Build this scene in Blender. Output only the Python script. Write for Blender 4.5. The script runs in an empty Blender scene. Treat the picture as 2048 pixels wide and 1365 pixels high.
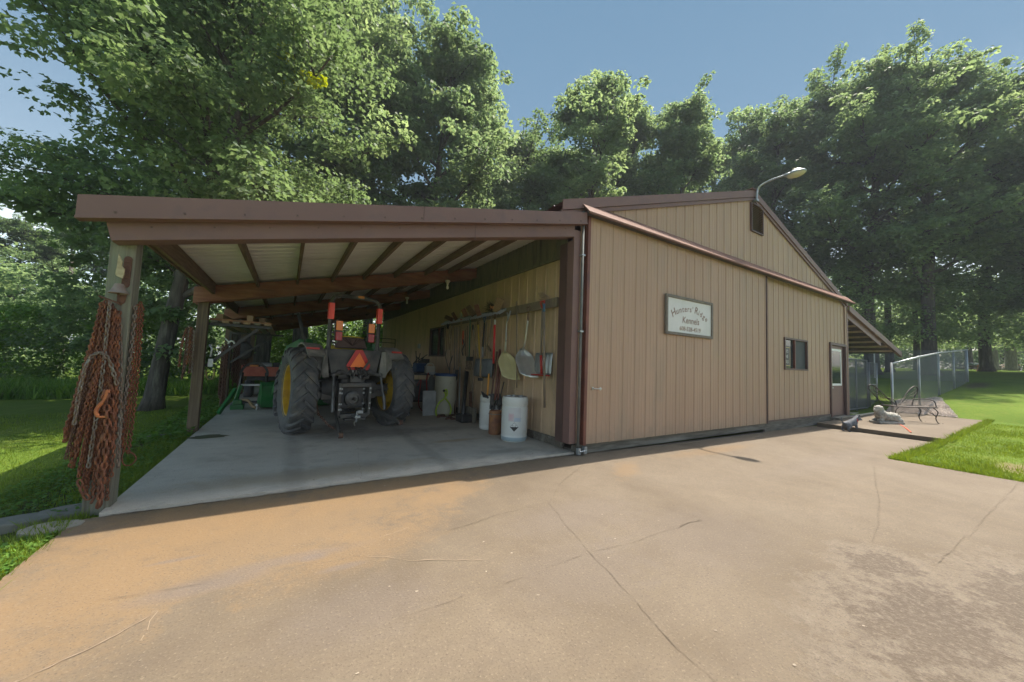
import bpy, math, random
import numpy as np
from mathutils import Vector, Matrix
random.seed(7)
R = math.radians
SC = bpy.context.scene
# ------------------------------------------------------------------ camera
FPX = 720.0                                   # focal length in px of the 2048 px wide photograph
CAMP = Vector((-4.0044, -4.4131, 1.4))
RR = Vector((0.84784176, -0.52891341, 0.03761581) )
def _cam_axes():
    p, r = R(3.6), R(2.16)
    F = Vector((0, math.cos(p), math.sin(p))); X = Vector((1, 0, 0)); U = X.cross(F)
    X2 = math.cos(r)*X + math.sin(r)*U; U2 = -math.sin(r)*X + math.cos(r)*U
    d = X2*(575-1024) + U2*(-(710-682.5)) + F*720
    a = math.atan2(d.x, d.y)
    M = Matrix.Rotation(a, 3, 'Z')
    return M@X2, M@U2, M@F
CX, CU, CF = _cam_axes()
cd = bpy.data.cameras.new('camera'); cam = bpy.data.objects.new('camera', cd)
SC.collection.objects.link(cam); SC.camera = cam
cd.sensor_width = 36; cd.lens = 36*FPX/2048; cd.clip_end = 2000; cd.clip_start = 0.05
m = Matrix.Identity(4)
for i in range(3):
    m[i][0], m[i][1], m[i][2], m[i][3] = CX[i], CU[i], -CF[i], CAMP[i]
cam.matrix_world = m
# ------------------------------------------------------------------ sky, sun, exposure
SUN = Vector((3.28, 0.44, 6.12)).normalized()
el = math.asin(SUN.z); az = math.atan2(SUN.x, SUN.y)
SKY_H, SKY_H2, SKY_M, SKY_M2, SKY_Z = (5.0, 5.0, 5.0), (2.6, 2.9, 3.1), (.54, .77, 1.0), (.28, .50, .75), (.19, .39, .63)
w = bpy.data.worlds.new("World"); SC.world = w; w.use_nodes = True
nt = w.node_tree; bg = nt.nodes['Background']
sk = nt.nodes.new('ShaderNodeTexSky'); sk.sky_type = 'NISHITA'; sk.sun_disc = False
sk.sun_elevation = el; sk.sun_rotation = az
sk.air_density = 1.0; sk.dust_density = 5.0; sk.ozone_density = 1.2
# hazy summer sky: deep overhead, bright towards the horizon and round the sun
def _n(t, **k):
    n = nt.nodes.new(t)
    for a_, v_ in k.items(): setattr(n, a_, v_)
    return n
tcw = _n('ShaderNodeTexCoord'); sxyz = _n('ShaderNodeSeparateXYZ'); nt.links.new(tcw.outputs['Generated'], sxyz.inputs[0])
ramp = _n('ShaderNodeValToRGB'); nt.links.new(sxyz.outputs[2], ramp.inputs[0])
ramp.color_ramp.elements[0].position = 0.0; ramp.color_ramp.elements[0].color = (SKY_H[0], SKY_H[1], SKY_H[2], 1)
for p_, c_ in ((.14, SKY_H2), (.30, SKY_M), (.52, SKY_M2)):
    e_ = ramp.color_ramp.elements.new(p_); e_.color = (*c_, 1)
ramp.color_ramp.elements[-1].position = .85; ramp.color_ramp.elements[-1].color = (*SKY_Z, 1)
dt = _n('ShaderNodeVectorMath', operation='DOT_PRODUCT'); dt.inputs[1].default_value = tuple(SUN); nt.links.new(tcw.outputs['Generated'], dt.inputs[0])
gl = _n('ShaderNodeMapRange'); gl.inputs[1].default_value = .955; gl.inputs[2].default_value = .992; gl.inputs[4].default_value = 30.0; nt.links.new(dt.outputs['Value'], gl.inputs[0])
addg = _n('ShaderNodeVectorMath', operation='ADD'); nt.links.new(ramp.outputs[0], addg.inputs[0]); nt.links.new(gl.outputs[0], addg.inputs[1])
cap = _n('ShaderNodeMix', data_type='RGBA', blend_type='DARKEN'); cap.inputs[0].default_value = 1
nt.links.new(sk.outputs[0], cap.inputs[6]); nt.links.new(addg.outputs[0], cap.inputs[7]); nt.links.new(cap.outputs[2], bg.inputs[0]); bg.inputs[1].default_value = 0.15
sl = bpy.data.lights.new('sun', 'SUN'); sl.energy = 2.0; sl.angle = R(0.6); sl.color = (1, 0.91, 0.78)
so = bpy.data.objects.new('sun', sl); SC.collection.objects.link(so)
so.rotation_euler = SUN.to_track_quat('Z', 'Y').to_euler(); so.location = (20, 5, 40)
SC.view_settings.view_transform = 'Standard'; SC.view_settings.look = 'None'
SC.view_settings.gamma = 1; SC.view_settings.exposure = 2.2
SC.render.engine = 'CYCLES'
SC.cycles.max_bounces = 10; SC.cycles.diffuse_bounces = 7; SC.cycles.transparent_max_bounces = 24
SC.cycles.transmission_bounces = 4; SC.cycles.glossy_bounces = 3
SC.cycles.use_denoising = True
SC.cycles.caustics_reflective = False; SC.cycles.caustics_refractive = False
SC.render.resolution_x = 1024; SC.render.resolution_y = 682
# ------------------------------------------------------------------ measuring helpers (photo px -> point on a known plane)
def ray(u, v): return CX*(u-1024) + CU*(-(v-682.5)) + CF*FPX
def P(u, v, ax, val):
    d = ray(u, v); t = (val-CAMP[ax])/d[ax]; return CAMP + d*t
def PD(u, v, depth): return CAMP + ray(u, v)*(depth/FPX)
# ------------------------------------------------------------------ mesh helpers
class MB:
    def __init__(s): s.v = []; s.f = []
    def add(s, vs, fs):
        b = len(s.v); s.v += [tuple(v) for v in vs]; s.f += [tuple(b+i for i in f) for f in fs]; return s
    def box(s, c, d, rz=0, M=None):
        x, y, z = d[0]/2, d[1]/2, d[2]/2
        vs = [Vector((i*x, j*y, k*z)) for i in (-1, 1) for j in (-1, 1) for k in (-1, 1)]
        if rz: vs = [Matrix.Rotation(rz, 3, 'Z')@v for v in vs]
        if M: vs = [M@v for v in vs]
        c = Vector(c); vs = [v+c for v in vs]
        return s.add(vs, [(0, 1, 3, 2), (4, 6, 7, 5), (0, 4, 5, 1), (2, 3, 7, 6), (0, 2, 6, 4), (1, 5, 7, 3)])
    def bb(s, a, b):            # box by two corners
        return s.box([(a[i]+b[i])/2 for i in range(3)], [abs(b[i]-a[i]) for i in range(3)])
    def beam(s, p0, p1, w, h, up=(0, 0, 1)):   # box along a line, w sideways, h along up
        p0, p1 = Vector(p0), Vector(p1); d = (p1-p0); L = d.length; d.normalize(); up = Vector(up)
        if abs(d.dot(up)) > .999: up = Vector((0, 1, 0))
        x = d.cross(up).normalized(); z = x.cross(d)
        vs = []
        for q in (p0, p1):
            for a, b in ((-1, -1), (1, -1), (1, 1), (-1, 1)): vs.append(q + x*(a*w/2) + z*(b*h/2))
        return s.add(vs, [(3, 2, 1, 0), (4, 5, 6, 7), (0, 1, 5, 4), (1, 2, 6, 5), (2, 3, 7, 6), (3, 0, 4, 7)])
    def tube(s, pts, r, n=8, cap=True, closed=False):
        pts = [Vector(p) for p in pts]; m_ = len(pts)
        rs = r if isinstance(r, (list, tuple)) else [r]*m_
        up = None; rings = []
        for i, p in enumerate(pts):
            if closed: t = pts[(i+1) % m_]-pts[i-1]
            else: t = pts[min(i+1, m_-1)]-pts[max(i-1, 0)]
            if t.length < 1e-9: t = Vector((0, 0, 1))
            t.normalize()
            if up is None:
                up = Vector((0, 0, 1)) if abs(t.z) < .9 else Vector((1, 0, 0))
            x = t.cross(up)
            if x.length < 1e-4: x = t.cross(Vector((0.3, 1, .2)))
            x.normalize(); y = x.cross(t); up = y
            rings.append([p + x*(rs[i]*math.cos(2*math.pi*k/n)) + y*(rs[i]*math.sin(2*math.pi*k/n)) for k in range(n)])
        vs = [v for ring in rings for v in ring]; fs = []
        rng = m_ if closed else m_-1
        for i in range(rng):
            j = (i+1) % m_
            for k in range(n):
                k2 = (k+1) % n
                fs.append((i*n+k, i*n+k2, j*n+k2, j*n+k))
        if cap and not closed:
            fs.append(tuple(range(n-1, -1, -1))); fs.append(tuple((m_-1)*n+k for k in range(n)))
        return s.add(vs, fs)
    def lathe(s, prof, n=24, c=(0, 0, 0), M=None, cap=False):   # prof (r,z) about z
        c = Vector(c); vs = []
        for r, z in prof:
            for k in range(n):
                a = 2*math.pi*k/n; v = Vector((r*math.cos(a), r*math.sin(a), z))
                if M: v = M@v
                vs.append(v+c)
        fs = []
        for i in range(len(prof)-1):
            for k in range(n):
                k2 = (k+1) % n; fs.append((i*n+k, i*n+k2, (i+1)*n+k2, (i+1)*n+k))
        if cap:
            fs.append(tuple(range(n-1, -1, -1))); fs.append(tuple((len(prof)-1)*n+k for k in range(n)))
        return s.add(vs, fs)
    def prism(s, poly, vec):    # 3-d polygon swept by vec
        poly = [Vector(p) for p in poly]; n = len(poly); vec = Vector(vec)
        vs = poly + [p+vec for p in poly]
        fs = [tuple(range(n-1, -1, -1)), tuple(range(n, 2*n))]
        for i in range(n): j = (i+1) % n; fs.append((i, j, n+j, n+i))
        return s.add(vs, fs)
    def sphere(s, c, r, n=12, m_=8, M=None, sc=(1, 1, 1)):
        prof = [(math.sin(math.pi*i/m_)*1.0, -math.cos(math.pi*i/m_)) for i in range(m_+1)]
        prof[0] = (1e-4, -1); prof[-1] = (1e-4, 1)
        S = Matrix.Diagonal(Vector((r*sc[0], r*sc[1], r*sc[2])))
        return s.lathe(prof, n, c, (M@S) if M else S)
    def build(s, name, mat, parent=None, label=None, smooth=False, bevel=0, origin=None, world=False, autosm=None):
        me = bpy.data.meshes.new(name)
        V = np.array(s.v, dtype=float).reshape(-1, 3)
        if parent is not None:
            if world:
                Mi = np.array(parent_matrix(parent).inverted()); V = V@Mi[:3, :3].T + Mi[:3, 3]
            o = np.zeros(3)
            if parent.type == 'MESH' or parent.get('_o'): pass
        else:
            if origin is None:
                o = np.array([(V[:, 0].min()+V[:, 0].max())/2, (V[:, 1].min()+V[:, 1].max())/2, V[:, 2].min()])
            else: o = np.array(origin, float)
            V = V-o
        me.from_pydata(V.tolist(), [], s.f); me.update()
        if mat is not None: me.materials.append(mat)
        ob = bpy.data.objects.new(name, me); SC.collection.objects.link(ob)
        if parent is not None: ob.parent = parent
        else: ob.location = o
        if smooth:
            me.polygons.foreach_set('use_smooth', [True]*len(me.polygons))
            if autosm: me.set_sharp_from_angle(angle=R(autosm))
        if bevel:
            b = ob.modifiers.new('bevel', 'BEVEL'); b.width = bevel; b.segments = 2; b.limit_method = 'ANGLE'; b.angle_limit = R(40)
        if label: ob['label'] = label
        return ob
def parent_matrix(o):
    M = Matrix.Translation(o.location)@o.rotation_euler.to_matrix().to_4x4()
    return (parent_matrix(o.parent)@M) if o.parent else M
def tag(o, label, cat, group=None, kind=None):
    if label: o['label'] = label
    if cat: o['category'] = cat
    if group: o['group'] = group
    if kind: o['kind'] = kind
    return o
def thing(name, label, cat, loc=(0, 0, 0), rz=0, group=None):
    o = bpy.data.objects.new(name, None); SC.collection.objects.link(o)
    o.location = loc; o.rotation_euler = (0, 0, rz); o.empty_display_size = .2
    return tag(o, label, cat, group)
def dup(root, loc, rz=None, label=None, scale=None):
    def cp(o, par):
        c = o.copy(); SC.collection.objects.link(c); c.parent = par
        for ch in [q for q in o.children]: cp(ch, c)
        return c
    c = cp(root, None); c.location = loc
    if rz is not None: c.rotation_euler = (0, 0, rz)
    if scale: c.scale = scale if hasattr(scale, '__len__') else (scale,)*3
    if label: c['label'] = label
    return c
def catmull(pts, n=6):
    pts = [Vector(p) for p in pts]; out = []
    for i in range(len(pts)-1):
        p0 = pts[max(i-1, 0)]; p1 = pts[i]; p2 = pts[i+1]; p3 = pts[min(i+2, len(pts)-1)]
        for k in range(n):
            t = k/n
            out.append(0.5*((2*p1)+(p2-p0)*t+(2*p0-5*p1+4*p2-p3)*t*t+(3*p1-p0-3*p2+p3)*t**3))
    out.append(pts[-1]); return out
# ------------------------------------------------------------------ materials
MATS = {}
def mat(name, col, rough=.6, metal=0, col2=None, nscale=6, stretch=(1, 1, 1), bump=0, bscale=None, bdist=.01, spec=.5,
        detail=6, lo=.35, hi=.65, col3=None, n3=1.2, lo3=.5, hi3=.7, rvar=0):
    if name in MATS: return MATS[name]
    m_ = bpy.data.materials.new(name); m_.use_nodes = True; t = m_.node_tree; N = t.nodes; L = t.links
    b = N['Principled BSDF']; b.inputs['Roughness'].default_value = rough; b.inputs['Metallic'].default_value = metal
    b.inputs['Specular IOR Level'].default_value = spec
    b.inputs['Base Color'].default_value = (*col, 1)
    if col2 or bump or col3 or rvar:
        tc = N.new('ShaderNodeTexCoord'); mp = N.new('ShaderNodeMapping'); mp.inputs['Scale'].default_value = stretch
        L.new(tc.outputs['Object'], mp.inputs[0])
        no = N.new('ShaderNodeTexNoise'); no.inputs['Scale'].default_value = nscale; no.inputs['Detail'].default_value = detail
        L.new(mp.outputs[0], no.inputs['Vector'])
        cur = None
        if col2:
            cr = N.new('ShaderNodeMapRange'); cr.inputs[1].default_value = lo; cr.inputs[2].default_value = hi
            L.new(no.outputs['Fac'], cr.inputs[0])
            mx = N.new('ShaderNodeMix'); mx.data_type = 'RGBA'; mx.inputs[6].default_value = (*col, 1); mx.inputs[7].default_value = (*col2, 1)
            L.new(cr.outputs[0], mx.inputs[0]); cur = mx.outputs[2]
        if col3:
            n2 = N.new('ShaderNodeTexNoise'); n2.inputs['Scale'].default_value = n3; n2.inputs['Detail'].default_value = 8; n2.inputs['Roughness'].default_value = .65
            L.new(mp.outputs[0], n2.inputs['Vector'])
            c3 = N.new('ShaderNodeMapRange'); c3.inputs[1].default_value = lo3; c3.inputs[2].default_value = hi3
            L.new(n2.outputs['Fac'], c3.inputs[0])
            mx = N.new('ShaderNodeMix'); mx.data_type = 'RGBA'; mx.inputs[7].default_value = (*col3, 1)
            if cur: L.new(cur, mx.inputs[6])
            else: mx.inputs[6].default_value = (*col, 1)
            L.new(c3.outputs[0], mx.inputs[0]); cur = mx.outputs[2]
        if cur: L.new(cur, b.inputs['Base Color'])
        if rvar:
            rm = N.new('ShaderNodeMapRange'); rm.inputs[3].default_value = max(0, rough-rvar); rm.inputs[4].default_value = min(1, rough+rvar)
            L.new(no.outputs['Fac'], rm.inputs[0]); L.new(rm.outputs[0], b.inputs['Roughness'])
        if bump:
            bn = N.new('ShaderNodeBump'); bn.inputs['Strength'].default_value = bump; bn.inputs['Distance'].default_value = bdist
            src = no
            if bscale:
                src = N.new('ShaderNodeTexNoise'); src.inputs['Scale'].default_value = bscale; src.inputs['Detail'].default_value = 4
                L.new(mp.outputs[0], src.inputs['Vector'])
            L.new(src.outputs['Fac'], bn.inputs['Height']); L.new(bn.outputs[0], b.inputs['Normal'])
    MATS[name] = m_; return m_
M_ = {}
M_['tan'] = mat('tan_steel', (.42, .275, .185), .5, 0, (.455, .305, .21), .9, (1, 1, .3), spec=.3, col3=(.36, .265, .19), n3=1.6, lo3=.5, hi3=.8, bump=.35, bscale=1.7, bdist=.03)
M_['tan_side'] = mat('tan_steel_side', (.52, .37, .235), .5, 0, (.56, .40, .26), 1.2, (1, 1, .25), spec=.3, col3=(.28, .22, .13), n3=2.5, lo3=.5, hi3=.8)
M_['brown'] = mat('brown_trim', (.18, .100, .084), .5, 0, (.20, .114, .095), 2, spec=.4, col3=(.16, .095, .085), n3=4)
M_['brown_red'] = mat('brown_edge', (.20, .07, .045), .5, 0, (.12, .045, .035), 3, spec=.4)
M_['brown_dark'] = mat('dark_brown', (.085, .045, .036), .5, 0, (.11, .06, .05), 3)
M_['white_steel'] = mat('white_steel', (.84, .83, .78), .45, 0, (.78, .76, .70), 2, (.3, 1, 1), col3=(.45, .42, .34), n3=2, lo3=.55, hi3=.8)
M_['wood_grey'] = mat('weathered_wood', (.22, .20, .155), .85, 0, (.12, .105, .08), 10, (5, 5, .35), bump=.5, bdist=.006, col3=(.20, .22, .15), n3=2, lo3=.5, hi3=.75)
M_['wood_post'] = mat('post_wood', (.22, .205, .155), .85, 0, (.13, .115, .085), 9, (6, 6, .22), bump=.6, bdist=.006, col3=(.25, .27, .20), n3=1.5, lo3=.45, hi3=.75)
M_['wood_red'] = mat('stained_beam', (.19, .07, .042), .8, 0, (.27, .13, .075), 5, (.5, 3, 3), bump=.3, bdist=.004, col3=(.11, .06, .045), n3=1.6, lo3=.5, hi3=.75)
M_['wood_dark'] = mat('purlin_wood', (.12, .075, .045), .85, 0, (.19, .13, .085), 8, (5, .4, 5), bump=.4, bdist=.004)
M_['wood_tan'] = mat('tool_wood', (.36, .25, .14), .7, 0, (.26, .17, .09), 12, (4, 4, .4), bump=.2, bdist=.002)
M_['wood_old'] = mat('old_handle_wood', (.26, .21, .16), .8, 0, (.18, .14, .10), 14, (4, 4, .4), bump=.2, bdist=.002)
M_['header'] = mat('mossy_header', (.12, .12, .08), .9, 0, (.20, .17, .11), 6, (4, 4, .5), bump=.3, bdist=.004, col3=(.05, .055, .04), n3=3)
M_['base'] = mat('base_board_wood', (.16, .14, .11), .9, 0, (.09, .08, .062), 8, (.4, 4, 4), bump=.6, bdist=.008, col3=(.26, .24, .20), n3=1.5)
M_['conduit'] = mat('conduit_grey', (.17, .175, .165), .7, 0, (.12, .12, .105), 8)
M_['wood_brown'] = mat('brown_post_wood', (.17, .125, .08), .85, 0, (.10, .07, .045), 9, (6, 6, .22), bump=.6, bdist=.006)
M_['galv'] = mat('galvanised', (.42, .44, .45), .42, .7, (.34, .36, .37), 8, col3=(.26, .24, .20), n3=3, lo3=.6, hi3=.85)
M_['alu'] = mat('aluminium', (.62, .62, .60), .35, .75, (.5, .5, .48), 6)
M_['steel_dark'] = mat('dark_steel', (.10, .10, .10), .5, .6, (.11, .10, .09), 12)
M_['black'] = mat('black_paint', (.022, .023, .025), .45, 0, (.045, .042, .04), 9)
M_['black_dusty'] = mat('dusty_black', (.05, .051, .055), .7, 0, (.12, .113, .105), 5, bump=.2, bdist=.003)
M_['rust'] = mat('rusty_iron', (.28, .10, .045), .85, 0, (.13, .055, .035), 18, bump=.4, bdist=.003, col3=(.33, .17, .10), n3=6, lo3=.55, hi3=.75)
M_['rust_dark'] = mat('dark_rust', (.10, .05, .035), .85, 0, (.16, .08, .05), 16, bump=.3, bdist=.002)
M_['chain_grey'] = mat('grey_chain', (.27, .245, .21), .65, .3, (.20, .12, .08), 16)
M_['white_plastic'] = mat('white_plastic', (.66, .67, .64), .4, 0, (.60, .61, .57), 3, spec=.4, col3=(.50, .48, .40), n3=5, lo3=.58, hi3=.8)
M_['beige_plastic'] = mat('beige_plastic', (.50, .49, .38), .5, 0, (.44, .42, .32), 3, col3=(.35, .33, .26), n3=5, lo3=.58, hi3=.8)
M_['lime'] = mat('lime_paint', (.42, .60, .05), .45, 0, (.36, .50, .05), 8)
M_['green'] = mat('tractor_green', (.018, .17, .035), .4, 0, (.03, .13, .04), 4, col3=(.09, .10, .06), n3=3, lo3=.6, hi3=.85)
M_['yellow'] = mat('tractor_yellow', (.62, .40, .02), .5, 0, (.50, .30, .03), 6, col3=(.25, .14, .05), n3=4, lo3=.55, hi3=.8)
M_['red'] = mat('red_paint', (.48, .03, .02), .45, 0, (.38, .03, .02), 6)
M_['orange'] = mat('orange_paint', (.75, .26, .04), .5, 0, (.62, .20, .04), 8)
M_['glass'] = None
M_['concrete'] = None
# ------------------------------------------------------------------ special materials
def new_mat(name):
    m_ = bpy.data.materials.new(name); m_.use_nodes = True
    return m_, m_.node_tree.nodes, m_.node_tree.links, m_.node_tree.nodes['Principled BSDF']
def nz(N, L, vec, scale, detail=6, rough=.5):
    n = N.new('ShaderNodeTexNoise'); n.inputs['Scale'].default_value = scale; n.inputs['Detail'].default_value = detail; n.inputs['Roughness'].default_value = rough
    L.new(vec, n.inputs['Vector']); return n.outputs['Fac']
def mr(N, L, s, a, b, c=0, d=1):
    n = N.new('ShaderNodeMapRange'); n.inputs[1].default_value = a; n.inputs[2].default_value = b; n.inputs[3].default_value = c; n.inputs[4].default_value = d
    if hasattr(s, 'links') or hasattr(s, 'node'): L.new(s, n.inputs[0])
    else: n.inputs[0].default_value = s
    return n.outputs[0]
def mix(N, L, f, a, b):
    n = N.new('ShaderNodeMix'); n.data_type = 'RGBA'
    if isinstance(f, float): n.inputs[0].default_value = f
    else: L.new(f, n.inputs[0])
    for i, c in ((6, a), (7, b)):
        if isinstance(c, tuple): n.inputs[i].default_value = (*c, 1)
        else: L.new(c, n.inputs[i])
    return n.outputs[2]
def mul(N, L, a, b, op='MULTIPLY'):
    n = N.new('ShaderNodeMath'); n.operation = op
    for i, c in ((0, a), (1, b)):
        if isinstance(c, (int, float)): n.inputs[i].default_value = c
        else: L.new(c, n.inputs[i])
    n.use_clamp = False
    return n.outputs[0]
def blob(N, L, pos, cx, cy, rx, ry, warp=None, ang=0):
    """soft elliptical stain mask in world metres"""
    mp = N.new('ShaderNodeMapping'); mp.vector_type = 'TEXTURE'
    mp.inputs['Location'].default_value = (cx, cy, 0); mp.inputs['Rotation'].default_value = (0, 0, ang); mp.inputs['Scale'].default_value = (rx, ry, 1000)
    L.new(pos, mp.inputs[0])
    le = N.new('ShaderNodeVectorMath'); le.operation = 'LENGTH'; L.new(mp.outputs[0], le.inputs[0])
    d = le.outputs['Value']
    if warp is not None: d = mul(N, L, d, warp, 'ADD')
    return mr(N, L, d, .45, 1.15, 1, 0)
def concrete_mat(name, warm):
    m_, N, L, b = new_mat(name)
    g = N.new('ShaderNodeNewGeometry'); pos = g.outputs['Position']
    n1 = nz(N, L, pos, .9, 8, .6); n2 = nz(N, L, pos, 4.5, 8, .65); n3 = nz(N, L, pos, 60, 3, .6); n4 = nz(N, L, pos, 160, 2, .5)
    if warm:
        c = mix(N, L, mr(N, L, n1, .35, .68), (.108, .081, .053), (.152, .117, .080))
        c = mix(N, L, mr(N, L, n2, .45, .8, 0, .6), c, (.092, .069, .050))
        c = mix(N, L, mr(N, L, nz(N, L, pos, .35, 7, .65), .45, .65, 0, .6), c, (.175, .14, .103))
        c = mix(N, L, mr(N, L, nz(N, L, pos, 14, 8, .75), .48, .68, 0, .6), c, (.115, .09, .065))
        nf = nz(N, L, pos, 11, 10, .75); warp = mul(N, L, mr(N, L, n2, .2, .8, -.45, .45), mr(N, L, nf, .25, .75, -.35, .35), 'ADD')
        c = mix(N, L, mr(N, L, nz(N, L, pos, 45, 8, .8), .52, .66, 0, .55), c, (.095, .075, .055))
        for (x, y, rx, ry, k, ang) in [(-4.55, -.45, 1.0, .55, .8, 0), (-4.0, -.9, 1.6, .75, .65, .2), (-3.0, -.35, 1.3, .4, .7, .1), (-2.45, -.75, .7, .28, .65, .5), (-4.9, -1.3, .5, .9, .6, 0),
                                       (.1, -.95, .5, .18, .55, .6), (2.6, -.75, 1.4, .2, .5, 0), (-3.4, -1.5, .8, .3, .5, .3)]:
            f = mul(N, L, blob(N, L, pos, x, y, rx, ry, warp, ang), k)
            c = mix(N, L, f, c, (.19, .122, .062))
        for (x, y, rx, ry, k) in [(-4.35, -1.55, .35, .10, .6), (-3.9, -1.45, .5, .07, .5), (-1.6, -1.8, .8, .35, .35), (-.9, -2.6, .9, .6, .3), (-3.55, -2.2, .5, .3, .35), (-2.2, -2.5, .6, .4, .3), (4, -2, 2.5, .3, .25), (-4.55, -1.12, .16, .03, .6), (-3.75, -1.5, .1, .05, .6), (-3.6, -1.72, .16, .04, .55)]:
            c = mix(N, L, mul(N, L, blob(N, L, pos, x, y, rx, ry, warp), k), c, (.13, .105, .09))
        # worn, rough pale patch with exposed aggregate at the lower right
        wr = mul(N, L, mr(N, L, n2, .2, .8, -.55, .55), mr(N, L, nf, .25, .75, -.45, .45), 'ADD')
        pm = None
        for (x, y, rx, ry) in [(-.75, -3.85, .95, .50), (-.12, -3.52, .42, .30), (.1, -4.2, 1.1, .45), (-1.5, -4.1, .6, .35)]:
            q = blob(N, L, pos, x, y, rx, ry, wr)
            pm = q if pm is None else mul(N, L, pm, q, 'MAXIMUM')
        agg = mr(N, L, nz(N, L, pos, 26, 8, .75), .48, .70)
        pc = mix(N, L, agg, (.088, .067, .049), (.18, .142, .105))
        n5 = nz(N, L, pos, 2.2, 5, .6)
        c = mix(N, L, mul(N, L, pm, mr(N, L, n5, .3, .6, .7, .95)), c, pc)
        edge = mul(N, L, mul(N, L, pm, mul(N, L, 1.0, pm, 'SUBTRACT')), 3.0)
        c = mix(N, L, mul(N, L, edge, mr(N, L, nz(N, L, pos, 9, 9, .75), .3, .65, .05, .75)), c, (.22, .18, .138))
        c = mix(N, L, mr(N, L, n3, .58, .71, 0, .5), c, (.235, .185, .13))
        c = mix(N, L, mr(N, L, nz(N, L, pos, 85, 3, .6), .56, .68, 0, .7), c, (.075, .057, .043))
        bh = mul(N, L, n3, mul(N, L, pm, 1.5, 'MULTIPLY'), 'MULTIPLY')
        hh = mul(N, L, mul(N, L, n3, .5), bh, 'ADD')
    else:
        c = mix(N, L, mr(N, L, n1, .35, .68), (.47, .415, .345), (.54, .485, .41))
        c = mix(N, L, mr(N, L, n2, .5, .85, 0, .5), c, (.22, .20, .18))
        warp = mr(N, L, n2, .2, .8, -.5, .5)
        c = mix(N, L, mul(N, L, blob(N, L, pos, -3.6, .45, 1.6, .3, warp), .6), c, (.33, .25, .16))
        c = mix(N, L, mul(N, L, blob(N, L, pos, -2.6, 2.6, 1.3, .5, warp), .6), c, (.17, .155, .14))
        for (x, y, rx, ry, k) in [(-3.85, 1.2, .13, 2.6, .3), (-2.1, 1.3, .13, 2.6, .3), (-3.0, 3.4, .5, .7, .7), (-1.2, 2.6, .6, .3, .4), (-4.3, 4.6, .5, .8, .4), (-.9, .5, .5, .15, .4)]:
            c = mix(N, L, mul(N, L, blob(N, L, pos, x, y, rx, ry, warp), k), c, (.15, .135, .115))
        c = mix(N, L, mr(N, L, nz(N, L, pos, 2.3, 8, .7), .5, .72, 0, .5), c, (.27, .235, .19))
        c = mix(N, L, mr(N, L, nz(N, L, pos, 85, 3, .6), .58, .7, 0, .5), c, (.2, .18, .15))
        c = mix(N, L, mul(N, L, blob(N, L, pos, -1.4, 1.5, .5, .12, warp), .5), c, (.35, .24, .12))
        c = mix(N, L, mr(N, L, n3, .62, .72, 0, .3), c, (.45, .43, .40))
        hh = n3
    L.new(c, b.inputs['Base Color']); b.inputs['Roughness'].default_value = .85; b.inputs['Specular IOR Level'].default_value = .3
    bn = N.new('ShaderNodeBump'); bn.inputs['Strength'].default_value = .8; bn.inputs['Distance'].default_value = .008
    L.new(hh, bn.inputs['Height']); L.new(bn.outputs[0], b.inputs['Normal'])
    return m_
M_['drive'] = concrete_mat('warm_concrete', True)
M_['slab'] = concrete_mat('grey_concrete', False)
def dirty_siding(m_):
    N, L = m_.node_tree.nodes, m_.node_tree.links; b = N['Principled BSDF']
    g = N.new('ShaderNodeNewGeometry'); pos = g.outputs['Position']; sp = N.new('ShaderNodeSeparateXYZ'); L.new(pos, sp.inputs[0])
    src = b.inputs['Base Color'].links[0].from_socket
    lowf = mr(N, L, sp.outputs[2], .15, .75, 1, 0)           # mud splashed up from the ground, ragged upper edge
    n = nz(N, L, pos, 7, 8, .7); f = mul(N, L, mr(N, L, mul(N, L, lowf, n), .28, .62, 0, 1), .5)
    c = mix(N, L, f, src, (.27, .215, .155))
    mp = N.new('ShaderNodeMapping'); mp.inputs['Scale'].default_value = (9, 9, .35); L.new(pos, mp.inputs[0])
    st_ = mr(N, L, nz(N, L, mp.outputs[0], 1.6, 5, .6), .55, .8, 0, .28)   # faint run-off streaks
    c = mix(N, L, st_, c, (.30, .225, .16)); L.new(c, b.inputs['Base Color'])
    return m_
dirty_siding(M_['tan']); dirty_siding(M_['tan_side'])
def grass_ground():
    m_, N, L, b = new_mat('lawn_ground')
    g = N.new('ShaderNodeNewGeometry'); pos = g.outputs['Position']
    c = mix(N, L, mr(N, L, nz(N, L, pos, .5, 6), .35, .65), (.085, .135, .016), (.128, .182, .025))
    c = mix(N, L, mr(N, L, nz(N, L, pos, 9, 6, .7), .45, .7, 0, .7), c, (.07, .14, .016))
    c = mix(N, L, mr(N, L, nz(N, L, pos, 1.7, 7, .7), .52, .75, 0, .6), c, (.19, .20, .05))
    c = mix(N, L, mr(N, L, nz(N, L, pos, 3.1, 7, .7), .58, .75, 0, .5), c, (.04, .10, .02))
    wp = mr(N, L, nz(N, L, pos, 5, 6, .7), .2, .8, -.6, .6)
    for (x, y, rx, ry, k) in [(6.9, -3.75, .75, .35, .85), (-5.75, 1.6, .35, 3.2, .8), (-5.75, 6, .35, 4, .7), (26, -1.3, 2.5, .5, .8), (15.5, -.95, 2.0, .35, .6)]:
        c = mix(N, L, mul(N, L, blob(N, L, pos, x, y, rx, ry, wp), k), c, (.20, .155, .085) if x > 6 and x < 7 else (.075, .06, .04))
    L.new(c, b.inputs['Base Color']); b.inputs['Roughness'].default_value = .95; b.inputs['Specular IOR Level'].default_value = .1
    bn = N.new('ShaderNodeBump'); bn.inputs['Strength'].default_value = .8; bn.inputs['Distance'].default_value = .04
    L.new(nz(N, L, pos, 30, 4, .7), bn.inputs['Height']); L.new(bn.outputs[0], b.inputs['Normal'])
    return m_
M_['lawn'] = grass_ground()
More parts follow.
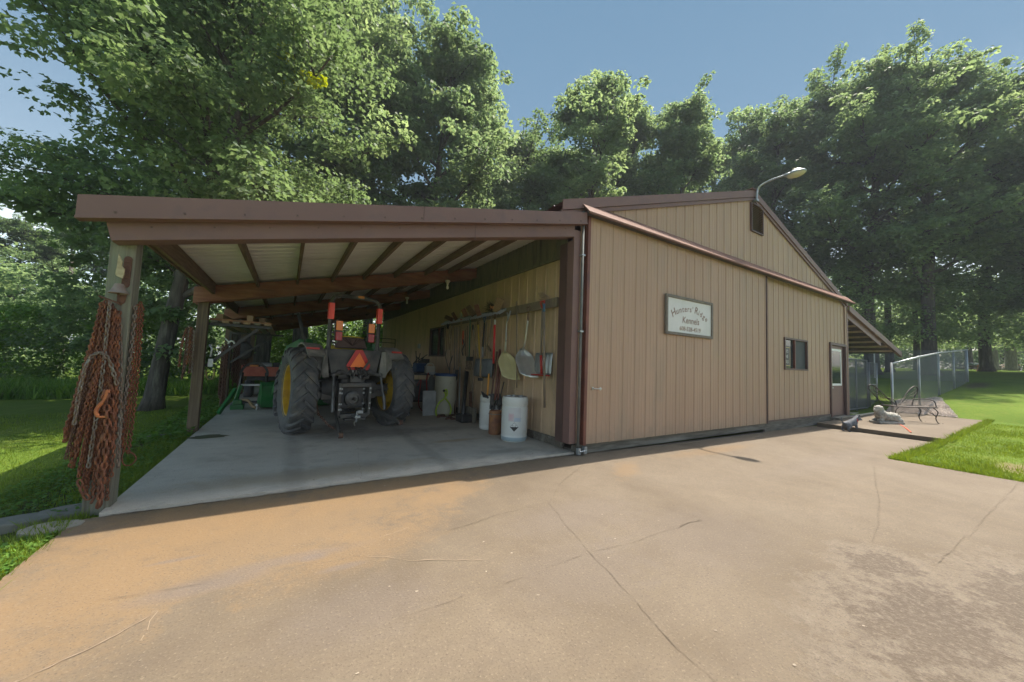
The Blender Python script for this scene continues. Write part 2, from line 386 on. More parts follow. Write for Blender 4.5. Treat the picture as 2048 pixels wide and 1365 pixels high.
def leaf_mat(name, ca, cb, trans=.35, cy=None):
    m_, N, L, b = new_mat(name)
    g = N.new('ShaderNodeNewGeometry'); tc = N.new('ShaderNodeTexCoord')
    c = mix(N, L, g.outputs['Random Per Island'], ca, cb)
    n = nz(N, L, tc.outputs['Object'], .55, 3)
    c2 = mix(N, L, mr(N, L, n, .38, .62, 0, .55), c, tuple(x*.72 for x in ca))
    if cy:
        th = N.new('ShaderNodeMath'); th.operation = 'GREATER_THAN'; th.inputs[1].default_value = .985; L.new(g.outputs['Random Per Island'], th.inputs[0])
        c2 = mix(N, L, th.outputs[0], c2, cy)
    d = N.new('ShaderNodeBsdfTranslucent')
    hs = N.new('ShaderNodeHueSaturation'); hs.inputs['Hue'].default_value = .475; hs.inputs['Value'].default_value = 2.1; hs.inputs['Saturation'].default_value = 1.1; L.new(c2, hs.inputs['Color'])
    L.new(hs.outputs[0], d.inputs['Color'])
    L.new(c2, b.inputs['Base Color']); b.inputs['Roughness'].default_value = .6; b.inputs['Specular IOR Level'].default_value = .28
    ms = N.new('ShaderNodeMixShader'); ms.inputs[0].default_value = trans
    L.new(b.outputs[0], ms.inputs[1]); L.new(d.outputs[0], ms.inputs[2])
    L.new(ms.outputs[0], N['Material Output'].inputs['Surface'])
    return m_
M_['leaf_near'] = leaf_mat('maple_leaves', (.085, .145, .056), (.14, .205, .088), .45)
M_['leaf_oak'] = leaf_mat('oak_leaves', (.12, .185, .08), (.19, .26, .115), .52)
M_['leaf_dark'] = leaf_mat('dark_leaves', (.10, .165, .075), (.165, .225, .10), .5)
M_['leaf_bright'] = leaf_mat('bright_leaves', (.07, .15, .025), (.13, .24, .045), .42)
M_['blade'] = leaf_mat('grass_blades', (.11, .18, .02), (.175, .25, .036), .3)
def patchy(m_):
    N, L = m_.node_tree.nodes, m_.node_tree.links; b = N['Principled BSDF']; g = N.new('ShaderNodeNewGeometry')
    src = b.inputs['Base Color'].links[0].from_socket; c = mix(N, L, mr(N, L, nz(N, L, g.outputs['Position'], 1.7, 7, .7), .5, .75, 0, .65), src, (.22, .22, .06))
    c = mix(N, L, mr(N, L, nz(N, L, g.outputs['Position'], .6, 5, .6), .45, .7, 0, .4), c, (.06, .13, .02)); L.new(c, b.inputs['Base Color'])
patchy(M_['blade'])
M_['weed'] = leaf_mat('weed_leaves', (.06, .15, .02), (.16, .28, .05), .3)
M_['bark'] = mat('bark', (.085, .072, .058), .95, 0, (.045, .038, .03), 5, (3, 3, .5), bump=1, bdist=.03, detail=8, col3=(.17, .16, .13), n3=2, lo3=.52, hi3=.7)
M_['bark_pale'] = mat('pale_bark', (.20, .18, .15), .95, 0, (.12, .105, .085), 5, (3, 3, .5), bump=.6, bdist=.02)
def glass_mat(name, tint=(.03, .04, .04)):
    m_, N, L, b = new_mat(name)
    b.inputs['Base Color'].default_value = (*tint, 1); b.inputs['Roughness'].default_value = .08; b.inputs['Specular IOR Level'].default_value = .28
    return m_
M_['pane'] = glass_mat('window_glass')
M_['pane_grey'] = mat('screened_glass', (.055, .065, .07), .6, 0, (.07, .08, .085), 1.5, spec=.2)
def mesh_mat():
    m_, N, L, b = new_mat('chain_link_wire')
    tc = N.new('ShaderNodeTexCoord'); sp = N.new('ShaderNodeSeparateXYZ'); L.new(tc.outputs['UV'], sp.inputs[0])
    a = mul(N, L, sp.outputs[0], sp.outputs[1], 'ADD'); d = mul(N, L, sp.outputs[0], sp.outputs[1], 'SUBTRACT')
    def line(x):
        f = mul(N, L, mul(N, L, x, 14.0), 0, 'ADD'); f = mul(N, L, f, 1.0, 'FRACT')
        q = mul(N, L, mul(N, L, f, .5, 'SUBTRACT'), 0, 'ADD'); q = mul(N, L, q, 0, 'ABSOLUTE'); return mr(N, L, q, .10, .135, 1, 0)
    fac = mul(N, L, line(a), line(d), 'MAXIMUM')
    b.inputs['Base Color'].default_value = (.13, .145, .16, 1); b.inputs['Specular IOR Level'].default_value = .2; b.inputs['Roughness'].default_value = .65
    tr = N.new('ShaderNodeBsdfTransparent'); ms = N.new('ShaderNodeMixShader')
    L.new(fac, ms.inputs[0]); L.new(tr.outputs[0], ms.inputs[1]); L.new(b.outputs[0], ms.inputs[2])
    L.new(ms.outputs[0], N['Material Output'].inputs['Surface'])
    return m_
M_['link'] = mesh_mat()
M_['tyre'] = mat('tyre_rubber', (.07, .071, .075), .75, 0, (.11, .108, .105), 7, bump=.3, bdist=.004, col3=(.21, .175, .13), n3=3.2, lo3=.56, hi3=.75)
# ------------------------------------------------------------------ terrain
def hg(x, y):
    z = float(np.interp(x, [-120, -60, -14, -7, -5.6, -5.3, 0, 5.2, 8.8, 9.6, 12, 15.9, 17.3, 19.8, 23.3, 28, 45, 65, 130], [-3, -1.6, -.34, -.2, -.07, -.04, -.02, -.07, -.10, .0, .03, .09, .42, .76, 1.0, 1.34, 2.2, 2.75, 4]))
    return z
def hdrive(x): return float(np.interp(x, [-6, 0, 10, 20], [0, 0, -.10, -.10]))
RECTS = [(-5.37, 5.28, -40, .02), (5.28, 9.3, -2.44, .02), (-5.26, 0, 0, 15.2), (0, 12.2, 0, 14.6), (9.25, 15.9, -2.52, .1)]
def paved(x, y, e=0.0): return any(a+e < x < b-e and c+e < y < d-e for a, b, c, d in RECTS)
def make_ground():
    xs = set([-700, -400, -250, -160, -110, -80, -60, -45, 60, 70, 85, 110, 160, 250, 400, 700]); ys = set([-700, -400, -200, -100, -60, 60, 80, 110, 160, 250, 400, 700])
    xs |= set(np.arange(-35, 50, 1.0).tolist()); ys |= set(np.arange(-40, 50, 1.0).tolist())
    xs |= set(np.arange(-9, 20, .25).tolist()); ys |= set(np.arange(-6, 6, .25).tolist())
    for a, b, c, d in RECTS:
        xs |= {a, a+.06, b, b-.06}; ys |= {c, c+.06, d, d-.06}
    xs = sorted(xs); ys = sorted(ys); rnd = random.Random(3)
    me = MB(); nx, ny = len(xs), len(ys)
    vs = []
    for y in ys:
        for x in xs:
            z = hg(x, y)
            if paved(x, y, .03): z -= .3
            elif not paved(x, y, -.05) and abs(x) < 60: z += .02*math.sin(x*2.1+y*.7)*math.cos(y*1.7)
            vs.append((x, y, z))
    fs = [(j*nx+i, j*nx+i+1, (j+1)*nx+i+1, (j+1)*nx+i) for j in range(ny-1) for i in range(nx-1)]
    me.add(vs, fs)
    o = me.build('lawn', M_['lawn'], smooth=True, origin=(0, 0, 0)); o['kind'] = 'structure'; o['label'] = 'green mown lawn around the barn and under the trees'
    return o
ground = make_ground()
def sheet(name, x0, x1, y0, y1, zf, mat_, t=.12, step=.5):
    nx = max(2, int((x1-x0)/step)+1); ny = max(2, int((y1-y0)/step)+1)
    X = np.linspace(x0, x1, nx); Y = np.linspace(y0, y1, ny); b = MB(); vs = [(x, y, zf(x)) for y in Y for x in X]
    fs = [(j*nx+i, j*nx+i+1, (j+1)*nx+i+1, (j+1)*nx+i) for j in range(ny-1) for i in range(nx-1)]
    per = [i for i in range(nx)] + [j*nx+nx-1 for j in range(1, ny)] + [(ny-1)*nx+i for i in range(nx-2, -1, -1)] + [j*nx for j in range(ny-2, 0, -1)]
    k = len(vs); vs += [(vs[p][0], vs[p][1], vs[p][2]-t) for p in per]; n = len(per)
    fs += [(per[i], k+i, k+(i+1) % n, per[(i+1) % n]) for i in range(n)]
    b.add(vs, fs); return b
b = sheet('driveway', -5.37, 5.28, -30, -.012, hdrive, M_['drive'])
b2 = sheet('driveway', 5.28, 9.2, -2.44, -.012, hdrive, M_['drive'])
b.add(b2.v, b2.f)
drive = b.build('driveway', M_['drive'], origin=(0, 0, 0)); drive['kind'] = 'structure'; drive['label'] = 'tan concrete driveway with rust stains and cracks'
slab = sheet('slab', -5.25, -.02, .0, 15.0, lambda x: .028, M_['slab']).build('shed_slab', M_['slab'], origin=(0, 0, 0), bevel=0); slab['kind'] = 'structure'; slab['label'] = 'grey concrete floor slab under the open lean-to'
patio = sheet('patio', 9.22, 15.9, -2.53, -.13, lambda x: float(np.interp(x, [9, 11, 16], [.015, .035, .10])), M_['drive']).build('patio', M_['drive'], origin=(0, 0, 0)); patio['kind'] = 'structure'; patio['label'] = 'raised concrete patio by the brown walk door'
ap = sheet('kennel_slab', 12.2, 17.9, -.12, 14, lambda x: float(np.interp(x, [9, 11, 16, 18], [.012, .03, .06, .1])), M_['slab']); ap = ap.build('kennel_floor', M_['slab'], origin=(0, 0, 0)); ap['kind'] = 'structure'
# cracks and joints: narrow dark recess strips lying in the concrete
M_['crack'] = mat('crack_dirt', (.075, .057, .04), .95, 0, (.15, .115, .08), 30)
M_['crack_pale'] = mat('crack_filler', (.27, .20, .14), .95, 0, (.22, .165, .115), 30)
def crack(pts, w, zf, mat_, par, seed, gap=.0, label=None):
    rnd = random.Random(seed); b = MB(); pts = [Vector((p[0], p[1])) for p in pts]
    fine = []
    for i in range(len(pts)-1):
        L_ = (pts[i+1]-pts[i]).length; n = max(2, int(L_/.035))
        for k in range(n): fine.append(pts[i].lerp(pts[i+1], k/n))
    fine.append(pts[-1]); off = 0; row = []
    for i, p in enumerate(fine):
        d = (fine[min(i+1, len(fine)-1)]-fine[max(i-1, 0)]).normalized(); nrm = Vector((-d.y, d.x))
        off = off*.85+rnd.uniform(-1, 1)*.008; ww = w*.42*rnd.uniform(.2, 1.6)
        q = p+nrm*off; row.append((q+nrm*ww/2, q-nrm*ww/2))
    for i in range(len(row)-1):
        if rnd.random() < gap: continue
        a, c = row[i]; d_, e = row[i+1]
        b.add([(a.x, a.y, zf(a.x)+.004), (c.x, c.y, zf(c.x)+.004), (e.x, e.y, zf(e.x)+.004), (d_.x, d_.y, zf(d_.x)+.004)], [(0, 1, 2, 3)])
    return b.build('crack', mat_, parent=par)
CR = [([(-.335, -.532), (-1.0, -.93), (-1.652, -1.428)], .013, 0), ([(-1.652, -1.428), (-2.239, -1.472), (-2.761, -1.543)], .012, .05),
      ([(-1.652, -1.428), (-1.994, -2.39), (-2.188, -3.061), (-2.28, -3.6)], .008, .1), ([(-.306, -.933), (-.608, -2.417)], .008, .2),
      ([(-.608, -2.417), (-.654, -3.1)], .006, .2),
      ([(4.15, -2.5), (2.0, -3.05), (.3, -3.4)], .012, .15), ([(5.0, -3.8), (2.5, -3.78), (.298, -3.757)], .012, .2),
      ([(-5.187, -1.364), (-4.718, -1.467), (-4.009, -1.57), (-3.473, -1.611)], .007, .3),
      ([(4.151, -1.665), (4.508, -2.44)], .014, 0), ([(6.563, -1.486), (6.94, -2.44)], .014, 0), ([(3.2, -.9), (4.151, -1.665)], .006, .3), ([(5.6, -.8), (6.563, -1.486)], .007, .2),
      ([(-.608, -2.417), (-1.4, -2.42), (-1.994, -2.39), (-2.698, -2.395)], .006, .35), ([(-2.698, -2.395), (-3.862, -2.371)], .005, .5),
      ([(-.95, -2.42), (-.75, -2.40), (-.608, -2.43)], .02, 0)]
for i, (p, w_, g_) in enumerate(CR): crack(p, w_, hdrive, M_['crack'], drive, i, g_)
for i, (p, w_) in enumerate([([(-4.95, -2.05), (-4.62, -1.85), (-4.50, -1.72)], .012), ([(-4.50, -1.72), (-4.52, -1.95)], .009), ([(-3.45, -1.66), (-3.2, -1.85), (-2.95, -1.98), (-2.7, -2.1)], .012), ([(-3.05, -1.35), (-3.35, -1.42)], .008)]):
    crack(p, w_, hdrive, M_['crack_pale'], drive, 50+i, .1)
crack([(-5.2, -.006), (-2.6, -.008), (-.1, -.01)], .03, hdrive, M_['crack'], drive, 77, .03)
crack([(-3.2, .02), (-3.0, 1.5), (-3.05, 3.1)], .006, lambda x: .028, M_['crack'], slab, 78, .3)
crack([(-5.2, 3.72), (-.1, 3.72)], .008, lambda x: .028, M_['crack'], slab, 79, .1)
# ------------------------------------------------------------------ ribbed steel sheet
def rib_profile(s0, s1, pitch=.305, hr=.015, minor=True):
    pts = []
    k = 0; s = s0
    base = [(0, 0), (.07, 0), (.078, .004), (.088, .004), (.096, 0), (.155, 0), (.163, .004), (.173, .004), (.181, 0), (.238, 0), (.252, hr), (.284, hr), (.2985, 0)] if minor else [(0, 0), (.225, 0), (.245, hr), (.285, hr), (.3045, 0)]
    while s < s1:
        for a, h in base:
            q = s+a*pitch/.305
            if q < s1: pts.append((q, h))
        s += pitch
    pts.append((s1, 0)); return pts
def ribwall(b, s0, s1, zb, zt, T, holes=(), pitch=.305, hr=.015, minor=True, phase=0):
    pr = rib_profile(s0-phase, s1, pitch, hr, minor); pr = [p for p in pr if p[0] >= s0-1e-6]
    if pr[0][0] > s0+1e-6: pr.insert(0, (s0, 0))
    S = np.array([p[0] for p in pr]); H = np.array([p[1] for p in pr])
    extra = [e for h in holes for e in (h[0], h[1])]
    allS = sorted(set(S.tolist()+[e for e in extra if s0 < e < s1]))
    for i in range(len(allS)-1):
        a, c = allS[i], allS[i+1]
        if c-a < 1e-7: continue
        ha, hc = float(np.interp(a, S, H)), float(np.interp(c, S, H)); mid = (a+c)/2
        segs = [(lambda s: zb(s), lambda s: zt(s))]
        for h in holes:
            if h[0] < mid < h[1]: segs = [(lambda s: zb(s), lambda s, h=h: h[2]), (lambda s, h=h: h[3], lambda s: zt(s))]
        for lo, hi in segs:
            if hi(mid)-lo(mid) < 1e-4: continue
            b.add([T(a, lo(a), ha), T(c, lo(c), hc), T(c, hi(c), hc), T(a, hi(a), ha)], [(0, 1, 2, 3)])
    return b
# ------------------------------------------------------------------ barn
W = 12.15; RX = 5.75; RZ = 5.98; EZ = 3.98; DEP = 14.35
def roofz(x): return RZ-.02-abs(x-RX)*.318
barn = thing('kennel_barn', 'long tan ribbed steel barn with brown trim, gable end facing the driveway', 'barn', (0, 0, 0))
TF = lambda s, z, h: (s, -h, z)
win_r = (7.50, 8.92, 1.56, 2.36); door_r = (10.72, 12.02, .05, 2.42); vent_r = (5.66, 6.22, 4.98, 5.66)
b = MB(); ribwall(b, 0, W, lambda s: .16, lambda s: roofz(s)-.05, TF, holes=[win_r, door_r, vent_r], phase=.1); b.build('front_wall', M_['tan'], barn)
b = MB(); swin = (5.85, 7.15, 1.58, 2.42)
ribwall(b, 0.05, DEP, lambda s: .16, lambda s: 3.45, lambda s, z, h: (-h, s, z), holes=[swin]); b.build('side_wall', M_['tan_side'], barn)
b = MB(); ribwall(b, 0.0, DEP, lambda s: .1, lambda s: EZ-.05, lambda s, z, h: (W+h, s, z)); b.build('side_wall', M_['tan_side'], barn)
b = MB(); ribwall(b, 0.0, W, lambda s: .0, lambda s: roofz(s)-.05, lambda s, z, h: (s, DEP+h, z)); b.build('back_wall', M_['tan'], barn)
b = MB().bb((.02, .02, 0), (W-.02, .12, .12)); b.build('sill_plate', M_['base'], barn)
# roof (two ribbed slopes)
for sgn in (-1, 1):
    b = MB()
    def TR(s, z, h, sgn=sgn):
        x = RX+sgn*z; zz = RZ-z*.318+h; return (x, s, zz)
    ribwall(b, -.07, DEP+.25, lambda s: 0, lambda s: 6.2 if sgn < 0 else 6.5, TR, pitch=.305, minor=False)
    o = b.build('roof', M_['brown'], barn)
b = MB().beam((RX, -.095, RZ+.035), (RX, DEP+.25, RZ+.035), .3, .03); b.build('ridge_cap', M_['brown'], barn)
# gable rake trim: one board each side, shaped profile
for sgn in (-1, 1):
    b = MB(); ln = 6.2 if sgn < 0 else 6.5; x0, x1 = RX, RX+sgn*ln
    z0, z1 = RZ+.03, RZ+.03-ln*.318
    b.prism([(x0, -.07, z0), (x1, -.07, z1), (x1, -.07, z1-.17), (x0, -.07, z0-.17)], (0, .015, 0))
    b.prism([(x0, -.0545, z0-.152), (x1, -.0545, z1-.152), (x1, -.0545, z1-.168), (x0, -.0545, z0-.168)], (0, .05, 0))
    b.prism([(x0, -.045, z0-.175), (x1, -.045, z1-.175), (x1, -.045, z1-.25), (x0, -.045, z0-.25)], (0, .02, 0))
    b.build('rake_trim', M_['brown'], barn)
# corner trims
b = MB(); b.bb((-.17, -.035, .17), (-.035, .0, 3.62)); b.bb((-.17, .0, .17), (-.14, .12, 3.45)); b.bb((-.138, .09, .17), (-.02, .12, 3.45)); b.build('corner_trim', M_['brown'], barn)
b = MB(); b.bb((-.18, .122, .17), (-.022, .30, 3.44)); b.build('corner_trim', M_['brown_dark'], barn)
b = MB(); b.bb((W, -.05, .05), (W+.10, .09, 4.0)); b.build('corner_trim', M_['brown'], barn)
b = MB(); b.bb((W-.13, -.04, .05), (W-.003, -.022, 3.86)); b.build('corner_trim', M_['tan'], barn)
# base boards in front
b = MB(); b.bb((.03, -.045, 0.0), (6.25, .01, .165)); b.bb((6.28, -.03, -.08), (10.72, .012, .165)); b.bb((.0, -.02, -.08), (.028, .0, .16)); b.build('base_board', M_['base'], barn, bevel=.006)
b = MB(); b.bb((-.045, .28, .03), (.0, DEP, .17)); b.build('base_board', M_['base'], barn, bevel=.006)
b = MB(); b.bb((6.30, -.034, .166), (10.70, -.022, .20)); b.build('base_flashing', M_['brown_dark'], barn)
# big sliding door on the left half, in front of the wall
sd = MB(); ribwall(sd, .12, 6.24, lambda s: .155, lambda s: 3.9, lambda s, z, h: (s, -.085-h, z), phase=.0)
for zr in (.32, .95, 1.6, 2.25, 2.9, 3.55):       # screw heads beside each rib
    for k in range(20): sd.box((.12+k*.305+.275, -.102, zr), (.011, .006, .011))
sdo = sd.build('sliding_door', M_['tan'], barn)
b = MB(); b.bb((.06, -.118, .15), (.118, -.024, 3.9)); b.build('door_edge', M_['brown_red'], sdo)
b = MB(); b.bb((6.2405, -.112, .15), (6.275, -.024, 3.9)); b.build('door_edge', M_['brown_dark'], sdo)
b = MB(); b.tube([(.25, -.11, 1.045), (.25, -.14, 1.045), (.42, -.14, 1.04), (.42, -.11, 1.04)], .009); b.box((.25, -.109, 1.045), (.03, .01, .05)); b.box((.42, -.109, 1.04), (.03, .01, .05)); b.build('handle', M_['alu'], sdo, smooth=True, autosm=40)
# guide roller bracket at foot of the door
b = MB(); b.box((-.02, -.10, .06), (.05, .06, .10)); b.box((.09, -.12, .075), (.06, .06, .11)); b.tube([(-.02, -.13, .06), (.10, -.15, .07)], .014); b.build('door_guide', M_['galv'], barn, bevel=.004)
# door track cover with sloping top
b = MB(); xa, xb = -.03, 12.33
b.prism([(xa, -.024, 4.13), (xa, -.235, 3.90), (xa, -.235, 3.865), (xa, -.22, 3.865), (xa, -.217, 3.885), (xa, -.024, 4.105)], (xb-xa, 0, 0)); b.build('track_cover', mat('cover_paint', (.18, .098, .074), .8, 0, (.21, .115, .088), 2, spec=.15), barn)
b = MB().bb((.0, -.175, 3.88), (12.2, -.1, 3.925)); b.build('door_track', M_['steel_dark'], barn)
b = MB().tube([(-.012, -.075, .12), (-.012, -.075, 3.95)], .022, 10); b.build('conduit', M_['conduit'], barn, smooth=True)
for z in (1.95, 3.2): MB().bb((-.05, -.105, z), (.02, -.02, z+.025)).build('conduit_clamp', M_['galv'], barn)
# windows
def window(par, x0, x1, z0, z1, T, mats, mull=.5, name='window'):
    o = MB(); fw = .045
    def bx(bb, a0, a1, c0, c1, h0, h1):
        vs = [T(a, z, h) for a in (a0, a1) for h in (h0, h1) for z in (c0, c1)]
        bb.add(vs, [(0, 1, 3, 2), (4, 6, 7, 5), (0, 4, 5, 1), (2, 3, 7, 6), (0, 2, 6, 4), (1, 5, 7, 3)])
    bx(o, x0-fw, x1+fw, z1, z1+fw, -.05, .035); bx(o, x0-fw, x1+fw, z0-fw, z0, -.05, .035)
    bx(o, x0-fw, x0, z0, z1, -.05, .035); bx(o, x1, x1+fw, z0, z1, -.05, .035)
    wo = o.build(name, M_['brown_dark'], par)
    if mull:
        xm = x0+(x1-x0)*mull; f = MB(); bx(f, xm-.04, xm+.01, z0, z1, -.03, .018); f.build('mullion', M_['brown_red'], wo)
        g = MB(); bx(g, x0, xm-.04, z0, z1, -.045, -.035); g.build('pane', mats[0], wo)
        g = MB(); bx(g, xm+.01, x1, z0, z1, -.035, -.028); g.build('pane', mats[1], wo)
    else:
        g = MB(); bx(g, x0, x1, z0, z1, -.04, -.03); g.build('pane', mats[0], wo)
    return wo, bx
wo, bx = window(barn, win_r[0], win_r[1], win_r[2], win_r[3], TF, (M_['pane'], M_['pane_grey']), .46)
wo2, _ = window(barn, swin[0], swin[1], swin[2], swin[3], lambda s, z, h: (-h, s, z), (M_['pane'], M_['pane']), .45)
# text helper
def text_mesh(body, size, b, fn, shear=0, extr=.0, off=.002, align='CENTER'):
    cu = bpy.data.curves.new('t', 'FONT'); cu.body = body; cu.size = size; cu.shear = shear; cu.extrude = extr; cu.align_x = align; cu.offset = off; cu.resolution_u = 3
    o = bpy.data.objects.new('t', cu); SC.collection.objects.link(o); bpy.context.view_layer.update()
    me = bpy.data.meshes.new_from_object(o.evaluated_get(bpy.context.evaluated_depsgraph_get()))
    b.add([fn(v.co) for v in me.vertices], [tuple(p.vertices) for p in me.polygons])
    wdt = max([v.co.x for v in me.vertices] or [0])-min([v.co.x for v in me.vertices] or [0])
    bpy.data.objects.remove(o); bpy.data.curves.remove(cu); bpy.data.meshes.remove(me); return wdt
# poster inside the window
post = MB().bb((7.53, .022, 1.62), (7.93, .027, 2.18)); po = post.build('window_poster', M_['black'], label=None); tag(po, 'black poster with gold border and pale letters taped inside the front window', 'poster')
po.location.y -= .0
def child_world(bb, nm, mt, par, **k): return bb.build(nm, mt, par, world=True, **k)
M_['gold'] = mat('gold_print', (.45, .33, .12), .5); M_['print_grey'] = mat('pale_print', (.5, .5, .47), .6)
bb = MB(); bb.bb((7.54, .019, 2.125), (7.90, .0215, 2.145)); bb.bb((7.885, .019, 1.65), (7.90, .0215, 2.124)); bb.bb((7.54, .019, 1.63), (7.90, .0215, 1.649)); child_world(bb, 'border', M_['gold'], po)
for i, s_ in enumerate(("TER'S", "ONE", "TOLS")):
    bb = MB(); text_mesh(s_, .15, bb, lambda c, i=i: (7.54+c.x*.72, .020, 1.99-i*.145+c.y*.8), align='LEFT'); child_world(bb, 'lettering', M_['print_grey'], po)
# walk door
d_ = MB(); ap_ = MB()
b = MB(); b.bb((10.66, -.05, .10), (10.74, .02, 2.47)); b.bb((12.0, -.05, .10), (12.08, .02, 2.47)); b.bb((10.7405, -.05, 2.39), (11.9995, .02, 2.47)); fr = b.build('door_frame', M_['brown_dark'], barn)
b = MB(); b.bb((10.75, .03, .12), (11.99, .07, 1.12)); b.bb((10.75, .03, 2.24), (11.99, .07, 2.385)); b.bb((10.75, .03, 1.1205), (10.9, .07, 2.2395)); b.bb((11.72, .03, 1.1205), (11.99, .07, 2.2395)); wd = b.build('walk_door', M_['brown'], barn)
b = MB(); b.bb((10.86, .005, 1.08), (10.93, .03, 2.28)); b.bb((11.69, .005, 1.08), (11.76, .03, 2.28)); b.bb((10.9305, .005, 2.21), (11.6895, .03, 2.28)); b.bb((10.9305, .005, 1.08), (11.6895, .03, 1.15)); b.build('window_frame', mat('white_frame', (.75, .76, .75), .4), wd)
MB().bb((10.93, .012, 1.15), (11.69, .02, 2.21)).build('pane', M_['pane'], wd)
b = MB(); b.sphere((10.84, -.02, 1.02), .03); b.tube([(10.84, .03, 1.02), (10.84, -.02, 1.02)], .012); b.build('handle', M_['alu'], wd, smooth=True)
b = MB().bb((10.6, -.25, -.05), (12.2, -.005, .10)); b.build('threshold', M_['base'], barn, bevel=.01)
# louvred vent
b = MB(); x0, x1, z0, z1 = vent_r
b.bb((x0-.03, -.05, z0-.03), (x1+.03, .0, z0)); b.bb((x0-.03, -.05, z1), (x1+.03, .0, z1+.03)); b.bb((x0-.03, -.05, z0+.0005), (x0, .0, z1-.0005)); b.bb((x1, -.05, z0+.0005), (x1+.03, .0, z1-.0005))
v = b.build('gable_vent', M_['brown_dark'], barn)
b = MB(); n = 15
for i in range(n):
    zc = z0+(i+.5)*(z1-z0)/n
    b.box(((x0+x1)/2, -.012, zc), (x1-x0-.002, .05, .006), M=Matrix.Rotation(R(38), 3, 'X'))
b.build('louvre', mat('vent_slat', (.22, .13, .085), .5), v)
MB().bb((x0, .04, z0), (x1, .05, z1)).build('backing', M_['black'], v)
# side wall: weathered header board and junction box
b = MB()
for i in range(46):
    y0 = .3+i*.305; b.bb((-.03-.004*(i % 2), y0, 3.32), (-.021, y0+.3, 3.93))
b.bb((-.07, .3, 3.27), (-.022, DEP, 3.319)); b.build('header_board', M_['header'], barn)
b = MB().bb((-.08, 8.15, 1.82), (-.022, 8.32, 1.98)); b.build('junction_box', M_['galv'], barn, bevel=.006)
MB().bb((.1, .2, -.02), (W-.1, DEP-.1, .02)).build('inner_floor', M_['slab'], barn)
# ------------------------------------------------------------------ left lean-to (open shed)
LX = -5.36
def lz(x): return 3.86+(x-0)*.232          # top of roof sheet
shed = thing('open_shed', 'open lean-to shed on timber posts along the left side of the tan barn', 'shed', (LX, 0, 0))
def SB(bb, name, mt, **k): return bb.build(name, mt, shed, world=True, **k)
b = MB(); ribwall(b, -.0, 5.56, lambda s: 0, lambda s: 1, lambda s, z, h: (0, 0, 0)) if False else None
b = MB()   # ribs run down the slope: profile along y, sheet along x
ribwall(b, -.10, 15.2, lambda s: 0, lambda s: 5.34, lambda s, z, h: (-z-.02, s, lz(-z-.02)-.025+h), pitch=.2, hr=.014, minor=False)
SB(b, 'roof_sheet', M_['white_steel'])
b = MB(); ribwall(b, -.12, 15.25, lambda s: 0, lambda s: 5.36, lambda s, z, h: (-z-.02, s, lz(-z-.02)+.005+h), pitch=.305, minor=False); SB(b, 'roof_sheet', M_['brown'])
# fascia: upper rake trim and lower band
def lean_fascia(f, xa, xb, zf, y, mt, top=.04, h=.19, nm='rake_trim'):
    bb = MB(); n = (0, .03, 0)
    bb.prism([(xa, y, zf(xa)+top), (xb, y, zf(xb)+top), (xb, y, zf(xb)+top-h), (xa, y, zf(xa)+top-h)], n)
    bb.prism([(xa, y-.012, zf(xa)+top-h), (xb, y-.012, zf(xb)+top-h), (xb, y-.012, zf(xb)+top-h-.022), (xa, y-.012, zf(xa)+top-h-.022)], (0, .1, 0))
    return bb
b = lean_fascia(None, -5.52, -.0, lz, -.15, M_['brown'], .05, .175); SB(b, 'rake_trim', M_['brown'])
b = MB()
for k in range(13):
    x = -5.3+k*.43; b.box((x, -.153, lz(x)-.095), (.016, .008, .016)); b.box((x+.2, -.047, lz(x+.2)-.19), (.014, .006, .014)) if x < -.5 else None
q_ = SB(b, 'screws', M_['brown_dark']); q_['kind'] = 'stuff'
b = MB().prism([(-5.52, -.119, lz(-5.52)+.045), (-.0, -.119, lz(0)+.045), (-.0, -.119, lz(0)+.03), (-5.52, -.119, lz(-5.52)+.03)], (0, .35, 0)); SB(b, 'roof_edge', M_['brown'])
b = MB()
b.prism([(-5.38, -.045, lz(-5.38)-.14), (-.172, -.045, lz(-.172)-.14), (-.172, -.045, 3.50), (-5.34, -.045, 2.318)], (0, .03, 0))
b.prism([(-5.34, -.0145, 2.33), (-.172, -.0145, 3.51), (-.172, -.0145, 3.495), (-5.34, -.0145, 2.315)], (0, .13, 0)); SB(b, 'lower_fascia', M_['brown'])
b = MB()
for (x, w_) in ((-2.7, .006), (-1.95, .006)):
    b = MB(); z = lz(x)
    if x == -2.7: b.bb((x, -.154, z-.125), (x+w_, -.149, z+.05))
    else: b.bb((x, -.049, z-.35), (x+w_, -.044, z-.145))
    SB(b, 'seam', M_['brown_dark'])
b = MB().prism([(-5.40, .2, lz(-5.4)+.02), (-5.40, 15.25, lz(-5.4)+.02), (-5.40, 15.25, lz(-5.4)-.06), (-5.40, .2, lz(-5.4)-.06)], (.02, 0, 0)); SB(b, 'eave_trim', M_['brown'])
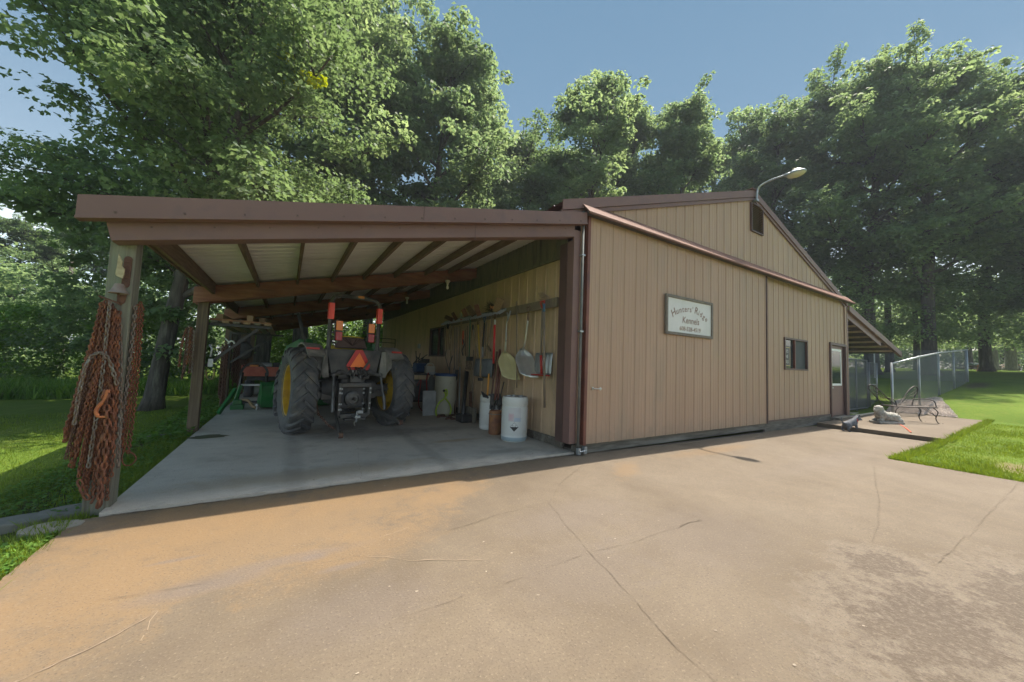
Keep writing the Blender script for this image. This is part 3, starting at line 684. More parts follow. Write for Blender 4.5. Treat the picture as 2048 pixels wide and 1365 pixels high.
# rafters across (beams) and purlins along y
for i, y in enumerate((.0, 3.78, 7.3, 11.0, 14.65)):
    if i == 0:
        bb = MB().prism([(-5.36, .02, 2.36), (-.19, .02, 3.55), (-.19, .02, 3.72), (-5.36, .02, 2.55)], (0, .04, 0)); SB(bb, 'beam', M_['wood_dark']); continue
    bb = MB().prism([(-5.45, y-.045, lz(-5.45)-.36), (-.075, y-.045, lz(-.075)-.32), (-.075, y-.045, lz(-.075)-.06), (-5.45, y-.045, lz(-5.45)-.075)], (0, .045, 0))
    bb.prism([(-5.45, y+.2, lz(-5.45)-.36), (-.075, y+.2, lz(-.075)-.32), (-.075, y+.2, lz(-.075)-.06), (-5.45, y+.2, lz(-5.45)-.075)], (0, .045, 0))
    SB(bb, 'beam', M_['wood_red'], bevel=.004)
for x in (-5.18, -4.55, -3.93, -3.33, -2.73, -2.09, -1.40, -.82):
    e = x < -5
    for (ya, yb) in ((.065, 3.73), (3.785, 7.25), (7.305, 10.95), (11.005, 14.6)):
        hh = .20 if e else .13
        bb = MB().bb((x-.02, ya, lz(x)-.035-hh), (x+.02, yb, lz(x)-.035)); SB(bb, 'purlin', M_['wood_dark'], bevel=.003)
def post_mesh(x, y, s_, zt, zb=-.1):
    bb = MB(); bb.bb((x-s_/2, y-s_/2, zb), (x+s_/2, y+s_/2, zt)); return bb
for i, (x, y, s_, zt) in enumerate([(-5.31, .21, .17, 2.40), (-5.32, 3.9, .15, 2.34), (-5.32, 7.4, .15, 2.34), (-5.32, 11.1, .15, 2.34), (-5.32, 14.74, .15, 2.34)]):
    SB(post_mesh(x, y, s_, zt), 'post', M_['wood_post' if i == 0 else 'wood_brown'], bevel=.008)
# bare bulbs under the purlins
M_['bulb'] = mat('bulb_glass', (.75, .74, .68), .15); M_['porcelain'] = mat('porcelain', (.62, .58, .48), .4)
for y in (3.4, 6.9, 10.6):
    pass
def bulb(loc, label):
    t = thing('ceiling_bulb', label, 'light bulb', loc, 0, 'bare bulbs under the shed roof')
    b = MB().lathe([(.001, .14), (.055, .13), (.06, .10), (.03, .06), (.025, .03), (.001, .03)], 14); b.build('socket', M_['porcelain'], t, smooth=True, autosm=40)
    b = MB().lathe([(.018, .03), (.02, .0), (.034, -.045), (.028, -.075), (.001, -.09)], 14); b.build('bulb', M_['bulb'], t, smooth=True)
    b = MB().tube(catmull([(0, 0, .14), (.01, .03, .2), (-.02, .12, .24), (.0, .25, .30)], 5), .006, 5); b.build('wire', M_['wood_dark'], t, smooth=True)
    return t
p = P(895, 572, 1, 3.6); bulb((p.x, p.y, p.z), 'bare bulb nearest the camera, hanging beside the first red beam')
p = P(814, 603, 1, 6.9); bulb((p.x, p.y, p.z), 'bare bulb in the middle of the shed, beside the second beam')
p = P(766, 632, 1, 10.6); bulb((p.x, p.y, p.z), 'bare bulb deepest in the shed near the far end')
# ------------------------------------------------------------------ right lean-to
shed2 = thing('kennel_porch', 'lean-to porch roof over the wire kennel runs on the far right side of the barn', 'porch', (18.0, 0, 0))
def S2(bb, name, mt, **k): return bb.build(name, mt, shed2, world=True, **k)
def rz2(x): return 3.78-(x-12.25)*.205
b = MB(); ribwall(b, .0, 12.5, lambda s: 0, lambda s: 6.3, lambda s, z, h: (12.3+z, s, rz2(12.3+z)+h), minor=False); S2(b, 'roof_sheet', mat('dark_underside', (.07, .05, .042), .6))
b = lean_fascia(None, 12.26, 18.6, lambda x: rz2(x), -.1, M_['brown'], .06, .2); S2(b, 'rake_trim', M_['brown'])
b = MB().prism([(12.27, -.02, rz2(12.27)-.15), (16.0, -.02, rz2(16)-.15), (16.0, -.02, rz2(16)-.36), (12.27, -.02, rz2(12.27)-.36)], (0, .04, 0)); S2(b, 'lower_fascia', M_['brown'])
for i in range(8):
    x = 12.75+i*.75
    S2(MB().bb((x-.03, .06, rz2(x)-.085), (x+.03, 12.3, rz2(x)-.01)), 'purlin', mat('pale_timber', (.70, .62, .48), .8, 0, (.60, .50, .37), 8))
for y in (.35, 3.8, 7.4, 11):
  if y > 1:
    S2(MB().prism([(12.3, y, rz2(12.3)-.16), (18.3, y, rz2(18.3)-.16), (18.3, y, rz2(18.3)-.4), (12.3, y, rz2(12.3)-.4)], (0, .045, 0)), 'beam', M_['wood_dark'])
    S2(MB().bb((17.85, y+.05, -.1), (18.03, y+.23, rz2(17.9)-.16)), 'post', M_['wood_post'], bevel=.006)
# ------------------------------------------------------------------ sign
sg = thing('kennel_sign', 'framed white sign with arched brown lettering and a phone number on the sliding door', 'sign', (2.91, -.12, 2.09))
b = MB(); sx0, sx1, sz0, sz1 = 2.10, 3.72, 2.085, 2.865
SGB = lambda bb, n_, mt, par=None, **k: bb.build(n_, mt, par or sg, world=True, **k)
fm = mat('sign_frame_wood', (.13, .11, .09), .85, 0, (.25, .22, .18), 14, (3, 3, 3), bump=.5, bdist=.004)
b.bb((sx0, -.15, sz0), (sx1, -.105, sz0+.055)); b.bb((sx0, -.15, sz1-.055), (sx1, -.105, sz1)); b.bb((sx0, -.151, sz0+.0555), (sx0+.055, -.105, sz1-.0555)); b.bb((sx1-.055, -.151, sz0+.0555), (sx1, -.105, sz1-.0555)); SGB(b, 'frame', fm, bevel=.005)
SGB(MB().bb((sx0+.04, -.125, sz0+.04), (sx1-.04, -.108, sz1-.04)), 'board', mat('sign_white', (.70, .69, .66), .5, 0, (.64, .63, .60), 3))
M_['letter'] = mat('sign_letter_brown', (.26, .16, .12), .6)
b = MB(); xc, zc0 = 2.91, 1.745; Rr = 1.0
s_ = "Hunters' Ridge"; adv = {'H': .105, 'u': .075, 'n': .078, 't': .055, 'e': .07, 'r': .058, 's': .062, "'": .032, ' ': .03, 'R': .096, 'i': .040, 'd': .082, 'g': .080}
tot = sum(adv[c] for c in s_); pos = 0
for ch in s_:
    a = (pos+adv[ch]/2-tot/2)/Rr*1.34; pos += adv[ch]
    if ch == ' ': continue
    sc_ = 1.25 if ch in 'HR' else 1.0
    def fn(c, a=a, sc_=sc_):
        x, z = c.x*sc_*.98, c.y*sc_*.95
        return (xc+Rr*1.0*math.sin(a)+x*math.cos(a)+z*math.sin(a), -.1275, zc0+.84*math.cos(a)-x*math.sin(a)+z*math.cos(a))
    text_mesh(ch, .175, b, fn, shear=.1, off=.002)
SGB(b, 'lettering', M_['letter']); b = MB()
text_mesh('Kennels', .185, b, lambda c: (xc+.02+c.x*1.0, -.1275, 2.345+c.y), shear=.12)
SGB(b, 'lettering', M_['letter']); b = MB()
text_mesh('608-528-4519', .12, b, lambda c: (xc+.0+c.x*1.08, -.1275, 2.19+c.y), shear=.1)
SGB(b, 'lettering', M_['letter'])
# ------------------------------------------------------------------ yard light
yl = thing('yard_light', 'galvanised gooseneck yard light on the barn ridge above the gable vent', 'lamp', (5.78, -.05, 5.76))
pts = catmull([(5.76, -.105, 5.72), (5.76, -.115, 5.95), (5.76, -.17, 6.06), (5.765, -.30, 6.11), (5.77, -.52, 6.13), (5.78, -.75, 6.12)], 6)
b = MB().tube(pts, .024, 10); b.build('arm', M_['galv'], yl, world=True, smooth=True)
b = MB(); b.box((5.76, -.105, 5.74), (.12, .05, .06)); b.box((5.76, -.06, 5.74), (.05, .08, .03)); b.build('bracket', M_['galv'], yl, world=True)
Mh = Matrix.Rotation(R(8), 3, 'X')
b = MB().lathe([(.001, .10), (.05, .095), (.075, .06), (.12, .03), (.135, .0), (.13, -.02), (.10, -.03)], 18, (5.80, -.92, 6.09), M=Matrix.Diagonal(Vector((1, 1.5, 1)))); b.tube([(5.78, -.70, 6.12), (5.79, -.84, 6.11)], [.035, .055], 10); b.build('lamp_head', M_['galv'], yl, world=True, smooth=True)
b = MB().lathe([(.128, -.018), (.11, -.06), (.06, -.085), (.001, -.09)], 18, (5.80, -.92, 6.09), M=Matrix.Diagonal(Vector((1, 1.45, 1)))); b.build('lens', mat('lamp_lens', (.6, .56, .42), .2), yl, world=True, smooth=True)
b = MB().tube([(5.80, -.88, 6.17), (5.80, -.88, 6.22)], .03, 10); b.build('photocell', mat('photocell', (.5, .4, .2), .4), yl, world=True, smooth=True)
# ------------------------------------------------------------------ foliage
LEAF4 = np.array([(0, 0, 0), (.34, .42, .07), (0, 1, -.12), (-.34, .42, .07)])
LEAF8 = np.array([(0, 0, 0), (.30, .06, .03), (.52, .48, .05), (.21, .52, .02), (0, 1.0, -.13), (-.21, .52, .02), (-.52, .48, .05), (-.30, .06, .03)])
def mesh_polys(name, V, n, k, mt, parent=None, loc=None):
    me = bpy.data.meshes.new(name); me.vertices.add(n*k); me.vertices.foreach_set('co', V.reshape(-1).astype(np.float32))
    me.loops.add(n*k); me.loops.foreach_set('vertex_index', np.arange(n*k, dtype=np.int32))
    me.polygons.add(n); me.polygons.foreach_set('loop_start', np.arange(0, n*k, k, dtype=np.int32)); me.polygons.foreach_set('loop_total', np.full(n, k, np.int32))
    me.update(calc_edges=True); me.materials.append(mt)
    o = bpy.data.objects.new(name, me); SC.collection.objects.link(o)
    if parent: o.parent = parent
    if loc is not None: o.location = loc
    return o
def leaves(pos, nrm, size, tmpl, rng):
    n = len(pos); nrm = nrm/np.maximum(1e-6, np.linalg.norm(nrm, axis=1, keepdims=True))
    a = rng.normal(size=(n, 3)); a[:, 2] -= .35
    y = a-(a*nrm).sum(1, keepdims=True)*nrm; y /= np.maximum(1e-6, np.linalg.norm(y, axis=1, keepdims=True))
    x = np.cross(y, nrm)
    s = size*rng.uniform(.65, 1.25, n)
    V = pos[:, None, :] + s[:, None, None]*(x[:, None, :]*tmpl[None, :, 0:1]+y[:, None, :]*tmpl[None, :, 1:2]+nrm[:, None, :]*tmpl[None, :, 2:3])
    return V
def cluster_leaves(cent, rad, per, rng, flat=.55):
    n = len(cent); idx = np.repeat(np.arange(n), per)
    d = rng.normal(size=(len(idx), 3)); d /= np.linalg.norm(d, axis=1, keepdims=True)
    rr = rng.uniform(.25, 1, len(idx))**.6
    off = d*rr[:, None]*rad[idx][:, None]; off[:, 2] *= flat
    nrm = d*.55+rng.normal(size=d.shape)*.45; nrm[:, 2] += .75
    return cent[idx]+off, nrm
def make_tree(name, H, cb, Rmax, seed, nl, leafn, lsize, tmpl, lmat, bark, tr, crownshape=.7, lean=(0, 0), sprd=.8, topr=.92, per=34):
    rng = np.random.default_rng(seed); rnd = random.Random(seed)
    root = thing(name, None, None)
    wood = MB()
    def trunkp(z): return Vector((lean[0]*z/H+.25*math.sin(z*.35+seed)*min(1, z/H*2), lean[1]*z/H+.25*math.cos(z*.28+seed*2)*min(1, z/H*2), z))
    zs = np.linspace(0, H*topr, 14)
    rad = [tr*(1.45 if i == 0 else 1)*max(.06, (1-z/(H*1.02)))**.8 for i, z in enumerate(zs)]
    pts = [trunkp(z) for z in zs]; pts.insert(1, trunkp(.35)); rad.insert(1, tr*1.08)
    wood.tube(pts, rad, 10)
    def env(z):
        t = min(1, max(0, (z-cb)/(H-cb))); return Rmax*(max(0.02, math.sin(math.pi*min(1, t**crownshape*.93+.07)))**.65)
    cents = []; rads = []
    for k in range(nl):
        t = (k+.5)/nl; z0 = cb*.8+(H*.86-cb*.8)*t**1.05; az_ = k*2.4+rnd.uniform(-.5, .5)
        L_ = env(z0+1.5)*rnd.uniform(.75, 1.15); up = rnd.uniform(.35, .8)+t*.5
        p0 = trunkp(z0); r0 = max(.025, tr*.42*(1-t)**.7+.02)
        dirv = Vector((math.cos(az_), math.sin(az_), up)).normalized()
        seg = []; p = p0.copy(); dv = dirv.copy(); ns = 6
        for i in range(ns+1):
            seg.append(p.copy()); dv = (dv+Vector((rnd.uniform(-.25, .25), rnd.uniform(-.25, .25), rnd.uniform(-.18, .14)))).normalized(); p = p+dv*(L_/ns)
        wood.tube(seg, [r0*(1-i/(ns+1)*.85) for i in range(ns+1)], 6)
        nb = 9
        for j in range(nb):
            f = .35+.65*(j+.5)/nb; q = seg[min(ns, int(f*ns))]; az2 = az_+rnd.uniform(-1.5, 1.5)
            l2 = L_*rnd.uniform(.22, .5); d2 = Vector((math.cos(az2), math.sin(az2), rnd.uniform(-.25, .8))).normalized()
            e = q+d2*l2; mid = q.lerp(e, .5)+Vector((0, 0, .12*l2)); wood.tube([q, mid, e], [r0*.28, r0*.18, r0*.06], 4, cap=False)
            for c_ in (mid, e, e+Vector((rnd.uniform(-1, 1), rnd.uniform(-1, 1), rnd.uniform(-.5, .7)))*sprd, mid+Vector((rnd.uniform(-1, 1), rnd.uniform(-1, 1), rnd.uniform(-.6, .6)))*sprd*1.2):
                cents.append(tuple(c_)); rads.append(rnd.uniform(.38, .85)*sprd)
    # leading shoots that make the ragged top
    for k in range(14):
        az_ = k*2.4; z = H*rnd.uniform(.84, 1.0); rr = Rmax*rnd.uniform(.05, .55)
        c_ = trunkp(H*.9)+Vector((rr*math.cos(az_), rr*math.sin(az_), z-H*.9))
        wood.tube([trunkp(H*.8), c_], [.05, .015], 4, cap=False)
        for i in range(4): cents.append((c_.x+rnd.uniform(-.4, .4), c_.y+rnd.uniform(-.4, .4), c_.z-i*.5)); rads.append(.5*sprd)
    cents = np.array(cents); rads = np.array(rads)
    per = max(6, int(leafn/len(cents)))
    pos, nrm = cluster_leaves(cents, rads, per, rng)
    V = leaves(pos, nrm, lsize, tmpl, rng)
    t_ = wood.build('trunk', bark, root, smooth=True)
    c_ = mesh_polys('crown', V, len(V), len(tmpl), lmat, root)
    return root
def ground_at(u, depth, v=None):
    p = PD(u, 727+(u-1024)*.0377, depth); p.z = hg(p.x, p.y); return p
def top_h(u, v, depth): return PD(u, v, depth).z
near = make_tree('maple_tree', 17, 3.6, 4.4, 11, 28, 90000, .125, LEAF8, M_['leaf_near'], M_['bark'], .20, lean=(1.8, .2), sprd=.95)
g_ = ground_at(315, 9.7); near.location = (g_.x, g_.y, -.22); tag(near, 'big maple with fissured trunk and low leafy branches, nearest the open shed', 'tree', 'trees around the barn')
TA = make_tree('oak_tree', 22, 6.0, 4.7, 3, 22, 45000, .22, LEAF4, M_['leaf_oak'], M_['bark'], .34, sprd=.82)
TB = make_tree('oak_tree', 22, 5.0, 4.1, 8, 20, 39000, .22, LEAF4, M_['leaf_dark'], M_['bark'], .28, sprd=.8, lean=(.6, .3))
TC = make_tree('maple_tree', 20, 4.0, 5.0, 21, 22, 44000, .21, LEAF4, M_['leaf_near'], M_['bark'], .30, sprd=.85)
TD = make_tree('poplar_tree', 23, 5.0, 3.1, 33, 22, 40000, .21, LEAF4, M_['leaf_oak'], M_['bark_pale'], .2, crownshape=.6, sprd=.72)
TPL = {'A': (TA, 22), 'B': (TB, 22), 'C': (TC, 20), 'D': (TD, 23)}; used = {}
trees = [
 ('C', 480, -230, 18.5, .3, 'tall maple rising directly behind the open shed roof, left of centre'),
 ('A', 600, -170, 20, 1.4, 'oak behind the shed roof with a small yellow leaf patch beside it'),
 ('B', 735, -60, 23, 2.2, 'dark oak at the right edge of the big tree mass over the shed'),
 ('B', 868, 0, 23, .9, 'tall narrow tree standing against open sky above the shed roof'),
 ('D', 945, 150, 28, 2.9, 'narrow tree leaning on the right flank of the tall narrow one'),
 ('C', 1040, 238, 31, 2.0, 'small rounded tree left of the twin crowned oak above the barn'),
 ('A', 1180, 148, 28, 4.1, 'twin crowned oak above the left half of the barn gable'),
 ('B', 1345, 178, 29, 5.2, 'oak whose jagged top ends left of the sky gap over the ridge'),
 ('A', 1262, 195, 32, 3.0, 'oak set back between the two jagged oaks over the barn'),
 ('D', 1500, 208, 33, 1.1, 'narrow tree just right of the sky gap over the ridge'),
 ('B', 1560, 180, 30, .2, 'dark oak behind the gooseneck lamp'),
 ('C', 1650, 150, 32, 4.9, 'maple right of the lamp, its crown blending into the woods'),
 ('A', 1745, 100, 27, 5.6, 'oak with forked dark trunk above the porch roof'),
 ('A', 1862, 78, 25.5, .5, 'tallest oak on the right with a broad trunk behind the wire fence'),
 ('B', 1975, 150, 31, 2.6, 'oak between the tallest oak and the right picture edge'),
 ('C', 2085, 120, 25, 3.5, 'maple cut by the right picture edge'),
 ('B', 2230, 60, 22, 1.9, 'oak just beyond the right picture edge'),
 ('B', -90, 400, 30, 1.0, 'oak cut by the left picture edge across the lawn'),
 ('C', 20, 425, 31, 2.7, 'rounded tree at far left across the lawn'),
 ('A', 118, 440, 34, .4, 'tree between the far left crown and the big maple'),
 ('B', 215, 420, 36, 4.4, 'tree half hidden behind the big maple'),
 ('A', 1430, 262, 36, 2.2, 'low distant oak seen through the sky gap over the ridge'),
 ('C', 1110, 290, 38, 5.0, 'low distant tree between the small rounded tree and the twin oak'),
]
for (k, u, vt, dep, rz, lab) in trees:
    root, H0 = TPL[k]; g_ = ground_at(u, dep); H = (top_h(u, vt, dep)-g_.z)*1.05; s_ = H/H0
    sxy = s_*(1.12 if H < 27 else .95)
    if k not in used: used[k] = 1; o = root
    else: o = dup(root, (0, 0, 0))
    o.location = g_; o.rotation_euler = (0, 0, rz); o.scale = (sxy, sxy, s_); tag(o, lab, 'tree', 'trees around the barn')
yc = [tuple(PD(u, v, 9.2)) for u, v in [(560, 108), (575, 118), (590, 150), (600, 160), (615, 150), (628, 165), (585, 165), (570, 95), (640, 160)]]
rng = np.random.default_rng(77); pos, nrm = cluster_leaves(np.array(yc), np.full(len(yc), .16), 26, rng, .7)
V = leaves(pos-np.array(near.location), nrm, .12, LEAF8, rng); mesh_polys('yellow_leaves', V, len(V), 8, leaf_mat('yellow_leaf', (.24, .32, .03), (.34, .40, .04), .35), near)
# understory that reads as one mass
def foliage_band(name, cents, rads, per, size, mt, label, seed):
    rng = np.random.default_rng(seed); pos, nrm = cluster_leaves(np.array(cents), np.array(rads), per, rng, .7)
    V = leaves(pos, nrm, size, LEAF4, rng); o = mesh_polys(name, V, len(V), 4, mt)
    return tag(o, label, 'undergrowth', None, 'stuff')
rnd = random.Random(5)
cs, rs = [], []
for i in range(620):      # left woodland edge and behind the shed
    u = rnd.uniform(-350, 1000); dep = rnd.uniform(17, 34) if u > 520 else rnd.uniform(15.5, 30)
    if 480 < u < 900: dep = rnd.uniform(23, 40)
    p = ground_at(u, dep)
    if -7 < p.x < 13 and p.y < 18: continue
    h = rnd.uniform(.1, 6.5)*(1 if u < 450 else .9)
    cs.append((p.x, p.y, p.z+h)); rs.append(rnd.uniform(.7, 1.5))
foliage_band('woodland_undergrowth', cs, rs, 110, .21, M_['leaf_dark'], 'dense green undergrowth of the wood behind the shed and lawn', 2)
cs, rs = [], []
for i in range(260):
    u = rnd.choice([rnd.uniform(-300, 420), rnd.uniform(480, 820)]); dep = rnd.uniform(14.6, 18) if u < 450 else rnd.uniform(20, 25)
    p = ground_at(u, dep)
    if -7 < p.x < 13 and p.y < 18: continue
    cs.append((p.x, p.y, p.z+rnd.uniform(.2, 3.4))); rs.append(rnd.uniform(.45, .9))
foliage_band('sunlit_bushes', cs, rs, 130, .15, M_['leaf_bright'], 'bright green bushes along the front edge of the wood', 3)
cs, rs = [], []
for i in range(1500):      # right woods
    u = rnd.uniform(1560, 2500); dep = rnd.uniform(50, 78); p = ground_at(u, dep)
    h = rnd.uniform(.3, 13); 
    if h < 2.5 and rnd.random() < .25: continue
    cs.append((p.x, p.y, p.z+h)); rs.append(rnd.uniform(1.3, 2.6))
for i in range(200):
    u = rnd.uniform(950, 1700); dep = rnd.uniform(38, 55); p = ground_at(u, dep); cs.append((p.x, p.y, p.z+rnd.uniform(.5, 12))); rs.append(rnd.uniform(1.3, 2.4))
foliage_band('distant_woods', cs, rs, 90, .42, M_['leaf_dark'], 'dark distant woods beyond the right-hand lawn', 4)
# low hanging boughs of the near wood on the right (fill between trunks)
cs, rs = [], []
for i in range(760):
    u = rnd.uniform(1680, 2350); dep = rnd.uniform(24, 42); p = ground_at(u, dep)
    cs.append((p.x, p.y, 4.6+rnd.uniform(0, 1)**1.4*8+.05*(dep-24))); rs.append(rnd.uniform(.7, 1.5))
foliage_band('low_boughs', cs, rs, 80, .23, M_['leaf_oak'], 'low leafy boughs hanging over the right-hand lawn', 6)
cs, rs = [], []
for i in range(420):
    u = rnd.uniform(-450, 1000); dep = rnd.uniform(36, 52); p = ground_at(u, dep); cs.append((p.x, p.y, p.z+rnd.uniform(.2, 15))); rs.append(rnd.uniform(1.3, 2.5))
foliage_band('far_woods', cs, rs, 80, .42, M_['leaf_dark'], 'deep green wood filling the background behind the shed and left lawn', 14)
cs, rs = [], []
for i in range(110):
    u = rnd.uniform(520, 790); dep = rnd.uniform(25, 33); p = ground_at(u, dep)
    if p.x > -1 and p.y < 19: continue
    cs.append((p.x, p.y, p.z+rnd.uniform(.5, 6))); rs.append(rnd.uniform(.6, 1.2))
foliage_band('leafy_thicket', cs, rs, 120, .2, M_['leaf_bright'], 'bright leafy thicket seen through the open far end of the shed', 15)
# bare trunks standing in the far woods
def trunk_only(u, dep, r, h, lab, mt):
    p = ground_at(u, dep); t = thing('tree_trunk', lab, 'tree trunk', p, 0, 'trunks in the far woods')
    b = MB().tube([(0, 0, -.2), (0, 0, .3), (.05, 0, 2), (.12, .05, h*.5), (.1, 0, h)], [r*1.6, r*1.15, r, r*.8, r*.4], 10); b.build('trunk', mt, t, smooth=True)
for (u, dep, r, h, lab, mt) in [(1990, 45, .33, 12, 'pale slender trunk standing beyond the lawn, left of the leaning one', 'bark_pale'), (2024, 42, .42, 13, 'thick grey trunk beyond the lawn near the right picture edge', 'bark_pale'), (1942, 50, .25, 12, 'thin dark trunk beyond the end of the wire fence', 'bark'), (2008, 56, .25, 12, 'thin dark trunk between the two pale ones', 'bark'), (1780, 30, .26, 10, 'straight dark trunk behind the porch eave', 'bark'), (1835, 33, .22, 10, 'thin trunk seen left of the broad oak trunk', 'bark'),
                      (523, 19, .36, 9, 'broad trunk standing behind the far shed posts', 'bark'), (580, 27, .3, 9, 'grey trunk seen through the open end of the shed', 'bark_pale'), (400, 22, .2, 9, 'thin trunk in the shade behind the second post', 'bark'), (120, 30, .25, 10, 'dark trunk at the edge of the wood far left', 'bark')]:
    trunk_only(u, dep, r, h, lab, M_[mt])
# low leafy boughs of the near maple, lit, in front of the wood
cs, rs = [], []
rb = random.Random(9)
for i in range(70):
    u = rb.uniform(250, 420); v = rb.uniform(470, 720); dep = rb.uniform(9.5, 12.5)
    if v > 640 and u < 330: continue
    p = PD(u, v, dep); cs.append(tuple(p)); rs.append(rb.uniform(.25, .5))
for i in range(45):
    u = rb.uniform(110, 240); v = rb.uniform(440, 700); dep = rb.uniform(12, 16); p = PD(u, v, dep); cs.append(tuple(p)); rs.append(rb.uniform(.35, .7))
rng = np.random.default_rng(12); pos, nrm = cluster_leaves(np.array(cs), np.array(rs), 90, rng, .5)
pos = pos-np.array(near.location)
V = leaves(pos, nrm, .14, LEAF8, rng); mesh_polys('low_branches', V, len(V), 8, M_['leaf_near'], near)
# ------------------------------------------------------------------ grass and weeds
def blades(name, pts, h0, h1, w, mt, label, cat, seed):
    rng = np.random.default_rng(seed); pts = np.array(pts); n = len(pts); h = rng.uniform(h0, h1, n)*rng.uniform(.6, 1.2, n)
    a = rng.uniform(0, 2*np.pi, n); l = rng.normal(size=(n, 2))*.45*h[:, None]; ww = w*rng.uniform(.6, 1.3, n)
    A = pts+np.stack([np.cos(a)*ww, np.sin(a)*ww, np.full(n, -.01)], 1); B = pts-np.stack([np.cos(a)*ww, np.sin(a)*ww, np.full(n, .01)], 1)
    far = 1+.12*np.hypot(pts[:, 0]-CAMP.x, pts[:, 1]-CAMP.y); A = pts+(A-pts)*far[:, None]; B = pts+(B-pts)*far[:, None]
    T = pts+np.stack([l[:, 0], l[:, 1], h], 1); V = np.stack([A, B, T], 1)
    return tag(mesh_polys(name, V, n, 3, mt), label, cat, None, 'stuff')
rg = np.random.default_rng(4)
def scatter(n, x0, x1, y0, y1, fall=True, lim=9, fc=None):
    x = rg.uniform(x0, x1, n); y = rg.uniform(y0, y1, n); d = np.hypot(x-CAMP.x, y-CAMP.y)
    keep = rg.uniform(0, 1, n) < np.minimum(1, (3.0/np.maximum(d, .5))**1.3) if fall else np.ones(n, bool)
    out = []
    for a, b_ in zip(x[keep], y[keep]):
        if paved(a, b_, -.0): continue
        if fc and not fc(a, b_): continue
        out.append((a, b_, hg(a, b_)))
    return out
def lawn_ok(a, b_): return not ((a-6.9)**2/.5+(b_+3.75)**2/.09 < 1 and rg.uniform() < .75)
pl_ = scatter(190000, -10, -5.34, -4.5, 9)+scatter(420000, 5.28, 15, -7, -2.3, fc=lawn_ok)+scatter(30000, -5.6, -5.2, 0, 14, False)
blades('grass', pl_, .025, .055, .0032, M_['blade'], 'short mown grass growing beside the concrete', 'grass', 5)
pl_ = scatter(9000, -5.66, -5.33, -3, .1, False)+scatter(7000, -5.75, -5.3, .5, 12, False)+scatter(3600, 5.285, 5.42, -8, -2.4, False)+scatter(4500, 5.3, 9.2, -2.58, -2.445, False)+scatter(3000, 9.2, 15.9, -2.66, -2.53, False)
blades('edge_grass', pl_, .05, .12, .004, M_['blade'], 'longer grass tufts along the edge of the concrete', 'grass', 6)
pl_ = scatter(90000, -26, -5, 13, 17, False)
pl_ = [p for p in pl_ if rg.uniform() < .35]
blades('tall_grass', pl_, .25, .6, .012, M_['weed'], 'tall seeding grass along the edge of the wood', 'grass', 7)
def weeds(pts, size, lift, label, seed):
    rng = np.random.default_rng(seed); pts = np.array(pts); n = len(pts); nr = rng.normal(size=(n, 3))*.35; nr[:, 2] = 1
    pos = pts+np.stack([np.zeros(n), np.zeros(n), rng.uniform(.01, lift, n)], 1)
    V = leaves(pos, nr, size, LEAF8, rng); return tag(mesh_polys('weeds', V, n, 8, M_['weed'], None), label, 'weeds', None, 'stuff')
weeds(scatter(5200, -6.2, -5.38, -2.2, -.25, False)+scatter(2600, -6.4, -5.35, .2, 3.2, False), .035, .07, 'broad leaved clover and weeds beside the driveway edge', 8)
weeds(scatter(5200, -6.0, -5.28, 3.2, 13, False), .06, .16, 'leafy weeds growing along the slab edge by the posts', 9)
for (u, v, sc_, rz) in [(100, 1062, 1, .25), (150, 1022, 1.25, .1), (45, 1042, 1, .5)]:
    p = P(u, v, 2, -.03); q = MB(); n = 9
    poly = [(p.x+sc_*(.17+.05*random.random())*math.cos(2*math.pi*i/n+rz), p.y+sc_*(.11+.04*random.random())*math.sin(2*math.pi*i/n+rz), -.09) for i in range(n)]
    q.prism([(a_, b_, c_-.0) for a_, b_, c_ in poly], (0, 0, .095-.012*abs(u-100)/50)); o = q.build('stepping_stone', mat('flat_stone', (.26, .235, .195), .9, 0, (.18, .165, .13), 5, bump=.5, bdist=.01), bevel=.012)
    tag(o, {100: 'pale flat stone touching the driveway corner in the weeds', 150: 'large flat stone at the foot of the front post', 45: 'mossy flat stone farthest left in the grass'}[u], 'stone', 'flat stones by the front post')
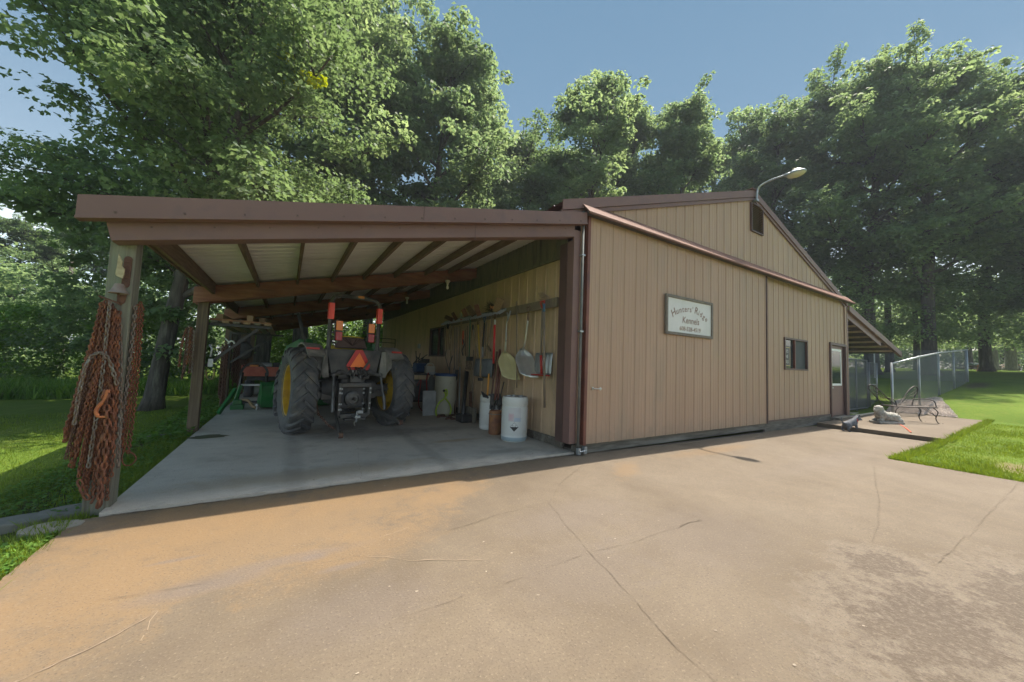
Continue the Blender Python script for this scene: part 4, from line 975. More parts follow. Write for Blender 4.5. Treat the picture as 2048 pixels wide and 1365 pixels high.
# ------------------------------------------------------------------ tractor (local: X right, Y forward, Z up, origin under the rear axle)
TRO = thing('tractor', 'green farm tractor with roll bar seen from behind, orange triangle on its back', 'tractor', (-2.96, 3.30, .03), R(9.5))
def T_(b, n, mt, par=None, **k): return b.build(n, mt, par or TRO, **k)
Rx90 = Matrix.Rotation(R(90), 3, 'Y')
def wheel(x, y, R_, w_, rim_r, nl, side, lugh=.035):
    """one tyre with angled lugs; side=+1 right wheel"""
    c = (x, y, R_); hw = w_/2
    prof = [(rim_r-.01, -hw*.72), (rim_r+.02, -hw*.80), (rim_r+(R_-rim_r)*.35, -hw*1.0), (R_-.13, -hw*.99), (R_-.06, -hw*.90), (R_-.035, -hw*.75), (R_-.022, -hw*.4), (R_-.018, 0)]
    prof = prof+[(r, -z) for r, z in reversed(prof[:-1])]
    t = MB().lathe(prof, 56, c, M=Rx90)
    for k in range(nl):
        for s in (-1, 1):
            a0 = 2*math.pi*(k+(.5 if s > 0 else 0))/nl; vs = []
            n = 6
            for i in range(n+1):
                f = i/n; xx = s*(-.02+(hw*.98+.02)*f); a = a0 - f*.30*(1)   # chevron trailing outwards
                top = R_+lugh*.35 if f < .8 else R_+lugh*.35-(f-.8)*.22
                bot = R_-.10 if f > .6 else R_-.05
                hwid = (.036+.022*f)/R_
                for (da, rr) in ((-hwid, bot), (-hwid*.62, top), (hwid*.62, top), (hwid, bot)):
                    vs.append((c[0]+xx, c[1]+rr*math.sin(a+da), c[2]+rr*math.cos(a+da)))
            fs = [(0, 1, 2, 3), (n*4+3, n*4+2, n*4+1, n*4)]
            for i in range(n):
                for q in range(4): q2 = (q+1) % 4; fs.append((i*4+q, (i+1)*4+q, (i+1)*4+q2, i*4+q2))
            t.add(vs, fs)
    wo = T_(t, 'tyre', M_['tyre'], smooth=True, autosm=38)
    r = MB().lathe([(rim_r+.012, -hw*.80), (rim_r+.012, -hw*.74), (rim_r-.03, -hw*.70), (rim_r-.04, -hw*.3), (rim_r-.02, 0), (rim_r-.04, hw*.3), (rim_r-.03, hw*.70), (rim_r+.012, hw*.74), (rim_r+.012, hw*.80)], 48, c, M=Rx90)
    dx = side*hw*.05
    r.lathe([(rim_r-.035, dx-side*.0), (rim_r*.8, dx+side*.03), (rim_r*.62, dx-side*.10), (.16, dx-side*.13), (.001, dx-side*.13)], 48, c, M=Rx90)
    T_(r, 'rim', M_['yellow'], wo, smooth=True, autosm=40)
    h = MB().lathe([(.11, dx-side*.16), (.11, dx-side*.10+side*.02), (.07, dx+side*.02), (.001, dx+side*.03)], 20, c, M=Rx90)
    for k in range(8):
        a = 2*math.pi*k/8; h.box((c[0]+dx-side*.12, c[1]+.14*math.sin(a), c[2]+.14*math.cos(a)), (.04, .025, .025))
    T_(h, 'hub', M_['black_dusty'], wo)
    return wo
for s in (-1, 1):
    wheel(s*.875, 0, .755, .40, .46, 20, s)
    fw = wheel(s*.72, 2.20, .52, .30, .27, 16, s, .035)
    Mw = Matrix.Rotation(R(-13), 3, 'Z'); pc = Vector((s*.72, 2.20, 0)); fw.location = pc-Mw@pc; fw.rotation_euler = (0, 0, R(-13))
# rear axle, housings
b = MB().tube([(-.84, 0, .765), (-.45, 0, .765)], .075, 14); b.lathe([(.14, -.5), (.16, -.42), (.2, -.2), (.2, .2), (.16, .42), (.14, .5)], 20, (0, 0, .765), M=Rx90); b.tube([(.84, 0, .765), (.45, 0, .765)], .075, 14); T_(b, 'rear_axle', M_['black_dusty'], smooth=True, autosm=40)
for s in (-1, 1): b = MB(); b.bb((s*.28, -.12, .57), (s*.50, .12, .74)); b.bb((s*.495, -.10, .60), (s*.70, .06, .72)); T_(b, 'axle_bracket', M_['steel_dark'], bevel=.01)
b = MB(); b.bb((-.22, -.30, .42), (.22, .9, .98)); b.bb((-.17, .9, .45), (.17, 2.4, .85)); T_(b, 'transmission', M_['black_dusty'], bevel=.03)
# hitch frame with PTO
b = MB(); 
for s in (-1, 1): b.bb((s*.27-.025, -.46, .30), (s*.27+.025, -.30, .90))
b.bb((-.245, -.46, .82), (.245, -.40, .90)); b.bb((-.245, -.47, .26), (.245, -.36, .34)); b.bb((-.18, -.52, .22), (.20, -.40, .2595))
T_(b, 'hitch_frame', M_['steel_dark'], bevel=.008)
b = MB().lathe([(.15, 0), (.15, .05), (.12, .07), (.09, .075), (.085, .05), (.001, .05)], 22, (0, -.31, .60), M=Matrix.Rotation(R(90), 3, 'X')); T_(b, 'pto_housing', mat('dull_metal', (.16, .155, .15), .5, .6, (.10, .095, .09), 9), smooth=True, autosm=40)
b = MB().tube([(0, -.30, .60), (0, -.46, .60)], .028, 10); T_(b, 'pto_shaft', M_['steel_dark'], smooth=True)
b = MB()
for s in (-1, 1):
    for z in (.40, .5, .7, .78):
        b.box((s*.20, -.31, z), (.03, .03, .03)); b.box((s*.272, -.466, z+.02), (.028, .012, .028))
T_(b, 'bolts', M_['galv'])
b = MB(); b.bb((-.05, -.66, .28), (.05, -.40, .32)); b.tube([(.0, -.60, .20), (.0, -.60, .40)], .018, 8); b.bb((.03, -.56, .345), (.13, -.48, .40)); T_(b, 'drawbar', M_['galv'], bevel=.004)
b = MB().tube([(-.03, -.62, .14), (-.05, -.63, .2), (0, -.62, .24)], .012, 6); T_(b, 'hitch_pin', M_['alu'])
# top link bracket, levers and hoses in the middle
b = MB(); b.bb((-.10, -.44, .91), (.10, -.28, 1.02)); b.bb((-.07, -.50, .98), (-.045, -.36, 1.10)); b.bb((.045, -.50, .98), (.07, -.36, 1.10)); T_(b, 'top_link_bracket', M_['steel_dark'], bevel=.006)
b = MB().tube([(.02, -.42, 1.05), (.12, -.46, 1.16), (.22, -.47, 1.32)], .02, 8); b.tube([(.2, -.47, 1.28), (.26, -.50, 1.45)], .012, 6); T_(b, 'top_link', M_['steel_dark'])
rh = random.Random(2)
for k in range(7):
    x = rh.uniform(-.12, .14); p = [(x, -.36, 1.0), (x+rh.uniform(-.08, .08), -.50, 1.06), (x+rh.uniform(-.12, .12), -.47, 1.16), (x+rh.uniform(-.1, .1), -.36, 1.2)]
    T_(MB().tube(catmull(p, 5), .011, 6), 'hose', M_['black'], smooth=True)
b = MB()
for x in (-.06, .0, .06): b.box((x, -.40, 1.10), (.035, .06, .09))
T_(b, 'remote_valve', mat('dull_metal2', (.2, .19, .18), .45, .7), bevel=.006)
# lift rocker arms, lift rods, lower arms
for s in (-1, 1):
    b = MB().tube([(s*.16, -.28, 1.07), (s*.27, -.36, 1.10), (s*.42, -.52, 1.04)], [.05, .045, .032], 8); b.tube([(s*.10, -.28, 1.02), (s*.28, -.28, 1.02)], .06, 10); T_(b, 'rocker_arm', M_['black_dusty'], smooth=True, autosm=40)
    x2 = s*.46; zl = .16 if s < 0 else .26
    lowend = Vector((s*.45, -1.18, zl)) if s < 0 else Vector((s*.50+.06, -1.05, zl))
    b = MB().tube([(s*.42, -.54, 1.06), (s*.45, -.68, .62)], .022, 8); b.tube([(s*.45, -.68, .66), (s*.455, -.74, .42)], .032, 8); b.sphere((s*.42, -.54, 1.05), .04); T_(b, 'lift_rod', mat('worn_steel', (.16, .16, .16), .45, .6, (.09, .085, .08), 10), smooth=True, autosm=40)
    b = MB(); a0 = Vector((s*.26, -.10, .45)); b.beam(a0, lowend, .028, .085)
    b.beam(lowend-Vector((0, -.02, 0)), lowend+Vector((s*.02, -.10, -.03)), .035, .06); b.sphere(lowend+Vector((s*.02, -.13, -.03)), .045); T_(b, 'lower_link', M_['steel_dark'], bevel=.006)
    T_(MB().lathe([(.03, -.03), (.045, -.03), (.045, .03), (.03, .03)], 12, lowend+Vector((s*.02, -.13, -.03)), M=Rx90), 'link_ball', M_['rust_dark'])
# stabiliser chain, left side
def chain_mesh(b, pts, link=.05, wd=.032, r=.006, seed=0, segs=8, jitter=.25):
    """interlocked oval links along a polyline"""
    pts = [Vector(p) for p in pts]; rnd = random.Random(seed)
    L_ = [0]
    for i in range(1, len(pts)): L_.append(L_[-1]+(pts[i]-pts[i-1]).length)
    tot = L_[-1]; step = link-2*r*1.1; n = max(1, int(tot/step)); ang = rnd.uniform(0, 3)
    for k in range(n):
        d = (k+.5)*step; i = 1
        while i < len(pts)-1 and L_[i] < d: i += 1
        f = (d-L_[i-1])/max(1e-6, L_[i]-L_[i-1]); c = pts[i-1].lerp(pts[i], f); t = (pts[i]-pts[i-1]).normalized()
        ref = Vector((0, 1, 0)) if abs(t.y) < .9 else Vector((1, 0, 0)); x = t.cross(ref).normalized(); y = t.cross(x)
        a = ang+(k % 2)*math.pi/2+rnd.uniform(-jitter, jitter); s1 = x*math.cos(a)+y*math.sin(a)
        ring = []
        for q in range(segs):
            th = 2*math.pi*q/segs; ca, sa = math.cos(th), math.sin(th)
            lx = (link/2-r)*(abs(ca)**.75)*(1 if ca > 0 else -1); wy = (wd/2-r)*(abs(sa)**.75)*(1 if sa > 0 else -1)
            ring.append(c+t*lx+s1*wy)
        b.tube(ring, r, 4, closed=True)
    return b
b = chain_mesh(MB(), [(-.62, -.30, .58), (-.60, -.45, .36), (-.52, -.80, .22), (-.47, -1.02, .18)], .07, .045, .009, 3); T_(b, 'stabiliser_chain', M_['rust_dark'])
# back panel, fenders, wings
b = MB(); b.prism([(-.40, -.34, 1.03), (.40, -.34, 1.03), (.50, -.30, 1.50), (-.50, -.30, 1.50)], (0, .03, 0)); b.prism([(-.50, -.32, 1.50), (.50, -.32, 1.50), (.50, .5, 1.50), (-.50, .5, 1.50)], (0, 0, .02)); T_(b, 'back_panel', M_['black_dusty'], bevel=.004)
M_['fender'] = mat('worn_fender', (.17, .165, .15), .7, 0, (.30, .28, .24), 3.5, col3=(.07, .07, .07), n3=2.5, lo3=.5, hi3=.7)
for s in (-1, 1):
    # wing: flares outward over the tyre
    arc = []
    for k in range(9):
        a = R(-42+k*14); arc.append((.86*math.sin(a), .765+.84*math.cos(a)))
    b = MB(); inner = [Vector((s*.60, y, z)) for y, z in arc]; outer = [Vector((s*.86, y, z+.015)) for y, z in arc]
    vs = inner+outer+[p-Vector((0, 0, .03)) for p in inner+outer]; n = len(inner)
    fs = []
    for k in range(n-1): fs += [(k, k+1, n+k+1, n+k), (2*n+k, 3*n+k, 3*n+k+1, 2*n+k+1), (n+k, n+k+1, 3*n+k+1, 3*n+k)]
    b.add(vs, fs)
    # inner side plate and the slanting rear wing
    b.prism([(s*.505, -.33, 1.50), (s*.84, -.44, 1.505), (s*.82, -.46, 1.36), (s*.60, -.42, 1.10), (s*.56, -.40, 1.0), (s*.45, -.36, 1.0)], (0, .025, 0))
    pl2 = [(s*.60, y, z) for y, z in arc]; pl2 = pl2+[(s*.60, .45, .75), (s*.60, -.35, 1.0)]
    b.prism(pl2, (-s*.02, 0, 0)); T_(b, 'fender', M_['fender'])
    b = MB().bb((s*.76-.10, -.475, 1.49), (s*.76+.10, -.43, 1.525)); T_(b, 'reflector', M_['red'])
# roll bar
b = MB(); pts = [(-.45, -.20, 1.25), (-.45, -.20, 1.9), (-.45, -.22, 2.36)]+[(-.45+.15*(1-math.cos(t)), -.22, 2.38+.15*math.sin(t)) for t in (R(20), R(45), R(70), R(90))]+[(0, -.22, 2.545)]
pts = pts+[(-x, y, z) for x, y, z in reversed(pts[:-1])]
b.tube(pts, .042, 4); T_(b, 'roll_bar', M_['black_dusty'], bevel=.006)
for s in (-1, 1): T_(MB().box((s*.45, -.218, 2.22), (.094, .094, .30)), 'reflective_band', mat('reflective_red', (.95, .07, .03), .4))
T_(MB().box((.06, -.27, 2.545), (.11, .01, .045)), 'sticker', mat('amber_sticker', (.62, .25, .04), .5))
# lights
for s in (-1, 1):
    x = s*.30; b = MB(); b.bb((x-.075, -.24, 1.68), (x+.055, -.20, 2.06)); b.bb((x-.01+s*.05, -.235, 1.8), (x+s*.12, -.215, 1.84)); lo = T_(b, 'lamp_housing', M_['black'], bevel=.006)
    T_(MB().bb((x-.058, -.275, 1.87), (x+.058, -.2405, 2.05)), 'indicator', mat('amber_lens', (1.0, .26, .015), .25), lo, bevel=.008)
    T_(MB().bb((x-.058, -.275, 1.68), (x+.058, -.2405, 1.845)), 'tail_light', mat('red_lens', (.42, .015, .02), .25), lo, bevel=.008)
# seat
sb = MB(); n = 12
pr = [(-.30, 1.55), (-.24, 1.72), (-.16, 1.76), (.16, 1.76), (.24, 1.72), (.30, 1.55)]
sb.prism([(x, -.10, z) for x, z in pr], (0, .14, 0)); st_ = T_(sb, 'seat_back', mat('brown_seat_cover', (.085, .05, .045), .75, 0, (.12, .075, .065), 5, bump=.6, bdist=.02, bscale=9), bevel=.03)
T_(MB().bb((-.27, .05, 1.45), (.27, .55, 1.6)), 'seat_cushion', mat('yellow_vinyl', (.55, .40, .03), .5), bevel=.04)
T_(MB().tube([(-.24, -.02, 1.765), (0, -.02, 1.785), (.24, -.02, 1.765)], .014, 8), 'seat_piping', MATS['yellow_vinyl'], smooth=True)
for k in range(-3, 4):
    if k: T_(MB().tube([(0, -.112, 1.60), (k*.07, -.114, 1.74)], .006, 4), 'pleat', mat('seat_fold', (.05, .028, .025), .8))
# SMV triangle
tri = lambda r: [(r*.5*math.sqrt(3)*a, z*r) for a, z in ((-1, -.5), (1, -.5), (0, 1))]
def trunc(w_, h_, cut): return [(-w_/2+cut*.3, 0), (w_/2-cut*.3, 0), (w_/2, cut*.6), (cut*.45, h_), (-cut*.45, h_), (-w_/2, cut*.6)]
b = MB().prism([(x+.05, -.385, 1.14+z) for x, z in trunc(.44, .38, .14)], (0, .006, 0)); sm = T_(b, 'slow_vehicle_sign', mat('smv_red', (.50, .012, .012), .4))
T_(MB().prism([(x+.05, -.392, 1.195+z) for x, z in [(-.155, 0), (.155, 0), (0, .275)]], (0, .005, 0)), 'triangle', mat('smv_orange', (1.0, .21, .03), .45), sm)
T_(MB().bb((.03, -.38, 1.0), (.07, -.35, 1.16)), 'sign_bracket', M_['red'], sm)
# hood, dash, steering wheel
b = MB().prism([(-.28, 1.05, .9), (.28, 1.05, .9), (.30, 1.05, 1.40), (.18, 1.05, 1.56), (-.18, 1.05, 1.56), (-.30, 1.05, 1.40)], (0, 1.75, -.05)); T_(b, 'hood', M_['green'], bevel=.03)
b = MB().bb((-.22, .80, 1.0), (.22, 0.955, 1.62)); T_(b, 'dashboard', M_['black'], bevel=.03)
b = MB(); ring = [(.20*math.cos(2*math.pi*k/20), .66+.20*math.sin(2*math.pi*k/20)*.8, 1.72+.20*math.sin(2*math.pi*k/20)*.5) for k in range(20)]; b.tube(ring, .015, 6, closed=True); b.tube([(0, .66, 1.72), (0, .85, 1.5)], .02, 6); b.tube([(-.2, .66, 1.72), (.2, .66, 1.72)], .012, 5); T_(b, 'steering_wheel', M_['black'], smooth=True)
T_(MB().tube([(-.50, .95, 1.46), (-.58, 1.25, 1.8), (-.66, 1.5, 2.28)], .035, 8), 'exhaust_stack', M_['black_dusty'], smooth=True)
b = MB(); b.bb((-.45, -.1, 1.02), (.45, .95, 1.06)); b.bb((-.40, .2, 1.06), (-.30, .5, 1.45)); T_(b, 'platform', M_['black_dusty'], bevel=.01)
# loader: masts, arms, bucket
ld = MB()
for s in (-1, 1):
    ld = MB(); x = s*.58
    ld.prism([(x-.04, .60, 1.58), (x-.04, .95, 1.66), (x-.04, 1.35, .50), (x-.04, .95, .42)], (.08, 0, 0)); ld.prism([(x-.055, .62, 1.30), (x-.055, .55, 1.60), (x-.055, .75, 1.72), (x-.055, 1.2, 1.4)], (.11, 0, 0))
    T_(ld, 'loader_mast', M_['green'], bevel=.01)
    ar = MB(); xo = s*.72
    ar.beam((xo, .70, 1.62), (xo, 2.0, 1.50), .09, .16); ar.beam((xo, 2.0, 1.50), (xo, 3.45, .40), .09, .15); T_(ar, 'loader_arm', M_['green'], bevel=.01)
    T_(MB().tube([(xo, 1.1, .9), (xo, 2.0, 1.34)], .035, 8), 'loader_cylinder', M_['black'], smooth=True)
T_(MB().bb((-.70, 3.1, .35), (.70, 3.2, .47)), 'loader_crossbar', M_['green'], bevel=.01)
bk = [(3.45, .04), (4.15, .04), (4.22, .06), (4.15, .08), (3.55, .09), (3.50, .22), (3.55, .52), (3.72, .62), (3.70, .66), (3.50, .58), (3.42, .30)]
b = MB().prism([(-.98, y, z) for y, z in bk], (1.96, 0, 0))
for s in (-1, 1): b.prism([(s*.98-(.02 if s > 0 else 0), 3.44, .04), (s*.98-(.02 if s > 0 else 0), 4.15, .045), (s*.98-(.02 if s > 0 else 0), 3.74, .655), (s*.98-(.02 if s > 0 else 0), 3.46, .58)], (.02, 0, 0))
T_(b, 'bucket', M_['green'], bevel=.006)
b = MB().bb((-.16, 2.1, .40), (.16, 2.32, .60)); b.bb((-.68, 2.14, .42), (.68, 2.26, .54)); T_(b, 'front_axle', M_['green'], bevel=.01)
# ------------------------------------------------------------------ things on the far left of the slab
# red bed of a utility cart with clutter
ct = thing('utility_cart', 'faded red utility cart deck on a black frame behind the tractor wheel', 'cart', (-4.55, 9.6, -.06))
CB = lambda b, n, mt, par=None, **k: b.build(n, mt, par or ct, **k)
M_['faded_red'] = mat('faded_red', (.52, .15, .095), .7, 0, (.42, .10, .065), 4, col3=(.32, .20, .15), n3=3, lo3=.55, hi3=.8)
b = MB(); b.bb((-.62, 0, .98), (.75, 1.3, 1.01)); b.bb((-.62, -.03, .76), (.75, -.005, 1.06)); b.bb((-.65, -.03, .80), (-.62, 1.3, 1.10)); b.bb((.75, 0, .8), (.78, 1.3, 1.06)); CB(b, 'cart_bed', M_['faded_red'], bevel=.006)
b = MB(); b.bb((-.5, .1, .62), (.65, .2, .74)); b.bb((-.5, .8, .62), (.65, .9, .74)); b.bb((-.02, .2, .60), (.08, .8, .70)); CB(b, 'chassis', M_['black'])
for (x, y) in ((-.45, .35), (.6, .35), (-.45, .95), (.6, .95)):
    CB(MB().lathe([(.12, -.09), (.28, -.1), (.31, -.06), (.31, .06), (.28, .1), (.12, .09)], 26, (x, y, .31), M=Rx90), 'wheel', M_['black_dusty'], smooth=True, autosm=40)
tag(MB().bb((-5.0, 9.7, 0.955), (-4.78, 9.95, 1.05)).build('storage_box', M_['orange'], bevel=.01), 'small orange box on the left corner of the faded red cart deck', 'box')
tag(MB().tube([(-4.72, 9.78, 1.05), (-4.42, 9.8, 1.05)], .085, 14).build('canister', M_['galv'], smooth=True, autosm=40), 'grey metal canister lying on the faded red cart deck', 'canister')
tag(MB().bb((-4.12, 9.66, 0.955), (-3.92, 9.75, 1.17)).build('paper_box', M_['white_plastic'], bevel=.004), 'small white box standing on the right of the cart deck', 'box')
b = MB(); b.bb((-4.4, 9.9, 0.955), (-3.9, 10.4, 1.13)); tag(b.build('battery_case', M_['black'], bevel=.02), 'flat black case lying at the back of the red cart deck', 'case')
# black A-frame stand with a curved hoop
sd2 = thing('hoop_stand', 'black steel stand with an arched top and one rung, in front of the red cart', 'stand', (-4.74, 7.75, .03))
D_ = lambda b, n, mt, par=None, **k: b.build(n, mt, par or sd2, **k)
for s in (-1, 1): D_(MB().beam((s*.34, 0, 0), (s*.27, .05, .86), .06, .05), 'leg', M_['black'])
D_(MB().beam((-.30, .03, .52), (.30, .03, .52), .05, .05), 'rung', M_['galv']); D_(MB().beam((-.33, 0, .06), (.33, 0, .06), .05, .05), 'rung', M_['black'])
for dy, rr in ((0, .30), ):
    ring = [(rr*math.cos(R(a)), dy, .82+rr*1.0*math.sin(R(a))) for a in range(-8, 189, 14)]
    b = MB()
    for i in range(len(ring)-1): b.beam(ring[i], ring[i+1], .14, .055, up=(ring[i][0], 0, ring[i][2]-.82))
    D_(b, 'arch', M_['black_dusty'])
# green trailer hitch implement leaning
hi = thing('ballast_hitch', 'green three point drawbar with a ball coupling leaning on the third post', 'hitch', (-5.08, 6.35, .03))
H_ = lambda b, n, mt, par=None, **k: b.build(n, mt, par or hi, **k)
H_(MB().beam((-.14, -.50, .02), (.06, .22, .50), .06, .09), 'mast', M_['green'], bevel=.006)
H_(MB().beam((.02, .45, .06), (.14, .50, .58), .05, .07), 'mast', M_['green'], bevel=.006)
b = MB(); b.bb((-.02, .25, .0), (.24, .6, .12)); b.bb((.02, .3, .12), (.2, .5, .24)); H_(b, 'frame', M_['green'], bevel=.01)
b = MB().tube(catmull([(.16, .4, .22), (.32, .28, .22), (.42, .18, .10), (.5, .1, .05)], 4), .035, 8); H_(b, 'coupling_arm', mat('dull_brass', (.30, .20, .10), .55, .3), smooth=True)
H_(MB().sphere((.53, .08, .12), .04), 'ball', M_['alu'], smooth=True); H_(MB().tube([(.52, .08, .0), (.53, .08, .1)], .02, 8), 'ball_stem', M_['alu'])
# overhead rack on the left posts
rk = thing('overhead_rack', 'wooden rack on black iron brackets high on the left posts', 'rack', (-5.28, 5.7, 1.9))
K_ = lambda b, n, mt, par=None, **k: b.build(n, mt, par or rk, **k)
def bracket(y, dx):
    b = MB(); b.beam((0, y, .02), (dx, y, .02), .04, .05); b.beam((.03, y, -.75), (dx*.78, y, -.02), .035, .05); b.beam((.0, y, .05), (.0, y, -.9), .04, .05, up=(0, 1, 0)); return b
for y, dx in ((-1.65, .98), (1.55, 1.15)): K_(bracket(y, dx), 'bracket', M_['black'])
for i in range(6): K_(MB().bb((.06+i*.16, -1.75, .05), (.16+i*.16, 1.75, .085)), 'slat', M_['wood_tan' if i % 2 else 'wood_grey'])
K_(MB().beam((.03, -1.62, .11), (.98, -1.60, .10), .06, .04), 'front_rail', mat('orange_wood', (.34, .17, .07), .7, 0, (.25, .13, .06), 8))
for (x, y) in ((.15, -1.2), (.62, -1.3), (.80, -1.0)): K_(MB().beam((x, y-.3, .17), (x+.03, y+.8, .17), .1, .12), 'block', M_['wood_tan'], bevel=.004)
# ------------------------------------------------------------------ chains, bell on the posts
def strand(pts, link, wd, r, mt, label, group, seed, name='hanging_chain'):
    b = chain_mesh(MB(), catmull(pts, 4), link, wd, r, seed)
    o = b.build(name, mt, smooth=True); return tag(o, label, 'chain', group)
rc = random.Random(21)
GL = 'rusty tyre chains hanging on the front post'
# (top u, top v, bottom u, bottom v, y, link, mat)
FR = [(203, 606, 128, 868, .07, 's', 'rust'), (207, 604, 135, 905, .09, 's', 'rust'), (212, 601, 148, 925, .06, 'm', 'rust'), (214, 606, 158, 955, .10, 's', 'rust'), (218, 610, 166, 975, .08, 's', 'rust'),
      (220, 603, 176, 940, .04, 'm', 'chain_grey'), (222, 612, 172, 990, .10, 's', 'rust'), (226, 612, 184, 1000, .07, 's', 'rust'), (228, 616, 195, 985, .10, 's', 'rust'), (231, 618, 205, 965, .06, 'm', 'rust'),
      (234, 622, 214, 1005, .09, 's', 'rust'), (237, 628, 222, 960, .07, 'm', 'rust'), (233, 640, 233, 880, .10, 's', 'rust'), (240, 640, 236, 940, .09, 'm', 'chain_grey'), (210, 640, 140, 890, .12, 's', 'rust_dark'), (216, 640, 160, 930, .12, 's', 'rust_dark'), (224, 640, 186, 960, .12, 's', 'rust_dark'),
      (213, 700, 150, 900, .05, 's', 'rust'), (206, 650, 132, 880, .10, 's', 'rust'), (209, 620, 142, 915, .08, 's', 'rust')]
SZ = {'s': (.040, .033, .0062), 'm': (.054, .036, .0068), 'l': (.082, .050, .0095)}
for q in range(24):
    f = q/23; FR.append((205+34*f, 608+rc.uniform(0, 60), 126+88*f+rc.uniform(-5, 5), 880+60*math.sin(f*3)+rc.uniform(-40, 40), .055+.07*rc.random(), 's', rc.choice(['rust', 'rust', 'rust_dark'])))
for i, (u0, v0, u1, v1, y, k, mt) in enumerate(FR):
    a = P(u0, v0, 1, y); c = P(u1, v1, 1, y); m1 = a.lerp(c, .5)+Vector((rc.uniform(-.015, .015), rc.uniform(-.02, .01), 0))
    lab = {'rust': 'fine rusty chain strand in the thick bundle on the front post', 'rust_dark': 'dark rusty chain strand at the back of the bundle on the front post', 'chain_grey': 'grey side chain of a tyre chain in the rusty bundle on the front post'}[mt]
    strand([a, m1, c], *SZ[k], M_[mt], lab, GL, i, 'tyre_chain')
    # short cross links sticking out sideways
# draped grey chain across the middle of the bundle
pts = [P(u, v, 1, .02) for u, v in [(148, 850), (160, 780), (175, 725), (196, 706), (215, 716), (226, 742), (236, 778)]]
strand(pts, *SZ['m'], M_['chain_grey'], 'pale grey chain draped in an arch over the front of the rusty bundle', None, 60)
for i, (pp, lb) in enumerate([([(212, 780), (214, 860), (208, 940), (196, 1024)], 'heavy rusty log chain reaching down to the driveway at the front post'), ([(205, 870), (196, 925), (202, 990), (191, 1026)], 'heavy rusty chain twisting beside the longest one at the post foot'), ([(158, 960), (170, 990), (186, 1000), (198, 965)], 'heavy rusty chain looping at the bottom left of the bundle'), ([(222, 770), (226, 850), (220, 905)], 'heavy rusty chain hanging behind the big hook')]):
    strand([P(u, v, 1, .015+.01*i) for u, v in pp], *SZ['l'], M_['rust'], lb, None, 70+i, 'log_chain')
# big clevis hook
hk = thing('chain_hook', 'large orange rusty clevis hook in the middle of the chain bundle', 'hook', P(205, 800, 1, .0))
b = MB().tube(catmull([P(u, v, 1, .005) for u, v in [(216, 780), (210, 800), (198, 812), (192, 824), (198, 834), (213, 833)]], 5), [.016]*10+[.014]*10+[.010]*6, 8); b.build('hook_body', mat('orange_rust', (.55, .19, .07), .8, 0, (.40, .12, .05), 20), hk, world=True, smooth=True)
b = MB().tube([P(u, v, 1, -.002) for u, v in [(203, 795), (212, 778), (219, 790), (208, 808)]], .010, 6, closed=True); b.build('clevis', M_['rust'], hk, world=True, smooth=True)
# hooks/nails carrying the bundle
tag(MB().tube([(-5.41, .14, 1.83), (-5.40, .05, 1.845), (-5.29, .05, 1.80), (-5.29, .14, 1.79)], .008, 6).build('chain_hanger', M_['rust_dark']), 'thin iron hanger holding the chain bundle on the front post', 'hanger')
# right side strands on the front post
for i, (u0, v0, u1, v1, y, mt, lb) in enumerate([(281, 604, 247, 905, .24, 'rust', 'brown chain strand on the right side of the front post'), (276, 610, 241, 900, .20, 'rust', 'brown chain strand on the right side of the front post'), (285, 610, 256, 912, .27, 'rust', 'brown chain strand on the right side of the front post'), (271, 612, 236, 880, .17, 'chain_grey', 'grey chain strand on the right side of the front post')]):
    a = P(u0, v0, 1, y); c = P(u1, v1, 1, y)
    strand([a, a.lerp(c, .5)+Vector((.012, 0, 0)), c], *SZ['s' if mt == 'rust' else 'm'], M_[mt], lb, 'chains on the right side of the front post', 90+i)
ring = [P(u, v, 1, .22) for u, v in [(243, 915), (250, 902), (266, 908), (272, 918), (262, 930), (248, 930)]]
tag(MB().tube(catmull(ring+[ring[0]], 4)[:-1], .006, 6, closed=True).build('iron_ring', M_['rust'], smooth=True), 'rusty wire ring at the bottom of the right-hand chains', 'ring')
# second, third posts
G2 = 'chains hanging on the second post'
for i in range(6):
    u0 = 372+i*3.4; mt = ['rust', 'rust_dark', 'chain_grey'][i % 3]
    a = P(u0, 652+abs(i-2)*3, 1, 3.72); c = P(358+i*5, 745+rc.uniform(-12, 25), 1, 3.72+.02*(i % 3))
    strand([a, a.lerp(c, .5)+Vector((rc.uniform(-.02, .02), 0, 0)), c], .06, .042, .009, M_[mt], {'rust': 'rusty chain strand hanging on the left side of the second post', 'rust_dark': 'dark chain strand hanging on the left side of the second post', 'chain_grey': 'grey chain strand hanging on the left side of the second post'}[mt], G2, 120+i)
for j, (ua, ub, yy, vt, vb, n, lab) in enumerate([(441, 452, 7.15, 690, 815, 7, 'dark chain strand in the long bundle left of the third post'), (466, 476, 7.6, 680, 770, 5, 'dark chain strand in the bundle right of the third post'), (478, 500, 11.0, 690, 790, 9, 'dark chain strand in the broad bundle on the fourth post')]):
    for i in range(n):
        u = ua+(ub-ua)*i/(n-1); a = P(u+4, vt+rc.uniform(-4, 8), 1, yy); c = P(u-4, vb+rc.uniform(-25, 10), 1, yy+.03*(i % 3))
        strand([a, a.lerp(c, .5), c], .075, .05, .011, M_['rust_dark'], lab, 'dark chains on the far posts', 140+j*20+i)
